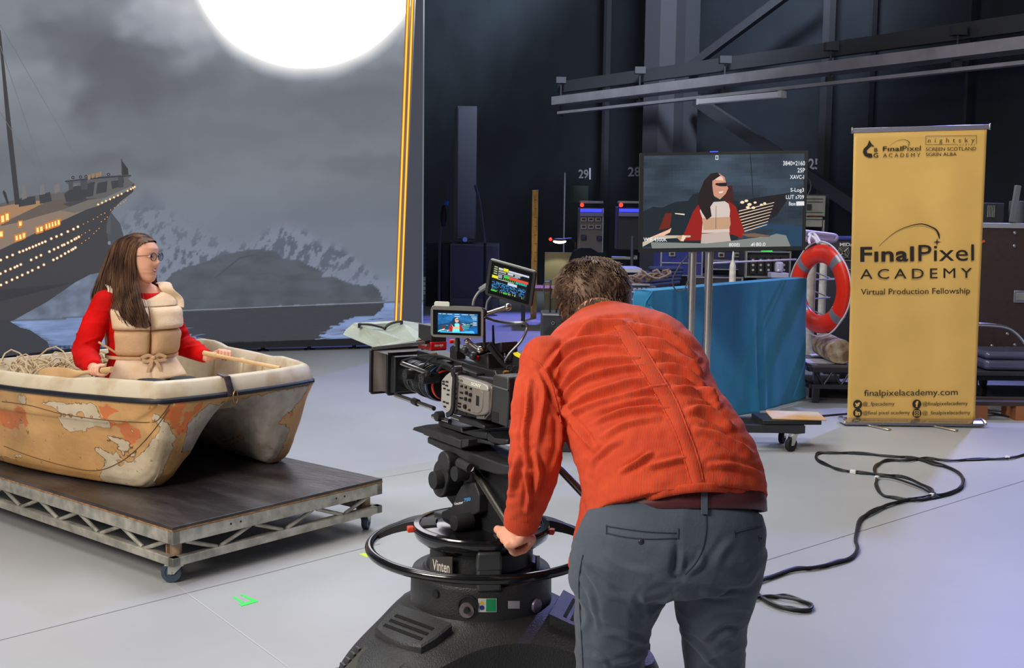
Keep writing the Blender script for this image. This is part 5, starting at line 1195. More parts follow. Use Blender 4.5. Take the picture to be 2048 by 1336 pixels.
def dsc(px, py, r, prof, m, nm, rr=.181):
    mb = MB(); T, a = pc(px, py, rr); mb.lathe(prof, 28, T @ Matrix.Rotation(pi/2, 4, 'Y')); return mk(nm, mb, m, ped)
dsc(872, 1188, 0, [(0, .003), (.009, .003), (.0095, .0), (.012, .0), (.012, -.002)], pedd, 'locking_screw'); dsc(936, 1211, 0, [(.026, .0), (.026, .004), (.022, .005), (.020, .001), (0, .001)], pedd, 'socket_surround')
so = dsc(934, 1220, 0, [(0, .006), (.018, .006), (.020, .0)], mat('socket_plate', (120, 112, 112), .45, metal=.3), 'socket_plate'); dsc(935, 1218, 0, [(0, .016), (.007, .016), (.008, .0)], BLACK, 'socket_key')
dsc(1072, 1211, 0, [(0, .006), (.016, .006), (.018, .003), (.018, 0)], mat('badge_violet', (128, 116, 140), .35, metal=.4), 'round_badge')
for k in range(3):
    T, a = pc(1112+k*13, 1222, .178); mb = MB(); mb.box((.03, 0, .0), (.05, .012, .038), M=T); mk('pedal', mb, BLACK, ped, bevel=.004)
mb = MB(); mb.box((1.0, 0, 0), (0, 0, 0)) if False else None
# ---- fluid head, profile traced on planes parallel to the camera's side
def SP(px, py, y): return onp(px, py, O_+cl*y, cl)
def sprism(mb, poly, y, depth):
    A = [SP(a, b, y) for a, b in poly]; B = [p-cl*depth for p in A]; n = len(A); mb.add(A+B, [tuple(range(n)), tuple(range(2*n-1, n-1, -1))]+[(i, n+i, n+(i+1) % n, (i+1) % n) for i in range(n)])
def sp(nm, poly, y, depth, m, parent, bevel=.002):
    mb = MB(); sprism(mb, poly, y, depth); return mk(nm, mb, m, parent, W=True, bevel=bevel)
def sdisc(nm, px, py, r, y, depth, m, parent, rim=None, n=36):
    c = SP(px, py, y); mb = MB(); M = frame(c, cl) @ Matrix.Rotation(pi/2, 4, 'Y'); mb.lathe([(0, 0), (r*.93, 0), (r, -.003), (r, -depth), (0, -depth)], n, M); return mk(nm, mb, m, parent, W=True, ang=50)
headm = mat('head_black', (38, 38, 41), .5, bump=.25, bs=320)
K2 = 1176/220.
def h(l): return [(820+x/K2, 830+y/K2) for x, y in l]
sp('sliding_plate', h([(22, 160), (40, 132), (170, 105), (300, 120), (900, 300), (900, 330), (760, 300), (520, 300), (150, 205)]), .055, .10, headm, ped)
sp('plate_slab', h([(140, 130), (540, 270), (540, 362), (140, 210)]), .085, .022, headm, ped); sp('plate_slab', h([(540, 262), (620, 262), (620, 330), (530, 362)]), .082, .10, headm, ped)
sp('head_platform', h([(182, 232), (480, 340), (745, 440), (960, 520), (1130, 560), (1130, 640), (930, 640), (700, 570), (480, 420), (350, 385), (182, 300)]), .07, .13, headm, ped, .004)
mb = MB(); q_ = h([(560, 450), (745, 545), (980, 530), (800, 440)]); mb.add([SP(a, b, y) for (a, b), y in zip(q_, (.07, .07, -.02, -.02))]+[SP(a, b+6, y) for (a, b), y in zip(q_, (.07, .07, -.02, -.02))], [(0, 1, 2, 3), (7, 6, 5, 4), (0, 4, 5, 1), (1, 5, 6, 2), (2, 6, 7, 3), (3, 7, 4, 0)]); mk('platform_cover', mb, headm, ped, W=True, bevel=.002)
sp('head_body', h([(350, 385), (640, 480), (900, 560), (1080, 640), (1020, 900), (1010, 1180), (930, 1280), (700, 1290), (500, 1230), (460, 980), (380, 880), (330, 620)]), .035, .10, pedd, ped, .006)
sp('side_cheek', h([(330, 1150), (335, 1035), (440, 985), (470, 920), (500, 840), (545, 760), (600, 720), (690, 725), (740, 850), (735, 1040), (700, 1060), (640, 1080), (600, 1200), (520, 1240), (400, 1210), (360, 1180)]), .062, .03, headm, ped, .003)
mb = MB(); text_fit(mb, 'Vector', 908, 1003.5, 926.5, 1009, lambda x, y: SP(x, y-(x-908)*.22+2, .0625), bold=.02); lt = mk('lettering', mb, mat('letter_white', (222, 222, 222), .5), ped, W=True, flat=True)
mb = MB(); text_fit(mb, '750', 928, 996, 941, 1003, lambda x, y: SP(x, y-(x-928)*.2+1, .0625), bold=.03); mk('number_lettering', mb, mat('letter_blue', (70, 160, 235), .5), ped, W=True, flat=True)
hs = [(880, 943, .034), (874, 972, .040)]
mb = MB(); 
for a, b, r in ((886, 926, .030), (880, 950, .038), (876, 966, .038)): c = SP(a, b, .085); mb.lathe([(0, 0), (r*.95, 0), (r, -.004), (r, -.05), (0, -.05)], 36, frame(c, cl) @ Matrix.Rotation(pi/2, 4, 'Y'))
me = fuse(mb, .0025, 3); link_mesh('balance_housing', me, headm, ped, W=True)
kn = sdisc('balance_knob', 865, 961, .0235, .108, .026, mat('knob_black', (30, 30, 32), .5), ped); sdisc('drag_knob', 908, 948, .0195, .100, .035, mat('knob_black', (30, 30, 32), .5), ped); sdisc('tilt_knob', 907, 1046, .0205, .110, .05, mat('knob_black', (30, 30, 32), .5), ped)
mb = MB(); c = SP(919, 925, .09); mb.cyl(c, SP(942, 937, .09), .0125, n=20); mk('bar_clamp', mb, headm, ped, W=True)
mb = MB(); P = [SP(940, 936, .09), pr(950, 946, 2.83), pr(962, 962, 2.80), HANDL-pan_ax*.02, HANDL+pan_ax*.012]; mb.tube(smooth_path(P, 6), .0095, 14); mk('pan_bar', mb, mat('polished_dark_bar', (150, 146, 140), .34, metal=1.0), ped, W=True)
mb = MB(); P = [pr(1090, 915, 2.98), pr(1122, 940, 2.97), HANDR-(HANDR-PANR_A).normalized()*.03, HANDR+(HANDR-PANR_A).normalized()*.05]; mb.tube(P, .0105, 14); mk('pan_bar', mb, mat('polished_dark_bar', (150, 146, 140), .34, metal=1.0), ped, W=True)
mb = MB(); mb.tube([HANDL-pan_ax*.04, HANDL+pan_ax*.018], .0145, 16); mk('bar_grip', mb, RUBBER, ped, W=True)
# ================================================================ FILM CAMERA
cam_t = thing('film_camera', 'rigged cinema camera with lens, matte box and monitors on the pedestal', 'camera', SP(930, 850, 0).xy.to_3d()+Vector((0, 0, SP(930, 850, 0).z)))
cblk = mat('camera_black', (34, 34, 37), .42, bump=.1, bs=300); cgry = mat('camera_warm_grey', (128, 120, 114), .45, metal=.25, bump=.12, bs=400); clgt = mat('camera_light_grey', (176, 174, 166), .4, metal=.3); cdk = mat('button_black', (18, 18, 20), .35); silv = mat('rod_silver', (205, 198, 190), .22, metal=1.0)
K3 = 1415/180.
def k(l): return [(880+x/K3, 730+y/K3) for x, y in l]
# body core
sp('body_core', k([(200, 120), (850, 210), (860, 800), (780, 880), (200, 780)]), .060, .13, cblk, cam_t, .004)
sd = sp('side_panel', k([(250, 165), (330, 172), (480, 225), (640, 270), (735, 318), (765, 370), (762, 700), (735, 760), (690, 790), (560, 800), (420, 760), (250, 700)]), .078, .025, cgry, cam_t, .004)
sp('panel_top_band', k([(255, 172), (330, 180), (480, 232), (630, 276), (725, 322), (756, 372), (755, 410), (660, 398), (500, 355), (258, 262)]), .0795, .004, clgt, sd, .0015)
sp('card_door', k([(530, 372), (655, 408), (668, 440), (668, 660), (640, 735), (590, 765), (500, 745)]), .0800, .004, cgry, sd, .0015)
sp('card_window', k([(566, 478), (612, 492), (606, 650), (560, 636)]), .0810, .003, cdk, sd, .001)
mb = MB(); text_fit(mb, 'SONY', 942.5, 766.5, 962, 773, lambda x, y: SP(x, y+(x-942.5)*.27-2.6, .0803), bold=.03); mk('lettering', mb, mat('letter_cream', (236, 232, 214), .4), sd, W=True, flat=True)
mb = MB(); text_fit(mb, 'FX9', 916, 758.5, 925, 764, lambda x, y: SP(x, y+(x-916)*.27-1, .0803), bold=.02); mk('model_lettering', mb, mat('letter_dark', (60, 58, 56), .4), sd, W=True, flat=True)
for x, y, r in ((325, 335, .0028), (390, 352, .0028), (468, 375, .0026), (400, 440, .0046), (462, 470, .0046), (385, 535, .0046), (450, 555, .0046), (375, 655, .0058), (443, 708, .0026), (240, 375, .003), (235, 455, .003), (230, 530, .003)):
    a, b = k([(x, y)])[0]; sdisc('button', a, b, r, .083 if x > 250 else .080, .006, cdk, sd, n=14)
for x, y in ((328, 435), (322, 520), (298, 605), (295, 655), (385, 765)):
    a, b = k([(x, y)])[0]; sp('button_bar', [(a-2.6, b-2.2), (a+2.6, b-.8), (a+2.6, b+2.2), (a-2.6, b+.9)], .081, .004, cdk, sd, .0004)
sp('assistant_panel', k([(20, 240), (90, 160), (140, 120), (190, 130), (180, 640), (140, 760), (60, 700), (10, 600)]), .082, .02, clgt, cam_t, .003)
for x, y in ((50, 260), (105, 265), (100, 325), (65, 370), (125, 395), (120, 465), (60, 580), (110, 600), (70, 655), (50, 300)):
    a, b = k([(x, y)])[0]; sp('button_bar', [(a-2.4, b-2.2), (a+2.4, b-1.2), (a+2.4, b+2.2), (a-2.4, b+1.2)], .0835, .004, cdk, cam_t, .0004)
mb = MB(); P = [SP(*p, .088) for p in k([(215, 60), (205, 140), (228, 200), (215, 400), (205, 640), (180, 740), (110, 790)])]; ribbon(mb, smooth_path(P, 4), .012, .003, up=cf); mk('cage_bracket', mb, cblk, cam_t, W=True)
sdisc('bracket_knob', 908, 739, .0085, .100, .02, cblk, cam_t); sdisc('bracket_knob', 872, 833, .013, .078, .02, cblk, cam_t)
sp('panel_edge_guard', k([(770, 300), (815, 360), (800, 640), (780, 760), (700, 860), (560, 850), (570, 800), (700, 795), (762, 740), (775, 420)]), .074, .03, mat('guard_grey', (110, 106, 100), .4, metal=.4), cam_t, .003)
# extension unit and battery behind the body
xt = sp('extension_unit', k([(835, 150), (1070, 195), (1075, 560), (1050, 985), (930, 940), (800, 890), (800, 560)]), .070, .13, mat('unit_black', (46, 47, 49), .5, bump=.12, bs=320), cam_t, .004)
sp('unit_strip', k([(830, 315), (1060, 385), (1060, 410), (830, 340)]), .0725, .003, mat('strip_grey', (92, 92, 92), .4), xt, .0008)
for i in range(7):
    y = 722+i*26; sp('vent_slot', k([(808, y), (918, y+36), (918, y+46), (808, y+10)]), .0712, .002, mat('slot_black', (6, 6, 7), .9), xt, .0)
sp('battery', k([(1090, 200), (1330, 180), (1330, 1040), (1120, 1000), (1050, 860), (1090, 560)]), .052, .11, cblk, cam_t, .004)
sp('battery_plate', k([(1070, 860), (1130, 860), (1125, 1000), (1060, 985)]), .066, .02, mat('unit_black', (46, 47, 49), .5), cam_t, .002)
# base and rods
sp('rod_base', k([(-30, 860), (340, 990), (340, 1060), (440, 1030), (730, 1060), (730, 1170), (560, 1150), (340, 1080), (-30, 960)]), .060, .11, cblk, cam_t, .003)
sp('dovetail', k([(300, 800), (560, 880), (690, 950), (700, 1010), (620, 1000), (300, 900)]), .066, .12, cblk, cam_t, .003); sp('rear_foot', k([(740, 1060), (840, 1150), (1060, 1170), (1060, 1240), (960, 1260), (800, 1230), (730, 1180)]), .062, .09, cblk, cam_t, .004)
for i, (p0, p1, y) in enumerate((((791, 790), (868, 817), .055), ((816, 775), (902, 806), -.005), ((866, 832), (900, 843), .062), ((904, 833), (922, 839), .062), ((804, 727), (858, 747), .060))):
    mb = MB(); mb.cyl(SP(*p0, y), SP(*p1, y), .0062, n=16); mk('support_rod', mb, silv, cam_t, W=True)
mb = MB(); mb.cyl(SP(827, 802, .055), SP(836, 806, .055), .0095, n=16); mk('rod_clamp', mb, cblk, cam_t, W=True)
# lens
LA = SP(810, 744, 0); LB = SP(893, 771, 0); lx = (LA-LB).normalized(); LL_ = (LA-LB).length; ML = frame(LB, lx); lm = ML @ Matrix.Rotation(pi/2, 4, 'Y')
def lz(prof, m, nm, parent, n=48): mb = MB(); mb.lathe([(r, z) for r, z in prof], n, lm); return mk(nm, mb, m, parent, W=True, ang=40)
lens = lz([(0, 0), (.036, 0), (.037, .02), (.046, .022), (.0475, .026), (.0475, .058), (.044, .060), (.044, .075), (.047, .078), (.047, .105), (.043, .108), (.041, .135), (.040, .15), (.043, .153), (.043, LL_-.02), (.040, LL_), (.034, LL_+.002), (.030, LL_-.01), (0, LL_-.015)], mat('lens_black', (30, 30, 33), .25, metal=.3), 'lens', cam_t)
lz([(.0375, .002), (.040, .002), (.040, .012), (.0375, .012)], mat('lens_red', (208, 52, 44), .4), 'red_ring', lens); lz([(.0478, .028), (.0484, .028), (.0484, .031), (.0478, .031)], mat('lens_blue', (90, 120, 190), .3), 'blue_ring', lens)
for z in (.066, .112, .140, .158): lz([(.0448 if z < .1 else .0425, z), (.0462 if z < .1 else .0438, z), (.0462 if z < .1 else .0438, z+.004), (.0448 if z < .1 else .0425, z+.004)], mat('lens_grey', (96, 96, 98), .3, metal=.6), 'scale_ring', lens)
mb = MB()
for z0, z1, r in ((.034, .054, .0478), (.082, .1, .0473)):
    for i in range(72):
        a = 2*pi*i/72; mb.box((0, 0, 0), (z1-z0, .0016, .0018), M=ML @ Matrix.Rotation(a, 4, 'X') @ Matrix.Translation(((z0+z1)/2, 0, r)))
tgr = mk('gear_teeth', mb, cblk, lens, W=True, flat=True)
for a, b, y in ((809, 750, .07), (842, 758, .075)):
    mo = sdisc('focus_motor', a, b, .0150, y, .05, cblk, cam_t); 
    for q_ in range(5): sdisc('motor_pin', a+3.2*cos(q_*1.257), b+3.8*sin(q_*1.257), .0018, y+.0015, .003, silv, mo, n=8)
# matte box with shade and its opened flag
MF = LA+lx*.075; MBk = LA-lx*.005
mM4 = frame(LA, lx)
def rect(x, hy, hz, dz=0): return [mM4 @ Vector((x, y, z+dz)) for y, z in ((hy, -hz), (hy, hz), (-hy, hz), (-hy, -hz))]
mb = MB(); mb.loft([rect(-.012, .055, .052), rect(.02, .060, .054), rect(.050, .080, .060)], cap=False); mtb = mk('matte_box', mb, mat('matte_brown', (74, 66, 62), .6), cam_t, W=True, ang=20); s_ = mtb.modifiers.new('t', 'SOLIDIFY'); s_.thickness = .004
mb = MB()
for x0, a, b in ((.050, .081, .061), (-.012, .060, .056)):
    r0 = rect(x0, a, b); 
    for i in range(4): mb.bar(r0[i], r0[(i+1) % 4], .010, .010, up=lx)
mk('shade_frame', mb, cblk, mtb, W=True, bevel=.002)
mb = MB(); mb.loft([rect(-.035, .050, .050), rect(-.010, .056, .054)]); mk('filter_stage', mb, cblk, mtb, W=True, bevel=.003)
flag_m = mat('flag_sheet', (136, 146, 136), .5, var=.05, vs=20, bump=.15, bs=400); 
K4 = 340/2048.
def g4(l): return [(560+x*K4, 560+y*K4) for x, y in l]
def quad(nm, pts, m, th=.0016):
    mb = MB(); A = pts; nrm = (A[1]-A[0]).cross(A[2]-A[0]).normalized()*th; n = len(A); mb.add(A+[p+nrm for p in A], [tuple(range(n-1, -1, -1)), tuple(range(n, 2*n))]+[(i, (i+1) % n, n+(i+1) % n, n+i) for i in range(n)]); return mk(nm, mb, m, mtb, W=True, flat=True)
hin0 = (758, 697); hin1 = (832, 690)
dY = 3.12
f0 = [ond(*p, y) for p, y in zip(g4([(1215, 800), (970, 540), (1270, 580), (1460, 500), (1640, 730), (1640, 775)]), (3.07, 3.17, 3.17, 3.17, 3.03, 3.03))]
quad('top_flag', f0, flag_m)
quad('side_flag', [ond(*p, y) for p, y in zip(g4([(1150, 815), (760, 655), (800, 590), (880, 525), (970, 535), (1215, 790)]), (3.07, 3.15, 3.19, 3.19, 3.172, 3.068))], flag_m)
quad('side_flag', [ond(*p, y) for p, y in zip(g4([(1460, 500), (1700, 530), (1780, 560), (1780, 700), (1640, 730)]), (3.172, 3.20, 3.20, 3.06, 3.032))], flag_m)
quad('rear_flag', [ond(*p, y) for p, y in zip(g4([(880, 522), (1460, 492), (1700, 525), (1460, 515), (1270, 590), (970, 545)]), (3.21, 3.21, 3.22, 3.18, 3.18, 3.18))], flag_m)
mb = MB(); mb.tube(smooth_path([ond(*p, 3.155) for p in g4([(955, 530), (1080, 535), (1180, 555), (1262, 580)])], 5), .0035, 8); mb.tube(smooth_path([ond(*p, 3.155) for p in g4([(1262, 580), (1320, 530), (1400, 505), (1470, 500)])], 5), .0035, 8)
for p in g4([(955, 548), (1466, 515)]): mb.box(ond(*p, 3.155), (.007, .007, .013))
mb.ell(ond(*g4([(1262, 580)])[0], 3.155), .005); mk('flag_stay', mb, cblk, mtb, W=True)
mb = MB(); mb.bar(ond(*g4([(1150, 820)])[0], 3.06), ond(*g4([(1780, 750)])[0], 3.0), .03, .008); mk('flag_hinge', mb, cblk, mtb, W=True)
mb = MB(); mb.bar(ond(801, 691.5, 3.02), ond(812, 691, 3.01), .002, .004); mk('flag_label', mb, WHITE, mtb, W=True)
sp('top_rig_plate', [(832, 700), (990, 742), (1000, 770), (975, 762), (905, 745), (835, 718)], .035, .07, cblk, cam_t, .003)
# tracking sensor
MO = SP(862, 700, .075); 
sens = MB(); Rm = Matrix((cf, cl, Vector((0, 0, 1)))).transposed()
def rb(nm, c, d, m, parent=cam_t, bevel=.002, yaw=0.0, pitch=0.0, roll=0.0):
    mb = MB(); R = Rm @ Matrix.Rotation(yaw, 3, 'Z') @ Matrix.Rotation(pitch, 3, 'Y') @ Matrix.Rotation(roll, 3, 'X'); mb.box(c, d, R); return mk(nm, mb, m, parent, W=True, bevel=bevel), R
c0 = SP(862, 703, .060); L1, W1_, H1_ = .070, .046, .066
cen = c0+cf*L1/2-cl*W1_/2+Vector((0, 0, H1_/2+.001))
sb_, R = rb('tracking_sensor', cen, (L1, W1_, H1_), cblk)
rb('sensor_band', cen-Vector((0, 0, H1_/2-.0125)), (L1+.002, W1_+.002, .022), mat('sensor_red', (206, 24, 34), .4), sb_)
for (ox, oy, fx, fy) in ((0, W1_/2+.0014, cf, None), (-(L1/2+.0014), 0, -cl, None)):
    base = cen-Vector((0, 0, H1_/2-.0125))+cf*ox+cl*oy; d = -cf if oy else -cl; ww = .016 if oy else .013
    mb = MB(); text_fit(mb, 'mo-sys', -ww, -.004, ww, .004, lambda x, y: base+d*x-Vector((0, 0, y)), bold=.03); mk('lettering', mb, mat('letter_pale', (238, 220, 214), .5), sb_, W=True, flat=True)
# top handle and clutter
sp('handle_post', [(868, 690), (878, 688), (884, 735), (873, 738)], .015, .03, cblk, cam_t, .002) if False else None
sp('handle', [(899, 694), (905, 690), (964, 716), (972, 752), (958, 748), (955, 725), (912, 700), (913, 740), (899, 736)], .02, .03, cblk, cam_t, .003)
sp('handle_rear_post', [(938, 716), (975, 706), (977, 756), (955, 750), (952, 726)], .03, .05, cblk, cam_t, .003)
sp('receiver_box', [(958, 692), (1002, 684), (1002, 706), (962, 720)], .0, .05, cblk, cam_t, .003); sp('receiver_box', [(925, 690), (958, 684), (962, 704), (928, 712)], .03, .04, mat('box_dark_grey', (60, 58, 58), .5), cam_t, .003)
mb = MB(); mb.cyl(ond(987, 690, 2.86), ond(986, 650, 2.86), .0035, .0025, 10); mk('antenna', mb, RUBBER, cam_t, W=True)
for p0, p1, r, m, nm in (((935, 682), (960, 700), .0055, silv, 'friction_arm'), ((966, 630), (1016, 614), .0052, silv, 'friction_arm'), ((930, 700), (946, 712), .006, cblk, 'friction_arm')):
    mb = MB(); mb.cyl(ond(*p0, 2.82), ond(*p1, 2.82), r, n=14); mb.ell(ond(*p1, 2.82), r*1.7); mb.ell(ond(*p0, 2.82), r*1.5); mk(nm, mb, m, cam_t, W=True)
mb = MB(); mb.cyl(ond(968, 630, 2.83), ond(969, 700, 2.83), .0035, n=10); mk('monitor_post', mb, cblk, cam_t, W=True)
for a, b, y, r, m in ((947, 716, .045, .006, mat('red_anodised', (208, 28, 40), .3)), (899, 683, .05, .005, mat('red_anodised', (208, 28, 40), .3)), (1007, 745, .03, .004, mat('brass_knob', (176, 132, 70), .3, metal=.8)), (864, 709, .06, .004, mat('brass_knob', (176, 132, 70), .3, metal=.8)), (909, 685, .06, .006, mat('brass_knob', (176, 132, 70), .3, metal=.8))):
    sdisc('thumbscrew', a, b, r, y, .014, m, cam_t, n=18)
for p0, p1 in (((868, 720), (900, 726)), ((845, 712), (880, 718)), ((915, 737), (960, 750))):
    mb = MB(); mb.bar(SP(*p0, .05), SP(*p1, .05), .022, .009); mk('rig_clamp', mb, cblk, cam_t, W=True, bevel=.002)
bt_ = sp('battery_pack', [(1010, 703), (1065, 712), (1068, 752), (1008, 742)], -.02, .07, cblk, cam_t, .003); sp('battery_label', [(1024, 706), (1034, 704), (1046, 712), (1064, 712), (1064, 722), (1046, 720), (1030, 712)], -.0185, .002, mat('label_bright_yellow', (232, 214, 40), .5), bt_, .0005)
for i in range(5):
    mb = MB(); c = ond(1019+i*11, 737+i*1.5, 2.80); mb.tube([c+Vector((.0065*cos(t), 0, .0075*sin(t))) for t in [2*pi*j/16 for j in range(16)]], .0022, 8, closed=True); mk('coiled_cable', mb, RUBBER, cam_t, W=True)
def cable(pts, r, m=RUBBER, nm='cable', parent=cam_t):
    mb = MB(); mb.tube(smooth_path([ond(*p) for p in pts], 6), r, 8); return mk(nm, mb, m, parent, W=True)
grc = mat('grey_cable', (120, 122, 126), .35)
cable(((962, 630, 2.84), (985, 640, 2.84), (1020, 646, 2.84), (1048, 646, 2.83), (1054, 656, 2.83), (1042, 682, 2.82), (1020, 706, 2.82), (1010, 722, 2.82)), .0036, mat('cable_sheen', (70, 72, 78), .2))
cable(((946, 611, 2.84), (948, 600, 2.84), (956, 586, 2.84), (968, 576, 2.84), (978, 568, 2.82)), .0032, grc); cable(((972, 622, 2.84), (974, 605, 2.84), (980, 595, 2.83), (984, 590, 2.82)), .0022, grc)
cable(((976, 690, 2.82), (995, 715, 2.82), (1015, 735, 2.82), (1048, 746, 2.82), (1070, 746, 2.84)), .0052); cable(((980, 686, 2.83), (1002, 712, 2.83), (1022, 728, 2.83), (1046, 745, 2.83)), .004)
cable(((803, 722, 3.02), (830, 714, 3.0), (862, 710, 2.96), (895, 716, 2.92), (925, 728, 2.9)), .0026); cable(((845, 735, 2.99), (858, 720, 2.97), (880, 712, 2.95), (905, 722, 2.92)), .0026); cable(((875, 742, 2.95), (888, 728, 2.92), (905, 735, 2.9)), .004)
mb = MB(); mb.bar(ond(960, 580, 2.83), ond(975, 570, 2.82), .012, .012); mk('cable_plug', mb, grc, cam_t, W=True, bevel=.003)
# on-camera monitor showing the shot
def plane_frame(tl_, tr_, bl_, Y):
    a, b, c = ond(*tl_, Y[0]), ond(*tr_, Y[1]), ond(*bl_, Y[2]); x = (b-a); z = (a-c); n = x.cross(z).normalized()
    if n.dot(a-EYEP) > 0: n = -n
    return a, x, z, n
def slab_from(tl_, tr_, bl_, Y, th, r=.0, back=True):
    a, x, z, n = plane_frame(tl_, tr_, bl_, Y); lx_, lz_ = x.length, z.length; ux, uz = x.normalized(), z.normalized()
    pts = []
    if r <= 0: pts = [(0, 0), (lx_, 0), (lx_, -lz_), (0, -lz_)]
    else:
        for cx, cy, a0 in ((lx_-r, -r, 90), (r, -r, 180), (r, -lz_+r, 270), (lx_-r, -lz_+r, 0)):
            seq = [cx+r*cos(radians(a0+t)) for t in (0, 22, 45, 68, 90)]; pts += [(cx+r*cos(radians(a0-90+t+0)), cy+r*sin(radians(a0-90+t))) for t in (0, 22, 45, 68, 90)]
    P = [a+ux*u+uz*v for u, v in pts]; Q = [p-n*th for p in P]; m_ = len(P); mb = MB(); mb.add(P+Q, [tuple(range(m_)), tuple(range(2*m_-1, m_-1, -1))]+[(i, (i+1) % m_, m_+(i+1) % m_, m_+i) for i in range(m_)])
    return mb, (a, x, z, n)
mb, fr = slab_from((863, 613), (965, 617), (863, 672), (2.80, 2.80, 2.80), .022, .008); mon = mk('monitor', mb, mat('monitor_grey', (150, 148, 142), .35, metal=.5), cam_t, W=True, bevel=.002)
def inset(fr, x0, y0, x1, y1, off):
    a, x, z, n = fr; return lambda u, v, o=0: a+x*(x0+(x1-x0)*u)-z*(y0+(y1-y0)*v)+n*(off+o)
f = inset(fr, .03, .10, .97, .94, .0004); mb = MB(); poly_on(mb, [(0, 0), (1, 0), (1, 1), (0, 1)], f); mk('bezel', mb, gloss, mon, W=True, flat=True)
SCRM = vmat('screen_pixels', 1.0, .25)
def shot(fn, blue=0.0, name='screen', parent=None, osd=True, full=True):
    """picture of the woman in the boat, u to the right and v downwards in 0..1"""
    mb = MB(); n = [0]
    def B(c): return tuple(lerp(v, w_, blue) for v, w_ in zip(c, (c[0]*.55+8, min(255, c[1]*1.35+22), min(255, c[2]*1.75+36)))) if blue and max(c)-min(c) < 60 else (tuple(min(255, v*1.25) for v in c) if blue else c)
    def P(poly, c):
        n[0] += 1; o = n[0]*2.0e-5*(1.0 if full else .6); mb.add([fn(u, v, o) for u, v in poly], [tuple(range(len(poly)))], col=B(c))
    for j in range(30):
        for i in range(44):
            u, v = i/44., j/30.; q_ = noise.fractal(Vector((u*3.2+7, v*5.5, 2)), 1.0, 2.0, 4); g_ = lerp(70, 58, v)+22*q_+10*math.exp(-((u-.35)/.2)**2-((v-.2)/.1)**2)
            mb.add([fn(u, v), fn(u+1/44., v), fn(u+1/44., v+1/30.), fn(u, v+1/30.)], [(0, 1, 2, 3)], col=B((g_*.82, g_*1.0, g_*1.18)))
    P([(0, .60), (.06, .55), (.12, .56), (.2, .50), (.28, .49), (.31, .42), (.36, .40), (.42, .46), (.6, .50), (.6, .98), (0, .98)], (34, 42, 48))
    P([(.84, .82), (.70, .80), (.74, .74), (1, .78), (1, 1), (.6, 1)], (40, 66, 92)); P([(.66, .0), (.665, .0), (.69, .46), (.685, .46)], (32, 38, 46))
    P([(.58, .60), (.62, .50), (.70, .47), (.78, .45), (.92, .42), (.90, .50), (.84, .66), (.76, .74), (.68, .80), (.6, .80)], (36, 34, 36))
    for a in range(8):
        v0 = .52+a*.034; P([(.60, v0+.085), (.60, v0+.095), (.82-a*.006, v0-.015+.02), (.82-a*.006, v0-.022+.02)], (236, 206, 178))
    for u, v, r in ((.62, .515, .013), (.645, .50, .012), (.70, .52, .01), (.665, .54, .014), (.69, .575, .012), (.74, .545, .010), (.655, .57, .012), (.76, .53, .01)): P(disc(u, v, r, 10, r*1.2), (250, 226, 190))
    P([(.10, .80), (.14, .62), (.18, .62), (.17, .78)], (110, 40, 30)); P([(.02, .90), (.16, .80), (.18, .78), (.17, .83), (.05, .93)], (240, 190, 160)); P([(.20, .62), (.26, .63), (.26, .645), (.20, .63)], (230, 216, 190))
    P([(.50, .60), (.50, .34), (.555, .33), (.57, .56)], (70, 36, 34))
    P([(.24, .92), (.27, .80), (.31, .62), (.34, .54), (.38, .51), (.54, .51), (.58, .56), (.61, .70), (.64, .84), (.62, .90), (.56, .86), (.36, .92)], (150, 34, 28))
    P([(.37, .53), (.42, .51), (.51, .50), (.535, .53), (.545, .60), (.54, .72), (.545, .84), (.37, .84), (.375, .70), (.355, .60)], (212, 196, 188)); P([(.37, .68), (.545, .67), (.55, .75), (.54, .80), (.38, .81)], (196, 156, 126)); P([(.37, .85), (.54, .83), (.555, .94), (.365, .96)], (196, 178, 168)); P([(.455, .55), (.458, .55), (.46, .8), (.456, .8)], (120, 96, 80))
    P([(.42, .22), (.47, .20), (.505, .24), (.52, .33), (.53, .36), (.515, .42), (.48, .48), (.44, .44)], (206, 148, 124)); P([(.44, .225), (.49, .235), (.50, .28), (.45, .27)], (236, 200, 180)); P([(.45, .305), (.52, .30), (.52, .34), (.48, .34), (.45, .325)], (46, 30, 32))
    P([(.46, .19), (.42, .20), (.38, .27), (.35, .40), (.34, .52), (.37, .62), (.40, .70), (.43, .66), (.42, .56), (.45, .48), (.43, .38), (.43, .28), (.48, .225)], (42, 32, 32)); P([(.47, .40), (.50, .39), (.495, .41), (.475, .415)], (236, 220, 214))
    P([(.0, .93), (.10, .86), (.30, .865), (.30, .885), (.09, .90), (.0, .98)], (196, 184, 166)); P([(.06, 1.0), (.05, .93), (.40, .955), (.56, .93), (.80, .88), (.84, .86), (.90, .88), (.93, 1.0)], (130, 134, 130)); P([(.62, .86), (.70, .85), (.80, .88), (.80, .895), (.66, .89)], (120, 96, 80)); P([(.21, .88), (.25, .86), (.27, .90), (.24, .93)], (200, 150, 120)); P([(.25, .86), (.275, .87), (.255, .93), (.24, .92)], (236, 214, 184))
    o = mk(name, mb, SCRM, parent, W=True, flat=True)
    return o, n[0]
f = inset(fr, .125, .20, .905, .86, .0010); scr, _n = shot(f, blue=1.0, parent=mon, full=False)
mb = MB()
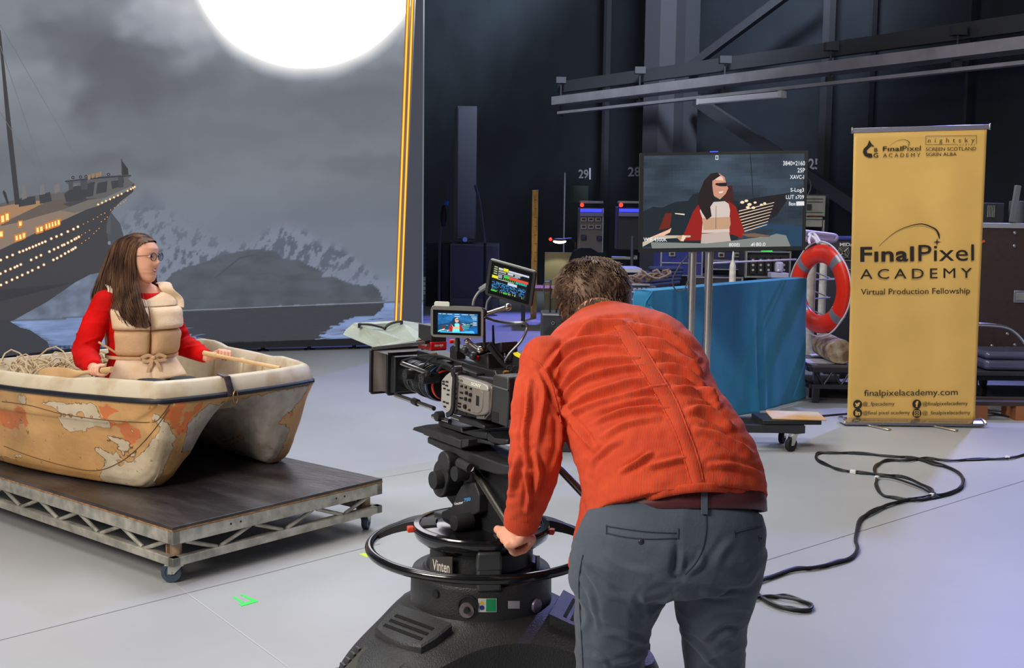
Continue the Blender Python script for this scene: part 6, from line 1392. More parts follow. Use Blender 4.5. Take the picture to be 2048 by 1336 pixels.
for u0, u1, v in ((.02, .09, .03), (.12, .2, .03), (.24, .36, .03), (.42, .54, .03), (.6, .76, .03), (.8, .92, .03), (.42, .56, .14), (.84, .98, .13), (.86, .98, .2), (.88, .98, .28), (.88, .98, .42), (.82, .98, .49), (.88, .98, .56)): mb.add([f(u0, v, .0022), f(u1, v, .0022), f(u1, v+.028, .0022), f(u0, v+.028, .0022)], [(0, 1, 2, 3)], col=(226, 240, 232))
mk('on_screen_readout', mb, SCRM, mon, W=True, flat=True)
mb, _f = slab_from((870, 605), (897, 606), (870, 613), (2.81, 2.81, 2.81), .016, .002); mk('tally_box', mb, mat('box_white', (220, 222, 214), .4), mon, W=True, bevel=.002)
mb = MB(); c = ond(967, 625, 2.81); mb.ell(c, (.009, .009, .011)); mb.box(ond(963, 622, 2.81), (.010, .012, .016)); mk('monitor_bracket', mb, cblk, mon, W=True, bevel=.002)
mb = MB(); mb.cyl(ond(915, 674, 2.82), ond(915, 700, 2.84), .006, n=12); mk('monitor_post', mb, cblk, cam_t, W=True)
# larger tilted monitor with the touch control page
mb, fr = slab_from((981, 520), (1069, 545), (972, 587), (2.78, 2.76, 2.78), .020, .005); mn2 = mk('monitor', mb, cblk, cam_t, W=True, bevel=.003)
a, x, z, n = fr; mb = MB(); mb.bar(a+z*.012-n*.010, a+x+z*.012-n*.010, .020, .006); mk('monitor_top_edge', mb, mat('edge_pale', (176, 182, 172), .4), mn2, W=True, bevel=.002)
f = inset(fr, .035, .03, .965, .97, .0005); mb = MB(); poly_on(mb, [(0, 0), (1, 0), (1, 1), (0, 1)], f); mk('bezel', mb, gloss, mn2, W=True, flat=True)
f = inset(fr, .10, .13, .90, .88, .0010); mb = MB(); cnt = [0]
def Q(u0, v0, u1, v1, c): cnt[0] += 1; o = cnt[0]*4e-6; mb.add([f(u0, v0, o), f(u1, v0, o), f(u1, v1, o), f(u0, v1, o)], [(0, 1, 2, 3)], col=c)
Q(0, 0, 1, 1, (20, 22, 26)); random.seed(5)
for r in range(4): Q(0, r*.085, .12, r*.085+.06, (90, 104, 48)); Q(.02, r*.085+.01, .10, r*.085+.035, (206, 214, 190))
Q(-.02, .36, .15, .47, (238, 232, 40)); Q(.14, .02, .26, .09, (220, 224, 232)); Q(.27, -.01, .41, .10, (236, 230, 44)); Q(.42, .03, 1, .10, (206, 214, 232)); Q(.14, .11, .8, .13, (190, 184, 90)); Q(.14, .15, .36, .19, (190, 196, 206)); Q(.40, .13, .56, .20, (200, 208, 226)); Q(.60, .13, .76, .22, (160, 168, 190)); Q(.14, .23, .70, .25, (206, 208, 210)); Q(.14, .28, .26, .42, (150, 156, 170)); Q(.30, .27, .46, .36, (70, 210, 74)); Q(.46, .27, 1, .37, (228, 84, 60))
for i_ in range(9): u = .30+i_*.05; Q(u, .38, u+.018, .47, (110, 190, 60)); 
for i_ in range(7): u = .66+i_*.045; Q(u, .38, u+.03, .46, (48, 206, 190))
Q(.14, .46, .6, .48, (216, 218, 220)); Q(.44, .50, .70, .60, (206, 216, 232))
for _ in range(210):
    u = random.uniform(0, .94); v = random.uniform(.58, .88)+.0*u; Q(u, v, u+random.uniform(.015, .04), v+random.uniform(.012, .03), random.choice([(56, 140, 206), (40, 110, 180), (96, 176, 226)]))
for _ in range(26):
    u = random.uniform(0, .95); Q(u, .90, u+.014, .90+random.uniform(.03, .09), random.choice([(110, 190, 60), (190, 190, 90), (80, 150, 70), (206, 190, 150)]))
Q(0, .93, .16, .98, (70, 206, 70)); Q(.34, .92, .46, .98, (60, 200, 70))
mk('screen', mb, SCRM, mn2, W=True, flat=True)
# ================================================================ BIG MONITOR ON ITS TROLLEY
YM = 7.45
mt = thing('monitor_stand', 'large flat monitor on twin chrome poles showing the woman in the boat', 'monitor', (1.28, 7.5, 0))
mb, fr = slab_from((1282, 307), (1615, 302), (1279, 504), (YM, YM, YM), .045); disp = mk('display_body', mb, BLACK, mt, W=True, bevel=.004)
f = inset(fr, .018, .024, .982, .965, .001)
scr, _n = shot(f, parent=mt)
a_, x_, z_, n_2 = fr
def onm(x, y, o=.003): return onp(x, y, a_+n_2*o, n_2)
mb = MB()
for s, x0, y0, x1, y1 in (('3840×2160', 1566, 322, 1610, 331), ('25P', 1595, 336, 1610, 345), ('XAVC-I', 1580, 350, 1608, 358), ('S-Log3', 1581, 376, 1608, 386), ('LUT s709', 1572, 390, 1608, 398), ('Base', 1578, 403.5, 1591, 411), ('W:B 4300K', 1287, 475, 1334, 483), ('800EI', 1458, 486, 1479, 493), ('180.0', 1508, 485, 1531, 492)):
    text_fit(mb, s, x0, y0, x1, y1, onm, bold=.008, col=(232, 234, 236))
poly_on(mb, [(1592.5, 403), (1608.5, 402.6), (1608.5, 411), (1592.5, 411.4)], onm, (226, 230, 232)); poly_on(mb, [(1501, 491.5), (1506.5, 485), (1506.5, 491.5)], onm, (226, 230, 232))
for q_ in ([(1431, 311), (1436.5, 311), (1436.5, 312.2), (1431, 312.2)], [(1431, 318.5), (1436.5, 318.5), (1436.5, 319.6), (1431, 319.6)], [(1431, 311), (1432.1, 311), (1432.1, 319.6), (1431, 319.6)], [(1435.4, 311), (1436.5, 311), (1436.5, 319.6), (1435.4, 319.6)]): poly_on(mb, q_, onm, (236, 238, 240))
mk('on_screen_readout', mb, SCRM, mt, W=True, flat=True)
mb = MB(); mb.bar(onm(1420, 303.4, .002), onm(1436, 303.1, .002), .004, .006); mk('power_light', mb, mat('blue_led', (40, 50, 255), .4, emit=(60, 70, 255), es=1.6), mt, W=True)
for px in (1385.5, 1419):
    t = ond(px, 500, YM+.06); mb = MB(); mb.cyl((t.x, t.y, .12), (t.x, t.y, t.z+.25), .0265, n=32); mk('chrome_pole', mb, CHROME, mt, W=True)
t0 = ond(1385.5, 500, YM+.05); t1 = ond(1419, 500, YM+.05)
mb = MB(); mb.box(((t0.x+t1.x)/2, YM+.05, t0.z+.2), (.42, .03, .30)); mk('mount_plate', mb, BLACK, mt, W=True, bevel=.004)
fr_m = mat('trolley_black', (40, 41, 46), .4)
cx = (t0.x+t1.x)/2; ZB = .145; xr = onz(1598, 850, ZB).x; wd_ = xr-cx
mb = MB(); mb.bar((cx-wd_, 7.33, ZB), (cx+wd_, 7.33, ZB), .05, .05); mk('base_bar', mb, fr_m, mt, W=True, bevel=.003); mb = MB(); mb.bar((cx-wd_, 7.60, ZB), (cx+wd_, 7.60, ZB), .05, .05); mk('base_bar', mb, fr_m, mt, W=True, bevel=.003)
for s in (-1, 1): mb = MB(); mb.bar((cx+s*.26, 7.36, ZB), (cx+s*.10, 7.58, ZB), .05, .045); mk('base_leg', mb, fr_m, mt, W=True, bevel=.003)
mb = MB(); mb.box((cx, YM+.06, ZB-.005), (.34, .24, .03)); mk('pole_foot', mb, fr_m, mt, W=True, bevel=.003)
for x, y, a in ((cx+wd_-.07, 7.33, 2.2), (cx-wd_+.07, 7.33, .4), (cx+wd_-.07, 7.60, 2.6), (cx-wd_+.07, 7.60, .8)):
    Mi = WM[mt.name].inverted(); caster(mt, x, y, ZB-.025, a, .046, RUBBER, CHROME, Mx=Mi)
mb = MB(); P = [ond(1376, 512, 7.52), ond(1360, 530, 7.50), ond(1345, 560, 7.50), ond(1352, 580, 7.50), ond(1368, 580, 7.50), ond(1378, 560, 7.51), ond(1377, 620, 7.5), ond(1374, 700, 7.5), ond(1372, 760, 7.5), Vector((cx-.1, 7.48, .18))]
mb.tube(smooth_path(P, 5), .0045, 7); mk('power_cable', mb, mat('cable_dark_grey', (58, 60, 66), .5), mt, W=True)
mb = MB(); P = [ond(1610, 352, 7.50), ond(1620, 362, 7.50), ond(1621, 378, 7.50), ond(1614, 392, 7.50)]; mb.tube(smooth_path(P, 5), .003, 6); mk('signal_cable', mb, mat('cable_dark_grey', (58, 60, 66), .5), mt, W=True)
# ================================================================ TEAL VELVET DRAPE OVER A NARROW RAIL
teal = mat('teal_velvet', (24, 106, 152), .8, col2=(32, 120, 160), vs=6, thr=(.3, .7), bump=.15, bs=200, sheen=.25); teal.node_tree.nodes['Principled BSDF'].inputs['Sheen Tint'].default_value = (.35, .8, .85, 1)
ZT = 1.0
TL = onz(1303, 583, ZT); TR_ = onz(1612, 557, ZT); td = (TR_-TL).normalized(); tn = Vector((td.y, -td.x, 0)); Lt = (TR_-TL).length
drp = thing('velvet_drape', 'teal velvet cloth draped over a narrow stand behind the big monitor', 'drape', (TL.x, TL.y, 0))
mb = MB(); rows = []; NV = 44; per = []
for k in range(8): per.append(('l', -.13+.13*k/8.))
for k in range(140): per.append(('f', Lt*k/139.))
for k in range(1, 9): per.append(('r', .13*k/8.))
for j in range(NV+1):
    v = j/NV; row = []; 
    for kind, s in per:
        u = (s if kind == 'f' else 0 if kind == 'l' else Lt)
        fold = .010*sin(s*9+2)*v+.028*v*math.exp(-((s-1.52)/.10)**2)*sin((s-1.52)*30)+.030*v*math.exp(-((s-1.72)/.14)**2)+.05*v*v*math.exp(-((s-1.42)/.06)**2)
        flare = (.035*v if kind != 'f' else .035*v)
        base = TL+td*u+tn*(.0 if kind == 'f' else s if kind == 'l' else -s)
        if kind == 'l': base = TL-tn*(-s)+td*(-.07*v**.6*(1-v*.6)-.02*sin(pi*v))
        if kind == 'r': base = TR_-tn*s+td*(.02*sin(v*14))
        zb_ = interp(s if kind == 'f' else (0 if kind == 'l' else Lt), [0, .40, .60, 1.3, Lt], [.20, .19, .04, .03, .02]); rnd_ = min(1, v/.02)
        p = base+tn*(fold+flare)*rnd_; row.append(Vector((p.x, p.y, lerp(ZT, zb_, v))))
    rows.append(row)
top_rows = [[Vector((r.x, r.y, ZT+.004*sin(pi*t)))-tn*(.13*t) if per[i][0] == 'f' else r for i, r in enumerate(rows[0])] for t in (1, .5)]
mb.loft([[p+Vector((0, 0, .0)) for p in top_rows[0]], top_rows[1]]+rows, cap=False, closed=False); o = mk('cloth', mb, teal, drp, W=True, ang=80); s_ = o.modifiers.new('t', 'SOLIDIFY'); s_.thickness = .006
mb = MB(); pts = [(0, 0, 0), (-.045, .12, -.03), (-.085, .24, -.03), (-.10, .33, 0), (-.03, .40, .02), (.07, .47, .03)]
rowsA = [[TL+td*(a*s)+tn*(.012+c+.006*k)+Vector((0, 0, -b*.55*(.5+.5*s))) for s in (.2, .45, .7, 1.0)] for k, (a, b, c) in enumerate(pts)]
mb.loft(rowsA, cap=False, closed=False); o = mk('corner_fold', mb, teal, drp, W=True, ang=80); s_ = o.modifiers.new('t', 'SOLIDIFY'); s_.thickness = .006
mb = MB(); mb.box((TL+TR_)/2-tn*.065-Vector((0, 0, .03)), (Lt-.05, .10, .04), Matrix((td, -tn, Vector((0, 0, 1)))).transposed())
for u in (.08, Lt-.08): p = TL+td*u-tn*.065; mb.box((p.x, p.y, .49), (.05, .05, .98))
mk('frame_rail', mb, fr_m, drp, W=True)
# books and cable under the cloth
t = ond(1560, 832, 7.8)
for i, (x0, x1, y, h, m, lab) in enumerate(((1506, 1622, 838, .030, mat('book_black', (30, 30, 32), .4), 'thick black folder lying at the foot of the teal cloth'), (1512, 1612, 829, .012, mat('book_pale', (196, 190, 184), .6, col2=(206, 150, 90), vs=3), 'pale magazine lying on the black folder by the cloth'))):
    a = onz(x0, y, .17-.02*i); b = onz(x1, y-2, .17-.02*i); mb = MB(); mb.box(((a.x+b.x)/2, 7.46, .172+h/2+(.031 if i else 0)), ((b.x-a.x)*.96, .28, h), Matrix.Rotation(.06*(1-2*i), 3, 'Z'))
    tag(mk('book', mb, m, bevel=.004), lab, 'book', 'books under the drape')
# ================================================================ ROLL-UP BANNER
BY = 8.32
bn = thing('roll_up_banner', 'tall mustard yellow roll-up banner with black lettering on a chrome base', 'banner', (2.9, BY, 0))
BP0 = ond(1694, 843, BY); BP1 = ond(1950, 842, BY); BT0 = ond(1707.5, 263, BY-.22); BT1 = ond(1974, 257, BY-.22)
BN = (BP1-BP0).cross(BT0-BP0).normalized()
if BN.y > 0: BN = -BN
yel = mat('mustard_vinyl', (226, 182, 98), .5, var=.03, vs=2)
rows = []
for j in range(41):
    v = j/40.; row = []
    for i in range(41):
        u = i/40.; p = BP0.lerp(BP1, u).lerp(BT0.lerp(BT1, u), v); q_ = (.006*sin(u*9+1)+.004*sin(u*17+v*2))*sin(pi*v)**.5; row.append(p+BN*q_)
    rows.append(row)
mb = MB(); mb.loft(rows, cap=False, closed=False); pn = mk('banner_panel', mb, yel, bn, W=True, ang=80); s_ = pn.modifiers.new('t', 'SOLIDIFY'); s_.thickness = .0015; s_.offset = 0
lav = mat('anodised_silver', (176, 174, 190), .3, metal=.8)
mb = MB(); mb.bar(ond(1705, 261, BY-.22), ond(1978, 253.5, BY-.22), .02, .032); mk('top_rail', mb, lav, bn, W=True, bevel=.003)
for px, py in ((1704, 261), (1979, 253.5)): mb = MB(); p = ond(px, py, BY-.22); mb.box(p, (.010, .026, .042)); mk('end_cap', mb, CHROME, bn, W=True, bevel=.002)
xa = ond(1684, 845, BY).x; xb = ond(1962, 845, BY).x
prof = [(-.075, .010), (-.085, .018), (-.08, .030), (-.055, .042), (-.018, .050), (.02, .050), (.06, .040), (.085, .022), (.08, .010)]
mb = MB(); mb.loft([[Vector((x, BY+y+.0, z)) for y, z in prof] for x in (xa+.01, xb-.01)]); mk('base_housing', mb, mat('chrome_housing', (196, 194, 202), .2, metal=.95), bn, W=True)
for x in (xa, xb): mb = MB(); mb.loft([[Vector((x+d, BY+y*1.06, .006+z*1.04)) for y, z in prof] for d in (-.008, .008)]); mk('end_cap', mb, CHROME, bn, W=True, bevel=.002)
for fx_ in (.62, .15):
    x = lerp(xa, xb, fx_); mb = MB(); mb.bar((x, BY-.02, .009), (x+.12, BY-.24, .009), .035, .010); mk('base_foot', mb, CHROME, bn, W=True, bevel=.004)
ink = mat('banner_ink', (34, 28, 22), .6)
def onb(x, y, o=.0125): return onp(x, y, BP0+BN*o, BN)
def skew(x, y): return onb(x, y-(x-1834)*.012)
mb = MB()
for s, x0, y0, x1, y1, b, sp_ in (('Fınal', 1720.6, 492.5, 1828, 522.7, .022, 1.06), ('ACADEMY', 1720.6, 537, 1944, 557, .0, 1.45), ('Fınal', 1766, 292, 1803, 301.6, .018, 1.06), ('ACADEMY', 1766, 306, 1841, 313.8, .0, 1.5), ('SCREEN SCOTLAND', 1851.6, 295, 1952.4, 302, .0, 1.0), ('SGRÌN ALBA', 1851.6, 304, 1913.3, 312.4, .0, 1.0)):
    text_fit(mb, s, x0, y0, x1, y1, skew, bold=b, space=sp_)
text_fit(mb, 'B', 1748.6, 295, 1755.4, 302.4, skew, bold=.015); text_fit(mb, 'G', 1747, 304.8, 1756.5, 314.2, skew, bold=.015)
mk('bold_lettering', mb, ink, pn, W=True, flat=True)
mb = MB()
for s, x0, y0, x1, y1, b, sp_ in (('Pixel', 1837, 490, 1948, 522.7, 0.0, 1.02), ('Pixel', 1805, 291, 1841.7, 301.6, 0.0, 1.0), ('nightsky', 1856, 276.5, 1949, 288.6, -.004, 1.9), ('studios', 1914, 288.4, 1950, 292, -.004, 1.9), ('Virtual Production Fellowship', 1722, 576.5, 1940, 592, .0, 1.0), ('finalpixelacademy.com', 1728.5, 778.5, 1915.6, 795, 0.0, 1.0),
     ('@_fpacademy', 1725.5, 802.5, 1789, 812.5, 0, 1.0), ('@finalpixelacademy', 1845, 803.5, 1935.5, 813.5, 0, 1.0), ('@final pixel academy', 1725.5, 820.4, 1820, 830.4, 0, 1.0), ('@_finalpixelacademy', 1845, 821.6, 1940.5, 832, 0, 1.0)):
    text_fit(mb, s, x0, y0, x1, y1, skew, bold=b, space=sp_)
mk('light_lettering', mb, ink, pn, W=True, flat=True)
mb = MB()
def arc_sw(x0, y0, xm, ym, x1, y1, x2, y2, tmax):
    P = smooth_path([(x0, y0, 0), (lerp(x0, xm, .45), lerp(y0, ym, .68), 0), (xm, ym, 0), (lerp(xm, x1, .75), lerp(ym, y1, .45), 0), (x1, y1, 0), (x2, y2, 0)], 6); up = []; dn = []; n = len(P)
    for i, p in enumerate(P):
        t = (P[min(i+1, n-1)]-P[max(i-1, 0)]).normalized(); w_ = tmax*(.12+.88*(i/(n-1.))**1.2)*(1 if i < n-5 else (n-1-i)/5.+.15); up.append((p.x-t.y*-w_/2, p.y-t.x*w_/2)); dn.append((p.x+t.y*-w_/2, p.y+t.x*w_/2))
    for i in range(n-1): mb.add([skew(*up[i]), skew(*up[i+1]), skew(*dn[i+1]), skew(*dn[i])], [(0, 1, 2, 3)])
arc_sw(1757.7, 491, 1838, 448, 1876, 466, 1879, 478.5, 4.6); arc_sw(1779, 291, 1805, 278.5, 1818, 284, 1819.5, 289, 1.8)
def star(x, y, r): poly_on(mb, [p for k in range(4) for p in ((x+r*cos(pi/2*k), y+r*sin(pi/2*k)), (x+r*.22*cos(pi/2*k+pi/4), y+r*.22*sin(pi/2*k+pi/4)))], skew)
star(1874, 484.5, 8.5); star(1817.6, 289.6, 2.6)
mk('swoosh_mark', mb, ink, pn, W=True, flat=True)
mb = MB(); K5 = 1/4.048
def g5(l): return [(1670+x*K5, 230+y*K5) for x, y in l]
poly_on(mb, g5([(278, 198), (302, 240), (275, 262), (256, 285), (262, 305), (298, 308), (304, 338), (275, 340), (240, 325), (226, 295), (232, 268), (262, 240)]), skew); poly_on(mb, g5([(302, 232), (318, 252), (300, 250)]), skew)
for a in ((735, 170, 1148, 173), (735, 170, 738, 243), (1145, 170, 1148, 240), (735, 240, 985, 243)): poly_on(mb, g5([(a[0], a[1]), (a[2], a[1]), (a[2], a[3]), (a[0], a[3])]), skew)
mk('emblem', mb, ink, pn, W=True, flat=True)
for x, y, nm in ((1715.3, 807.3, 'bird'), (1715.3, 824.6, 'in'), (1833.7, 808, 'f'), (1833.7, 826.6, 'cam')):
    mb = MB(); poly_on(mb, disc(x, y, 9, 28), skew); ic = mk('social_icon', mb, ink, pn, W=True, flat=True); mb = MB(); g_ = lambda a, b: onb(a, b-(a-1834)*.012, .0132)
    if nm == 'in': text_fit(mb, 'in', x-4.6, y-4.8, x+5, y+4.6, g_, bold=.05)
    if nm == 'f': text_fit(mb, 'f', x-2.8, y-6, x+3.2, y+6, g_, bold=.06)
    if nm == 'bird': poly_on(mb, [(x-5, y-3.5), (x-1, y-1.4), (x+1.2, y-4), (x+4, y-3.6), (x+5.6, y-3.8), (x+4.4, y-1.6), (x+2.6, y+3), (x-1.4, y+5), (x-5.4, y+4), (x-2.6, y+2.6), (x-4.4, y+.6), (x-4.9, y-1.2)], g_)
    if nm == 'cam':
        for r0, r1, q_ in ((5.6, 4.4, 4), (2.9, 1.9, 18)):
            A = disc(x, y, r0, 18) if q_ == 18 else [(x-r0, y-r0), (x+r0, y-r0), (x+r0, y+r0), (x-r0, y+r0)]; B = disc(x, y, r1, 18) if q_ == 18 else [(x-r1, y-r1), (x+r1, y-r1), (x+r1, y+r1), (x-r1, y+r1)]
            for i in range(len(A)): j = (i+1) % len(A); mb.add([g_(*A[i]), g_(*A[j]), g_(*B[j]), g_(*B[i])], [(0, 1, 2, 3)])
    mk('icon_glyph', mb, yel, ic, W=True, flat=True)
# ================================================================ CABLES ON THE FLOOR
cabm = mat('floor_cable', (22, 22, 25), .45); Kc = 568/1807.
def gc(l): return [(1480+x*Kc, 820+y*Kc) for x, y in l]
def floor_cable(lines, label, group=None, r=.0065, z0=0.0, nm='cable'):
    t = None; mb = MB()
    for i, L_ in enumerate(lines):
        P = [onz(x, y, r) for x, y in L_]; pp = smooth_path(P, 8); mb.tube([p+Vector((0, 0, z0+.004*i)) for p in pp], r, 8)
    o = mk(nm, mb, cabm); return tag(o, label, 'cable', group)
main = gc([(1830, 285), (1690, 305), (1500, 318), (1330, 318), (1180, 312), (1060, 318), (940, 325), (870, 345), (852, 380), (872, 430), (862, 480), (900, 535), (1000, 565), (1110, 570), (1240, 560), (1360, 520), (1412, 470), (1405, 420), (1340, 375), (1220, 340), (1100, 310), (960, 292), (760, 280), (580, 270), (500, 280), (482, 305), (520, 340), (640, 378), (760, 402), (900, 410), (1040, 430), (1140, 465), (1220, 520), (1180, 560), (1060, 575), (940, 600), (850, 645), (765, 690), (742, 760), (738, 830), (742, 890), (700, 940), (620, 970), (480, 1000), (340, 1015), (220, 1050), (120, 1090), (88, 1130), (130, 1190), (230, 1240), (330, 1270), (430, 1275), (448, 1250), (400, 1215), (300, 1190), (180, 1185), (60, 1195)])
m2 = [(x+(2.2 if i % 3 else -1.6), y+(2.6 if i % 2 else -1.6)) for i, (x, y) in enumerate(main)]
m3 = gc([(1240, 540), (1180, 560), (1060, 580), (940, 612), (850, 655), (770, 700), (746, 765), (732, 830), (748, 890), (706, 946), (620, 978), (480, 1010), (340, 1024), (220, 1064), (100, 1110), (96, 1150), (150, 1215), (250, 1262), (350, 1282), (440, 1280), (455, 1250), (390, 1225), (280, 1205), (180, 1195), (60, 1212)])
m4 = gc([(872, 432), (960, 440), (1060, 470), (1150, 505), (1230, 545), (1300, 545), (1400, 505), (1420, 455), (1390, 405), (1300, 362), (1180, 325)])
floor_cable([main], 'black cable looping twice across the floor in front of the banner', 'looped floor cables'); floor_cable([m2], 'second black cable taped alongside the looped one, equally long', 'looped floor cables', z0=.004); floor_cable([m3], 'shorter black cable bundled with the loops, ending in the near coil', 'looped floor cables', z0=.008); floor_cable([m4], 'black cable strand fanning across the middle of the floor loop', 'looped floor cables', z0=.010)
for x, y, w_ in ((713, 392, 4), (1216, 542, 3), (1698, 303, 3), (868, 430, 2.5)):
    a, b = gc([(x, y)])[0]; p = onz(a, b, .012); q_ = onz(a+w_*2, b+1, .012); mb = MB(); mb.bar(p-(q_-p)*.5, q_, .022, .022); tag(mk('cable_tie', mb, mat('white_tape', (226, 226, 222), .5), bevel=.003), {713: 'white tape tag on the outer left loop of floor cable', 1216: 'small white tape tag where the cable fan meets the bundle', 1698: 'white tape tag on the cable at the right edge of the floor', 868: 'small white tape tag where two floor loops cross'}[x], 'tape', 'white tape tags on the cables')
floor_cable([[(1528, 852), (1570, 846), (1625, 834), (1700, 827)]], 'black cable running from the monitor trolley to behind the banner', r=.008); floor_cable([[(1945, 822), (1985, 826), (2020, 834), (2060, 840)], [(1945, 818), (1990, 822), (2060, 830)]], 'pair of black cables leaving the right side of the banner base', r=.008)
# ================================================================ SHIP RAILING PROP, LIFE RING, SMALL STAGE
wp_m = mat('aged_white_paint', (206, 200, 186), .55, var=.08, vs=16); lavm = mat('lavender_white', (196, 190, 214), .45)
rl = thing('railing_prop', 'white ship railing prop with knobbed posts and thin wires behind the cloth', 'railing', ond(1600, 700, 9.6).xy.to_3d())
for px, py, Y, r in ((1466, 520, 9.3, .026), (1624, 528, 9.95, .038), (1648, 505, 10.3, .033)):
    p = ond(px, py, Y); mb = MB(); zt = p.z; mb.lathe([(r, .312 if px > 1500 else 0), (r, zt-.06), (r*.9, zt-.04), (r*.35, zt), (r*.35, zt+.03), (r*.15, zt+.07), (0, zt+.075)] if px < 1600 else [(r*1.5, .312), (r*1.5, .34), (r, .38), (r, zt+.1), (0, zt+.1)], 20, Matrix.Translation((p.x, p.y, 0))); mk('railing_post', mb, wp_m, rl, W=True)
def wire(pa, pb, Ya, Yb, r, m): mb = MB(); mb.cyl(ond(*pa, Ya), ond(*pb, Yb), r, n=8); mk('railing_wire', mb, m, rl, W=True)
for a in (((1427, 526), (1592, 519), 9.3, 9.95, .008, lavm), ((1610, 559), (1668, 559), 9.95, 10.3, .007, lavm), ((1628, 544), (1660, 556), 9.95, 10.3, .006, wp_m), ((1624, 580), (1655, 594), 9.95, 10.3, .006, wp_m), ((1622, 598), (1660, 595), 9.95, 10.3, .006, lavm), ((1624, 620), (1650, 632), 9.95, 10.3, .006, wp_m)): wire(*a)
mb = MB(); P = [ond(1608, 464, 9.5), ond(1640, 468, 9.55), ond(1668, 472, 9.6), ond(1672, 477, 9.6), ond(1665, 481, 9.6), ond(1640, 480, 9.55), ond(1608, 478, 9.5)]; mb.tube(smooth_path(P, 5), .022, 12); mb.bar(ond(1610, 471, 9.52), ond(1664, 476, 9.6), .05, .03); mk('rail_top', mb, mat('lavender_rail', (176, 168, 214), .35), rl, W=True)
orn = mat('lifebuoy_orange', (238, 44, 14), .35, bump=.05, bs=60); 
LC = ond(1641, 578, 9.45); La = radians(-66); LN2 = Vector((sin(La), -cos(La), 0)); Lx = Vector((cos(La), sin(La), 0)); Lz = Vector((0, 0, 1))
ring = thing('life_ring', 'orange life ring with grey bands and white rope hanging on the railing', 'life ring', LC-Lz*.37)
Rc, Rt_ = .288, .075
def lring(a, rt, fl=.62, n=20):
    c = LC+(Lx*cos(a)+Lz*sin(a))*Rc; e = Lx*cos(a)+Lz*sin(a); return [c+e*(rt*cos(2*pi*k/n))+LN2*(rt*fl*sin(2*pi*k/n)) for k in range(n)]
mb = MB(); N_ = 64; rings = [lring(2*pi*i/N_, Rt_) for i in range(N_+1)]; mb.loft(rings, cap=False); mk('ring_body', mb, orn, ring, W=True)
for a in (48, 138, 228, 318):
    mb = MB(); mb.loft([lring(radians(a-6+12*i/6.), Rt_*1.02) for i in range(7)]); mk('reflective_band', mb, mat('band_grey', (138, 134, 140), .35, metal=.3), ring, W=True)
mb = MB(); pts = []
for q_ in range(97):
    a = 2*pi*q_/96; ph = (a-radians(48)) % (pi/2)/(pi/2); pts.append(LC+(Lx*cos(a)+Lz*sin(a))*(Rc+Rt_*1.02+.022*sin(pi*ph))+LN2*.012)
mb.tube(pts, .0065, 6); P = [ond(1636, 487, 9.15), ond(1630, 476, 9.2), ond(1618, 470, 9.3), ond(1626, 466, 9.35), ond(1634, 474, 9.3), ond(1640, 485, 9.15)]; mb.tube(smooth_path(P, 4), .011, 8); mb.tube(smooth_path([ond(1622, 470, 9.25), ond(1618, 480, 9.2), ond(1620, 488, 9.15)], 4), .010, 8); mk('grab_rope', mb, mat('white_rope', (226, 216, 222), .7), ring, W=True)
sd_ = thing('low_stage_deck', 'low black stage deck behind the cloth carrying the life ring railing', 'platform', ond(1680, 745, 9.9).xy.to_3d())
Z2 = .31; a = onz(1580, 712, Z2); b = onz(1790, 722, Z2); mb = MB(); x0, x1, y0, y1 = ond(1616, 700, 9.4).x, ond(1800, 700, 9.35).x, 9.25, 10.8
mb.box(((x0+x1)/2, (y0+y1)/2, Z2-.01), (x1-x0, y1-y0, .02)); mk('deck_top', mb, mat('deck_grey_white', (92, 90, 96), .5), sd_, W=True)
for z in (Z2-.035, Z2-.17): mb = MB(); mb.bar((x0, y0, z), (x1, y0, z), .04, .035); mk('rail', mb, fr_m, sd_, W=True); mb = MB(); mb.bar((x0, y0, z), (x0, y1, z), .04, .035); mk('rail', mb, fr_m, sd_, W=True)
for i in range(10):
    x = lerp(x0+.03, x1, i/10.); mb = MB(); mb.cyl((x, y0, Z2-.05), (x+(x1-x0)/10.*.9, y0, Z2-.155) if i % 2 == 0 else (x+(x1-x0)/10.*.9, y0, Z2-.05), .010, n=8) if i % 2 == 0 else mb.cyl((x, y0, Z2-.155), (x+(x1-x0)/10.*.9, y0, Z2-.05), .010, n=8); mk('brace', mb, fr_m, sd_, W=True)
for x in (x0+.05, x1-.05):
    for y in (y0+.05, y1-.05): mb = MB(); mb.box((x, y, (Z2-.02)/2), (.05, .05, Z2-.02)); mk('leg', mb, fr_m, sd_, W=True)
mb = MB(); mb.box(((x0+x1)/2, y0+.25, .075), (x1-x0-.1, .02, .13)); mk('skirt', mb, mat('black_skirt', (28, 30, 36), .9), sd_, W=True)
for i, (px0, px1, Y, z) in enumerate(((1608, 1662, 9.5, .003), (1618, 1690, 9.9, .010), (1622, 1680, 10.2, .018))):
    p = ond(px0, 700, Y); q_ = ond(px1, 700, Y); mb = MB(); mb.box(((p.x+q_.x)/2, Y, Z2+z), (q_.x-p.x, .26, .006+.004*i)); tag(mk('paper_sheet', mb, mat('paper_white', (216, 214, 224), .7)), ['white sheet at the front corner of the low stage', 'white sheet under the foot of the railing post', 'white folded sheet furthest back on the low stage'][i], 'paper', 'papers on the low stage')
lg = mat('log_end', (196, 178, 150), .9, col2=(120, 92, 66), vs=11, thr=(.40, .62), bump=.6, bs=24); p = ond(1679, 690, 9.35); mb = MB(); rings = []
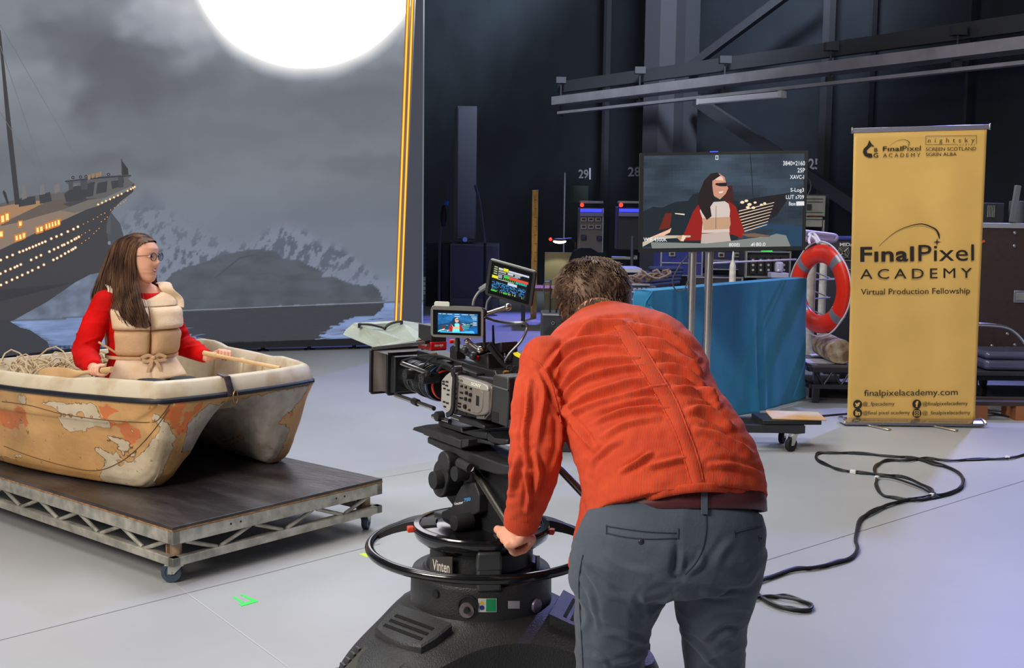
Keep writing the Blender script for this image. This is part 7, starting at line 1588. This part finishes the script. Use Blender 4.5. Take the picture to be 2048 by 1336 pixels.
for d in (0, .02, .25, .5): rings.append([Vector((p.x+.035*0+(.108+.014*noise.noise(Vector((cos(t)*2, sin(t)*2, d*3))))*cos(t)*1.05, p.y-.05+d, Z2+.105+(.098+.012*noise.noise(Vector((cos(t)*2, sin(t)*2, 3+d*3))))*sin(t))) for t in [2*pi*k/36 for k in range(36)]])
mb.loft(rings); tag(mk('log', mb, lg, bevel=.006), 'sawn log with cracked pale end on the low stage beside the banner', 'log')
# ================================================================ EQUIPMENT AT THE BACK OF THE STUDIO
dg = mat('speaker_grey', (104, 108, 120), .6, bump=.2, bs=150); dkg = mat('case_black', (48, 50, 58), .6); mg = mat('equipment_grey', (150, 150, 142), .5, var=.08, vs=6); edge_m = mat('case_edging', (170, 172, 178), .35, metal=.7); navy = mat('navy_case', (30, 38, 120), .5); redled = mat('red_led', (255, 40, 20), .4, emit=(255, 50, 30), es=3.0)
def pr3(x0, y0, x1, y1, Y):
    a = ond(x0, (y0+y1)/2, Y); b = ond(x1, (y0+y1)/2, Y); t = ond((x0+x1)/2, y0, Y); c = ond((x0+x1)/2, y1, Y); return a.x, b.x, c.z, t.z
def pbox(nm, x0, y0, x1, y1, Y, dep, m, parent=None, bevel=.006, floor=False):
    a, b, z0, z1 = pr3(x0, y0, x1, y1, Y); z0 = .0 if floor else z0
    mb = MB(); mb.box(((a+b)/2, Y+dep/2, (z0+z1)/2), (b-a, dep, z1-z0)); return mk(nm, mb, m, parent, W=True, bevel=bevel)
def pth(nm, label, cat, x, y, Y, group=None): 
    p = ond(x, y, Y); return thing(nm, label, cat, (p.x, p.y, 0), group=group)
# line-array loudspeaker on its subwoofer
YS = 17.6
t = pth('subwoofer', 'dark grey subwoofer cabinet on the floor under the tall column speaker', 'speaker', 940, 600, YS, 'dark subwoofers'); pbox('cabinet', 900, 488, 998, 620, YS, .8, dg, t, floor=True); pbox('side_cheek', 884, 489, 899, 620, YS+.15, .40, dkg, t, floor=True); pbox('grille', 904, 493, 995, 596, YS-.012, .02, mat('grille_dark', (92, 96, 108), .8, bump=.4, bs=300), t)
t = pth('subwoofer', 'second dark subwoofer half hidden between the LED wall and the first', 'speaker', 866, 600, 18.2, 'dark subwoofers'); pbox('cabinet', 851, 486, 899, 622, 18.4, .7, dkg, t, floor=True); 
for k in range(13): pbox('rack_rung', 846, 496+k*9.4, 852, 497.6+k*9.4, 18.2, .02, edge_m if k < 0 else dg, t, bevel=0)
t = pth('column_speaker', 'tall slim dark column loudspeaker standing on a subwoofer', 'speaker', 930, 480, YS+.2)
a, b, z0, z1 = pr3(914, 212, 953, 484, YS+.2); mb = MB(); mb.loft([[Vector(p) for p in ((a, YS+.2, z0), (b-.0, YS+.2, z0), (b-.05, YS+.75, z0), (a-.07, YS+.72, z0))], [Vector(p) for p in ((a, YS+.2, z1), (b, YS+.2, z1), (b-.05, YS+.75, z1), (a-.07, YS+.72, z1))]]); mk('cabinet', mb, dg, t, W=True, bevel=.01)
pbox('front_grille', 915.5, 216, 951.5, 478, YS+.185, .02, mat('grille_front', (116, 120, 132), .8, bump=.4, bs=300), t)
mb = MB(); mb.lathe([(0, .0), (.036, .0), (.036, .008), (0, .008)], 20, Matrix.Translation(ond(930, 479, YS+.15)) @ Matrix.Rotation(pi/2, 4, 'X')); mk('badge', mb, mat('badge_blue', (120, 150, 220), .4, emit=(80, 110, 200), es=.3), t, W=True)
for lab, pts in (('thin microphone stand with cable left of the column speaker', ((903, 352), (898, 372), (893, 400), (886, 440), (880, 480), (878, 590))), ('dark stand leaning behind the right side of the column speaker', ((950, 370), (958, 400), (964, 440), (970, 486)))):
    t = pth('speaker_stand', lab, 'stand', pts[-1][0], pts[-1][1], 16.8, 'thin stands by the column speaker'); mb = MB(); P = [ond(x, y, 16.9) for x, y in pts]; P[-1] = Vector((P[-1].x, 16.9, .01)) if pts[-1][1] > 500 else P[-1]; mb.tube(smooth_path(P, 4), .02, 8); mk('pole', mb, mat('stand_grey', (92, 96, 104), .4, metal=.4), t, W=True)
    if pts[0][0] < 910:
        mb = MB(); mb.cyl(ond(894, 402, 16.85), ond(892, 410, 16.85), .035, n=12); mk('blue_collar', mb, mat('collar_blue', (50, 120, 200), .4), t, W=True); mb = MB(); mb.ell(ond(887, 432, 16.85), (.05, .04, .16)); mk('junction_box', mb, BLACK, t, W=True)
    else: mb = MB(); mb.lathe([(0, 0), (.2, 0), (.03, .05), (0, .05)], 16, Matrix.Translation((P[-1].x, 16.9, 0))); mb.cyl(P[-1], (P[-1].x, 16.9, .03), .02, n=8); mk('foot', mb, BLACK, t, W=True)
# upright timber, thin pole, door edge
o = pbox('timber_plank', 1063, 380, 1075, 612, 16.5, .05, mat('yellow_pine', (206, 160, 72), .6, var=.15, vs=5, stretch=(6, 6, 1)), None, .004, floor=True); tag(o, 'yellow pine plank standing upright behind the tilted monitor', 'plank')
for k in range(9):
    y = 400+k*17.5; mb = MB(); q_ = ond(1071, y, 16.49); mb.box(q_, (.036, .004, .006)); mk('pencil_mark', mb, mat('mark_brown', (110, 76, 40), .8), o, W=True, flat=True)
mb = MB(); p = ond(1130, 345, 20.0); mb.cyl(p, (p.x, p.y, 0), .014, n=8); tag(mk('thin_pole', mb, mat('pole_pale', (150, 154, 160), .4, metal=.5)), 'thin pale upright pole left of the painted number 29', 'pole')
o = pbox('wall_cabinet', 1140, 371, 1177, 405, 20.8, .12, mat('dull_green', (70, 84, 74), .6)); tag(o, 'small dull green wall cabinet under the painted number 29', 'cabinet')
# desk with a lit lamp, partition, chair
mb = MB(); 
for k in range(8): pass
t = pth('desk_lamp', 'lit desk lamp glowing warm white over a dark desk', 'lamp', 1118, 484, 15.8)
mb = MB(); c = ond(1119, 481, 15.8); mb.lathe([(.085, -.008), (.10, .0), (.085, .02), (.03, .03), (0, .03)], 24, Matrix.Translation(c)); mk('lamp_shade', mb, BLACK, t, W=True)
mb = MB(); mb.ell(c-Vector((0, .04, .012)), (.088, .04, .028)); mk('lamp_bulb', mb, mat('bulb', (255, 230, 190), .5, emit=(255, 222, 170), es=14), t, W=True)
mb = MB(); mb.tube([c+Vector((.06, 0, .02)), c+Vector((.16, 0, .03)), c+Vector((.22, .02, -.02)), c+Vector((.23, .04, -.45))], .010, 8); mk('lamp_arm', mb, BLACK, t, W=True)
l_ = bpy.data.lights.new('desk_lamp_light', 'SPOT'); l_.energy = 26; l_.color = (1, .86, .62); l_.spot_size = radians(120); l_.shadow_soft_size = .06; lo = bpy.data.objects.new('desk_lamp_light', l_); COL.objects.link(lo); lo.location = c-Vector((0, .05, .03))
mb = MB(); mb.ell(ond(1101, 478.5, 15.9), .022); tag(mk('indicator_lamp', mb, redled), 'tiny red indicator light just left of the glowing desk lamp', 'light')
p0 = ond(1090, 500, 16.05); p1 = ond(1165, 500, 16.05); mb = MB(); mb.box(((p0.x+p1.x)/2, 16.1, .48), (p1.x-p0.x, .04, .96)); tag(mk('desk_partition', mb, mat('olive_partition', (112, 114, 92), .8)), 'olive partition panel lit by the desk lamp', 'partition')
t = pth('desk', 'dark desk under the glowing lamp with a wood-coloured front', 'desk', 1080, 590, 15.3); p0 = ond(1040, 560, 15.2); p1 = ond(1290, 560, 15.2)
mb = MB(); mb.box(((p0.x+p1.x)/2, 15.5, .50), (p1.x-p0.x, .7, .04)); mk('desk_top', mb, mat('desk_brown', (110, 60, 50), .6), t, W=True, bevel=.004)
for s in (p0.x+.05, p1.x-.05, (p0.x+p1.x)/2): mb = MB(); mb.box((s, 15.5, .24), (.05, .6, .48)); mk('desk_leg', mb, dkg, t, W=True)
t = pth('office_chair', 'dark office chair back rising behind the bending person', 'chair', 1166, 520, 14.6)
mb = MB(); p = ond(1170, 520, 14.6); mb.loft([[Vector((p.x+w_*cos(2*pi*k/24), 14.6+.05*sin(2*pi*k/24), z)) for k in range(24)] for z, w_ in ((.62, .17), (.75, .21), (.92, .20), (1.02, .16), (1.07, .08))]); mk('backrest', mb, mat('chair_fabric', (24, 28, 38), .9), t, W=True, ang=60)
mb = MB(); mb.box((p.x, 14.35, .50), (.42, .44, .07)); mk('seat', mb, mat('chair_fabric', (24, 28, 38), .9), t, W=True, bevel=.02); mb = MB(); mb.cyl((p.x, 14.35, .06), (p.x, 14.35, .47), .025, n=12)
for k in range(5): mb.bar((p.x, 14.35, .06), (p.x+.27*cos(1.257*k), 14.35+.27*sin(1.257*k), .04), .03, .03)
mb.bar((p.x, 14.55, .5), (p.x, 14.62, .70), .05, .02); mk('star_base', mb, dkg, t, W=True)
t = pth('microphone_stand', 'thin grey stand in front of the dark desk beside the bending head', 'stand', 1100, 600, 12.5); 
mb = MB(); p = ond(1101, 560, 12.5); mb.cyl((p.x, p.y, 0), (p.x, p.y, p.z), .010, n=8); mb.tube([(p.x-.005, p.y, p.z-.02), (p.x-.06, p.y, p.z-.02), (p.x-.07, p.y, p.z-.04), (p.x-.07, p.y, p.z-.14)], .008, 8); mb.lathe([(0, 0), (.14, 0), (.14, .01), (.02, .03), (0, .03)], 18, Matrix.Translation((p.x, p.y, 0))); mk('pole', mb, mat('stand_grey', (92, 96, 104), .4, metal=.4), t, W=True)
# equipment racks on the wall
def rack(label, x0, x1, y0, y1, Y, full):
    t = pth('equipment_rack', label, 'rack', (x0+x1)/2, y1, Y, 'racks with blue glow'); n = 1
    pbox('top_unit', x0+1, y0, x1, y0+4.5, Y-.05, .3, mg, t, .003); pbox('blue_strip', x0+1, y0+15.5, x1-3, y0+22, Y-.03, .05, mat('blue_glow', (60, 70, 255), .4, emit=(48, 60, 255), es=1.6), t, 0)
    pbox('shelf_unit', x0, y0+23, x1, y0+31, Y-.04, .3, mat('unit_lilac', (128, 126, 170), .5), t, .003)
    mb = MB(); mb.ell(ond(x0+4, y0+8, Y-.06), .026); mk('red_light', mb, redled, t, W=True)
    if full:
        pbox('cabinet', x0-1, y0+14, x1, y1, Y+.02, .5, mat('rack_grey', (118, 116, 112), .6), t, .01)
        for r in (y0+33, y0+48):
            for q_ in range(3): pbox('breaker_block', x0+2+q_*14.5, r, x0+13+q_*14.5, r+8, Y-.03, .06, mat('breaker', (176, 176, 172), .5), t, .003); pbox('breaker_slot', x0+4+q_*14.5, r+1.5, x0+11+q_*14.5, r+5.5, Y-.04, .02, BLACK, t, 0)
        for a, b, c_ in ((x0+2, y0+68, 10), (x0+34, y0+70, 9)): pbox('socket_block', a, b, a+c_, b+10, Y-.04, .07, mat('socket_blue', (40, 44, 80), .5), t, .006)
        pbox('rack_edge', x1-2.5, y0+14, x1, y1, Y-.03, .05, edge_m, t, .002)
    else: pbox('cabinet', x0-3, y0+12, x1+60, y1, Y+.05, .4, dkg, t, .01)
rack('grey equipment rack with blue glow and rows of breakers under the number 29', 1160, 1207, 402, 505, 15.6, True)
rack('dark equipment rack with blue glow at the left edge of the big monitor', 1238, 1282, 402, 500, 14.8, False)
o = pbox('wall_bracket', 1225, 514, 1275, 519, 14.2, .2, mg); tag(o, 'small pale shelf on the dark wall left of the big monitor', 'shelf'); pbox('shelf_edge', 1271, 511, 1275, 519, 14.19, .21, edge_m, o)
mb = MB(); p = ond(1265, 472, 13.4); mb.cyl(p, (p.x, p.y, 0), .018, n=10); mb.lathe([(0, 0), (.18, 0), (.02, .04), (0, .04)], 16, Matrix.Translation((p.x, p.y, 0))); tag(mk('lighting_stand', mb, mat('stand_grey', (92, 96, 104), .4, metal=.4)), 'grey upright stand pole left of the big monitor', 'stand')
t = pth('work_table', 'white-topped table edge just right of the bending head', 'table', 1260, 600, 12.6); p0 = ond(1180, 540, 12.6); p1 = ond(1284, 540, 12.6); zt = p0.z
mb = MB(); mb.box(((p0.x+p1.x)/2, 12.9, zt), (p1.x-p0.x, .6, .045)); mk('table_top', mb, mat('table_white', (200, 200, 206), .5), t, W=True, bevel=.004)
for x in (p0.x+.05, p1.x-.05): mb = MB(); mb.box((x, 12.9, zt/2), (.04, .5, zt)); mk('table_leg', mb, dkg, t, W=True)
# blue flight cases, amplifier case, bits on the bench behind the cloth
def case(label, x0, y0, x1, y1, Y, dep, m, grp, latch=True, floor=True, nm='flight_case'):
    t = pth(nm, label, 'case', (x0+x1)/2, y1, Y, grp); pbox('body', x0, y0, x1, y1, Y, dep, m, t, .008, floor=floor); a, b, z0, z1 = pr3(x0, y0, x1, y1, Y); z0_ = 0 if floor else z0
    for e in ((x0, y0, x1, y0+2.5), (x0, (y0+y1)/2, x1, (y0+y1)/2+2.2), (x0, y0, x0+3, y1), (x1-3, y0, x1, y1), (x0, y1-2, x1, y1)): pbox('edging', *e, Y-.012, .03, edge_m, t, .002)
    if latch:
        for u in (.2, .7): x = lerp(x0, x1, u); pbox('latch', x, y0+5, x+13, y0+15, Y-.02, .03, mat('latch_metal', (176, 174, 160), .35, metal=.8), t, .003); pbox('latch_dish', x+3, y0+7.5, x+10, y0+12.5, Y-.024, .01, BLACK, t, .001)
    return t
case('royal blue flight case with silver edging directly under the big monitor', 1321, 498, 1406, 552, 11.6, .6, navy, 'blue flight cases', floor=False)
case('navy flight case behind the white railing post, under the monitor', 1424, 500, 1486, 540, 11.9, .6, mat('navy_dark', (26, 32, 84), .5), 'blue flight cases', floor=False)
case('long dark road case low behind the teal cloth top edge', 1375, 554, 1486, 600, 11.5, .7, mat('case_brown_black', (44, 40, 44), .5), None, latch=False, floor=False)
for i, (x0, x1, Y) in enumerate(((1300, 1505, 11.4), (1512, 1636, 11.4))):
    t = pth('equipment_bench', ['low black bench under the blue cases behind the drape', 'low black bench under the amplifier case behind the life ring'][i], 'bench', (x0+x1)/2, 600, Y, 'benches behind the drape'); a, b, z0, z1 = pr3(x0, 557 if i else 601, x1, 600 if i else 640, Y); mb = MB(); mb.box(((a+b)/2, Y+.45, z1-.03), (b-a-.02, .9, .05)); mk('bench_top', mb, dkg, t, W=True, bevel=.004)
    for x in (a+.05, b-.05): mb = MB(); mb.box((x, Y+.45, (z1-.06)/2), (.05, .8, z1-.06)); mk('bench_leg', mb, dkg, t, W=True)
t = pth('amplifier_rack', 'black rack of amplifiers in a silver edged frame behind the railing', 'rack', 1535, 556, 11.45); pbox('body', 1492, 503, 1582, 555, 11.50, .5, dkg, t)
for e in ((1492, 503, 1582, 505.5), (1492, 553, 1582, 556), (1491, 503, 1494.5, 556), (1579, 503, 1582, 556)): pbox('frame_edge', *e, 11.44, .06, mat('frame_silver', (150, 150, 148), .4, metal=.6), t, .002)
for k in range(5):
    pbox('module', 1500+k*15.5, 514, 1512+k*15.5, 548, 11.46, .06, BLACK, t, .003)
    for q_ in range(3): mb = MB(); mb.cyl(ond(1506+k*15.5, 520+q_*10, 11.455), ond(1506+k*15.5, 520+q_*10, 11.43), .012, n=10); mk('dial', mb, mg, t, W=True)
pbox('green_light', 1524, 499.5, 1545, 503, 11.46, .05, mat('green_glow', (60, 240, 90), .4, emit=(60, 240, 90), es=1.2), t, .002)
o = pbox('stage_box', 1543, 546, 1578, 556, 11.2, .18, mat('lilac_box', (176, 172, 196), .5)); tag(o, 'small pale lilac box in front of the amplifier rack', 'box'); 
o = pbox('lamp_head', 1553, 524, 1568, 545, 11.22, .10, mat('lilac_box', (176, 172, 196), .5), bevel=.02); tag(o, 'small pale clamp lamp standing on the lilac box', 'lamp'); mb = MB(); mb.ell(ond(1557, 541, 11.2), .014); mk('bulb_dot', mb, WHITE, o, W=True)
mb = MB(); c = ond(1325, 550, 11.1); 
for k in range(5): mb.box(c+Vector((.02*k-.04, .02*k, -.085+.036*k)), (.40-.02*k, .24, .032), Matrix.Rotation(-.13+.03*k, 3, 'Y'))
tag(mk('folded_fabric', mb, mat('navy_fabric', (40, 46, 86), .9), bevel=.014), 'folded navy fabric bundle lying above the left end of the teal cloth', 'cloth')
t = pth('control_unit', 'grey-blue control unit with sockets left of the teal cloth', 'equipment', 1280, 620, 9.4); pbox('body', 1262, 572, 1312, 640, 9.4, .35, mat('unit_slate', (74, 76, 96), .5), t, .006, floor=True)
for k in range(3): pbox('panel_strip', 1264, 568+k*15, 1300, 571+k*15, 9.37, .04, edge_m, t, .002)
for k in range(4): pbox('socket', 1267+k*9, 576, 1273+k*9, 582, 9.38, .03, mat('socket_pale', (150, 150, 190), .5), t, .002)
random.seed(9); mb = MB(); c = ond(1290, 566, 9.5)
for k in range(7): R0 = random.uniform(.04, .09); mb.tube([c+Vector((random.uniform(-.02, .02)+R0*1.4*cos(a+k)+.09*(k-3)*.5, R0*.7*sin(a+k), .02+.03*sin(a*2+k)+.01*k)) for a in [2*pi*j/14 for j in range(15)]], .010, 6)
tag(mk('coiled_cable', mb, mat('tan_cable', (120, 100, 90), .6)), 'tangle of tan cable lying on the control unit left of the cloth', 'cable')
# mixing desk rack at the back, white consumer unit
t = pth('mixer_rack', 'black audio rack with fan and white maker lettering behind the life ring', 'rack', 1690, 560, 11.0); pbox('body', 1655, 479, 1760, 640, 11.0, .5, dkg, t, .006, floor=True); pbox('blue_top', 1658, 474, 1760, 480, 10.98, .5, mat('blue_panel', (44, 62, 128), .5), t, .004)
mb = MB(); text_fit(mb, 'MIDAS', 1679.5, 485.5, 1714, 492.5, lambda x, y: ond(x, y, 10.985), bold=.03); mk('lettering', mb, mat('letter_white', (222, 222, 222), .5), t, W=True, flat=True)
mb = MB(); c = ond(1687, 505, 10.97); T = Matrix.Translation(c) @ Matrix.Rotation(pi/2, 4, 'X')
for r in (.018, .036, .052): mb.tube([(T @ Vector((r*cos(a), r*sin(a), 0))) for a in [2*pi*j/20 for j in range(20)]], .0035, 6, closed=True)
for k in range(4): a = pi/4+pi/2*k; mb.cyl(T @ Vector((.01*cos(a), .01*sin(a), 0)), T @ Vector((.066*cos(a), .066*sin(a), 0)), .005, n=8)
mk('fan_guard', mb, mat('fan_metal', (170, 160, 140), .4, metal=.6), t, W=True)
for k in range(3): pbox('unit_line', 1662, 520+k*18, 1705, 522+k*18, 10.985, .02, mg, t, .002)
t = pth('consumer_unit', 'pale grey electrical panel on the wall right of the big monitor', 'panel', 1632, 470, 12.6); pbox('body', 1608, 391, 1651, 433, 12.6, .2, mg, t, .006); pbox('lower_body', 1607, 434, 1645, 454, 12.6, .18, mg, t, .006)
for y in (397, 403, 424, 438): pbox('cover_line', 1612, y, 1646, y+1.2, 12.59, .02, mat('line_dark', (70, 66, 60), .7), t, 0)
pbox('window', 1614, 408, 1623, 420, 12.585, .02, dkg, t, 0); pbox('red_stripe', 1614, 431, 1647, 433.2, 12.59, .02, mat('stripe_red', (96, 50, 46), .7), t, 0); pbox('conduit', 1646, 440, 1649, 470, 12.6, .05, mg, t, .002); pbox('back_board', 1606, 388, 1654, 640, 12.82, .05, dkg, t, .0, floor=True)
# brown road case with gear on top, chrome hoop and padded stack at the right
YR = 9.6
t = pth('road_case', 'large dark brown road case with silver edge behind the banner', 'case', 2000, 760, YR); brown = mat('brown_ply', (66, 50, 48), .5, var=.06, vs=20)
pbox('body', 1940, 452, 2180, 748, YR, .9, brown, t, .006); pbox('top_edge', 1938, 447, 2182, 457, YR-.012, .05, mat('edge_bright', (196, 198, 204), .35, metal=.5), t, .003)
for x, y in ((2030, 466), (2029, 492), (2015, 668), (2014, 696), (1984, 692), (2030, 690)): mb = MB(); mb.ell(ond(x, y, YR-.005), (.014, .007, .014)); mk('rivet', mb, edge_m, t, W=True)
pbox('catch_frame', 2028, 581, 2062, 606, YR-.012, .02, edge_m, t, .006); pbox('catch_dish', 2033, 586, 2058, 601, YR-.016, .02, mg, t, .004)
pbox('castor_board', 1945, 748, 2175, 762, YR+.02, .85, dkg, t, .004)
for x in (1965, 2150):
    for Y in (YR+.12, YR+.75): p = ond(x, 780, Y); mb = MB(); mb.cyl((p.x-.02, Y, .05), (p.x+.02, Y, .05), .05, n=20); zt = ond(x, 762, YR).z; mb.box((p.x, Y, (.09+zt)/2), (.03, .04, max(.02, zt-.09))); mk('castor', mb, RUBBER, t, W=True)
mb = MB(); mb.box(ond(1966, 511-28, YR-.02)+Vector((0, 0, 0)), (.03, .005, .02), Matrix.Rotation(-.4, 3, 'Y')); mk('orange_tag', mb, mat('tag_orange', (232, 90, 50), .5), t, W=True)
gt_ = pth('rack_gear', 'dark tilted rack panel and small units standing on the brown road case', 'equipment', 2020, 446, YR+.2); gt_.location.z = ond(2020, 447, YR).z; WM[gt_.name] = Matrix.Translation(gt_.location)
zt = ond(2020, 447, YR).z
mb = MB(); a = ond(2024, 443, YR+.2); b = ond(2036, 371, YR+.2); a.z = zt+.01; mb.bar(a, b, .05, .03); mk('tilted_panel', mb, mat('panel_mid_grey', (120, 122, 126), .5), gt_, W=True, bevel=.004)
mb = MB(); mb.box((ond(1985, 430, YR+.3).x, YR+.45, zt+.085), (.20, .3, .17)); mk('small_unit', mb, dkg, gt_, W=True, bevel=.006)
for k in range(5): mb = MB(); p = ond(1976+k*3.2, 425, YR+.29); mb.box((p.x, YR+.295, zt+.10), (.005, .01, .10)); mk('fin', mb, mg, gt_, W=True)
mb = MB(); mb.cyl((ond(2044, 430, YR+.3).x, YR+.4, zt), (ond(2044, 430, YR+.3).x, YR+.4, zt+.19), .07, n=24); mk('grey_drum', mb, mat('drum_grey', (104, 106, 110), .5), gt_, W=True, bevel=.004)
for x, y in ((2000, 398), (1999, 421), (1996, 428), (2010, 436)): mb = MB(); p = ond(x, y, YR+.28); mb.ell(p, .012); 
t = pth('chrome_trolley', 'chrome bent-tube trolley handle in front of the brown road case', 'trolley', 2010, 740, 9.1)
mb = MB(); P = [ond(1940, 649, 9.05), ond(1975, 650, 9.05), ond(2010, 654, 9.05), ond(2030, 664, 9.05), ond(2050, 686, 9.05), ond(2075, 730, 9.05)]; P.append(Vector((P[-1].x+.02, 9.05, .04))); mb.tube(smooth_path(P, 6), .016, 12); mb.cyl(P[0], (P[0].x, 9.05, .04), .016, n=12); mk('handle_tube', mb, CHROME, t, W=True)
pbox('trolley_bed', 1938, 744, 2090, 752, 8.95, .5, dkg, t, .004)
for x in (1950, 2080):
    for Y in (9.0, 9.4): p = ond(x, 800, Y); mb = MB(); mb.cyl((p.x-.015, Y, .04), (p.x+.015, Y, .04), .04, n=18); zb_ = ond(x, 752, 8.95).z; mb.box((p.x, Y, (zb_+.06)/2), (.02, .03, zb_-.06)); mk('trolley_wheel', mb, RUBBER, t, W=True)
cm = mat('glossy_case_grey', (100, 102, 128), .25, metal=.3); zz = ond(2000, 744, 8.95).z
for i, (y0, h, lab) in enumerate(((0, .085, 'pale grey moulded case lying on the chrome trolley, lower of two'), (.088, .06, 'blue-grey moulded case lid lying on the chrome trolley, upper of two'))):
    a = ond(1950, 720, 9.2).x; b = ond(2085, 720, 9.2).x; mb = MB(); mb.box(((a+b)/2, 9.2, zz+.004+y0+h/2), (b-a, .42, h)); tag(mk('moulded_case', mb, cm, bevel=.03, seg=4), lab, 'case', 'moulded cases on the trolley')
o = pbox('floor_case', 1950, 762, 2075, 800, 8.9, .12, mat('silver_tape_case', (120, 122, 134), .5), None, .006) if False else None
t = pth('low_pallet', 'low dark wooden pallet on the floor right of the banner', 'pallet', 2000, 800, 9.6)
p0 = ond(1930, 790, 8.75).x; p1 = ond(2120, 790, 8.75).x
for y in (8.62, 8.78): mb = MB(); mb.box(((p0+p1)/2, y, .125), (p1-p0, .10, .03)); mk('board', mb, mat('dark_board', (58, 46, 44), .8), t, W=True)
for x in (p0+.06, (p0+p1)/2, p1-.06): mb = MB(); mb.box((x, 8.7, .055), (.09, .26, .11)); mk('block', mb, mat('orange_wood', (150, 92, 54), .7), t, W=True)
# closed flight-case speaker near the camera operator: dark box with round grille seen left of the shoulder
t = pth('monitor_speaker', 'small dark speaker box seen between the camera and the bending shoulder', 'speaker', 1100, 700, 7.2); pbox('cabinet', 1083, 628, 1150, 710, 7.2, .3, mat('speaker_box', (44, 45, 50), .5), t, .008, floor=True)
mb = MB(); c = ond(1102, 668, 7.19); T = Matrix.Translation(c) @ Matrix.Rotation(pi/2, 4, 'X'); mb.lathe([(0, .0), (.035, .0), (.038, .004), (0, .004)], 24, T); mk('driver', mb, BLACK, t, W=True); mb = MB(); mb.lathe([(.006, .0), (.011, .0), (.011, .006), (.006, .006)], 16, Matrix.Translation(ond(1106, 646, 7.19)) @ Matrix.Rotation(pi/2, 4, 'X')); mk('badge_ring', mb, STEEL, t, W=True)
a = ond(1085, 629, 7.2); b = ond(1148, 631, 7.2)
mb = MB(); mb.bar(a, b, .02, .008); mk('top_edge', mb, mg, t, W=True); 
for x in (1100, 1112): p = ond(x, 628, 7.3); q_ = ond(x+1, 575 if x < 1105 else 618, 7.3); mb = MB(); mb.cyl(p-Vector((0, 0, .01)), q_, .006, n=8); mk('aerial', mb, RUBBER, t, W=True)
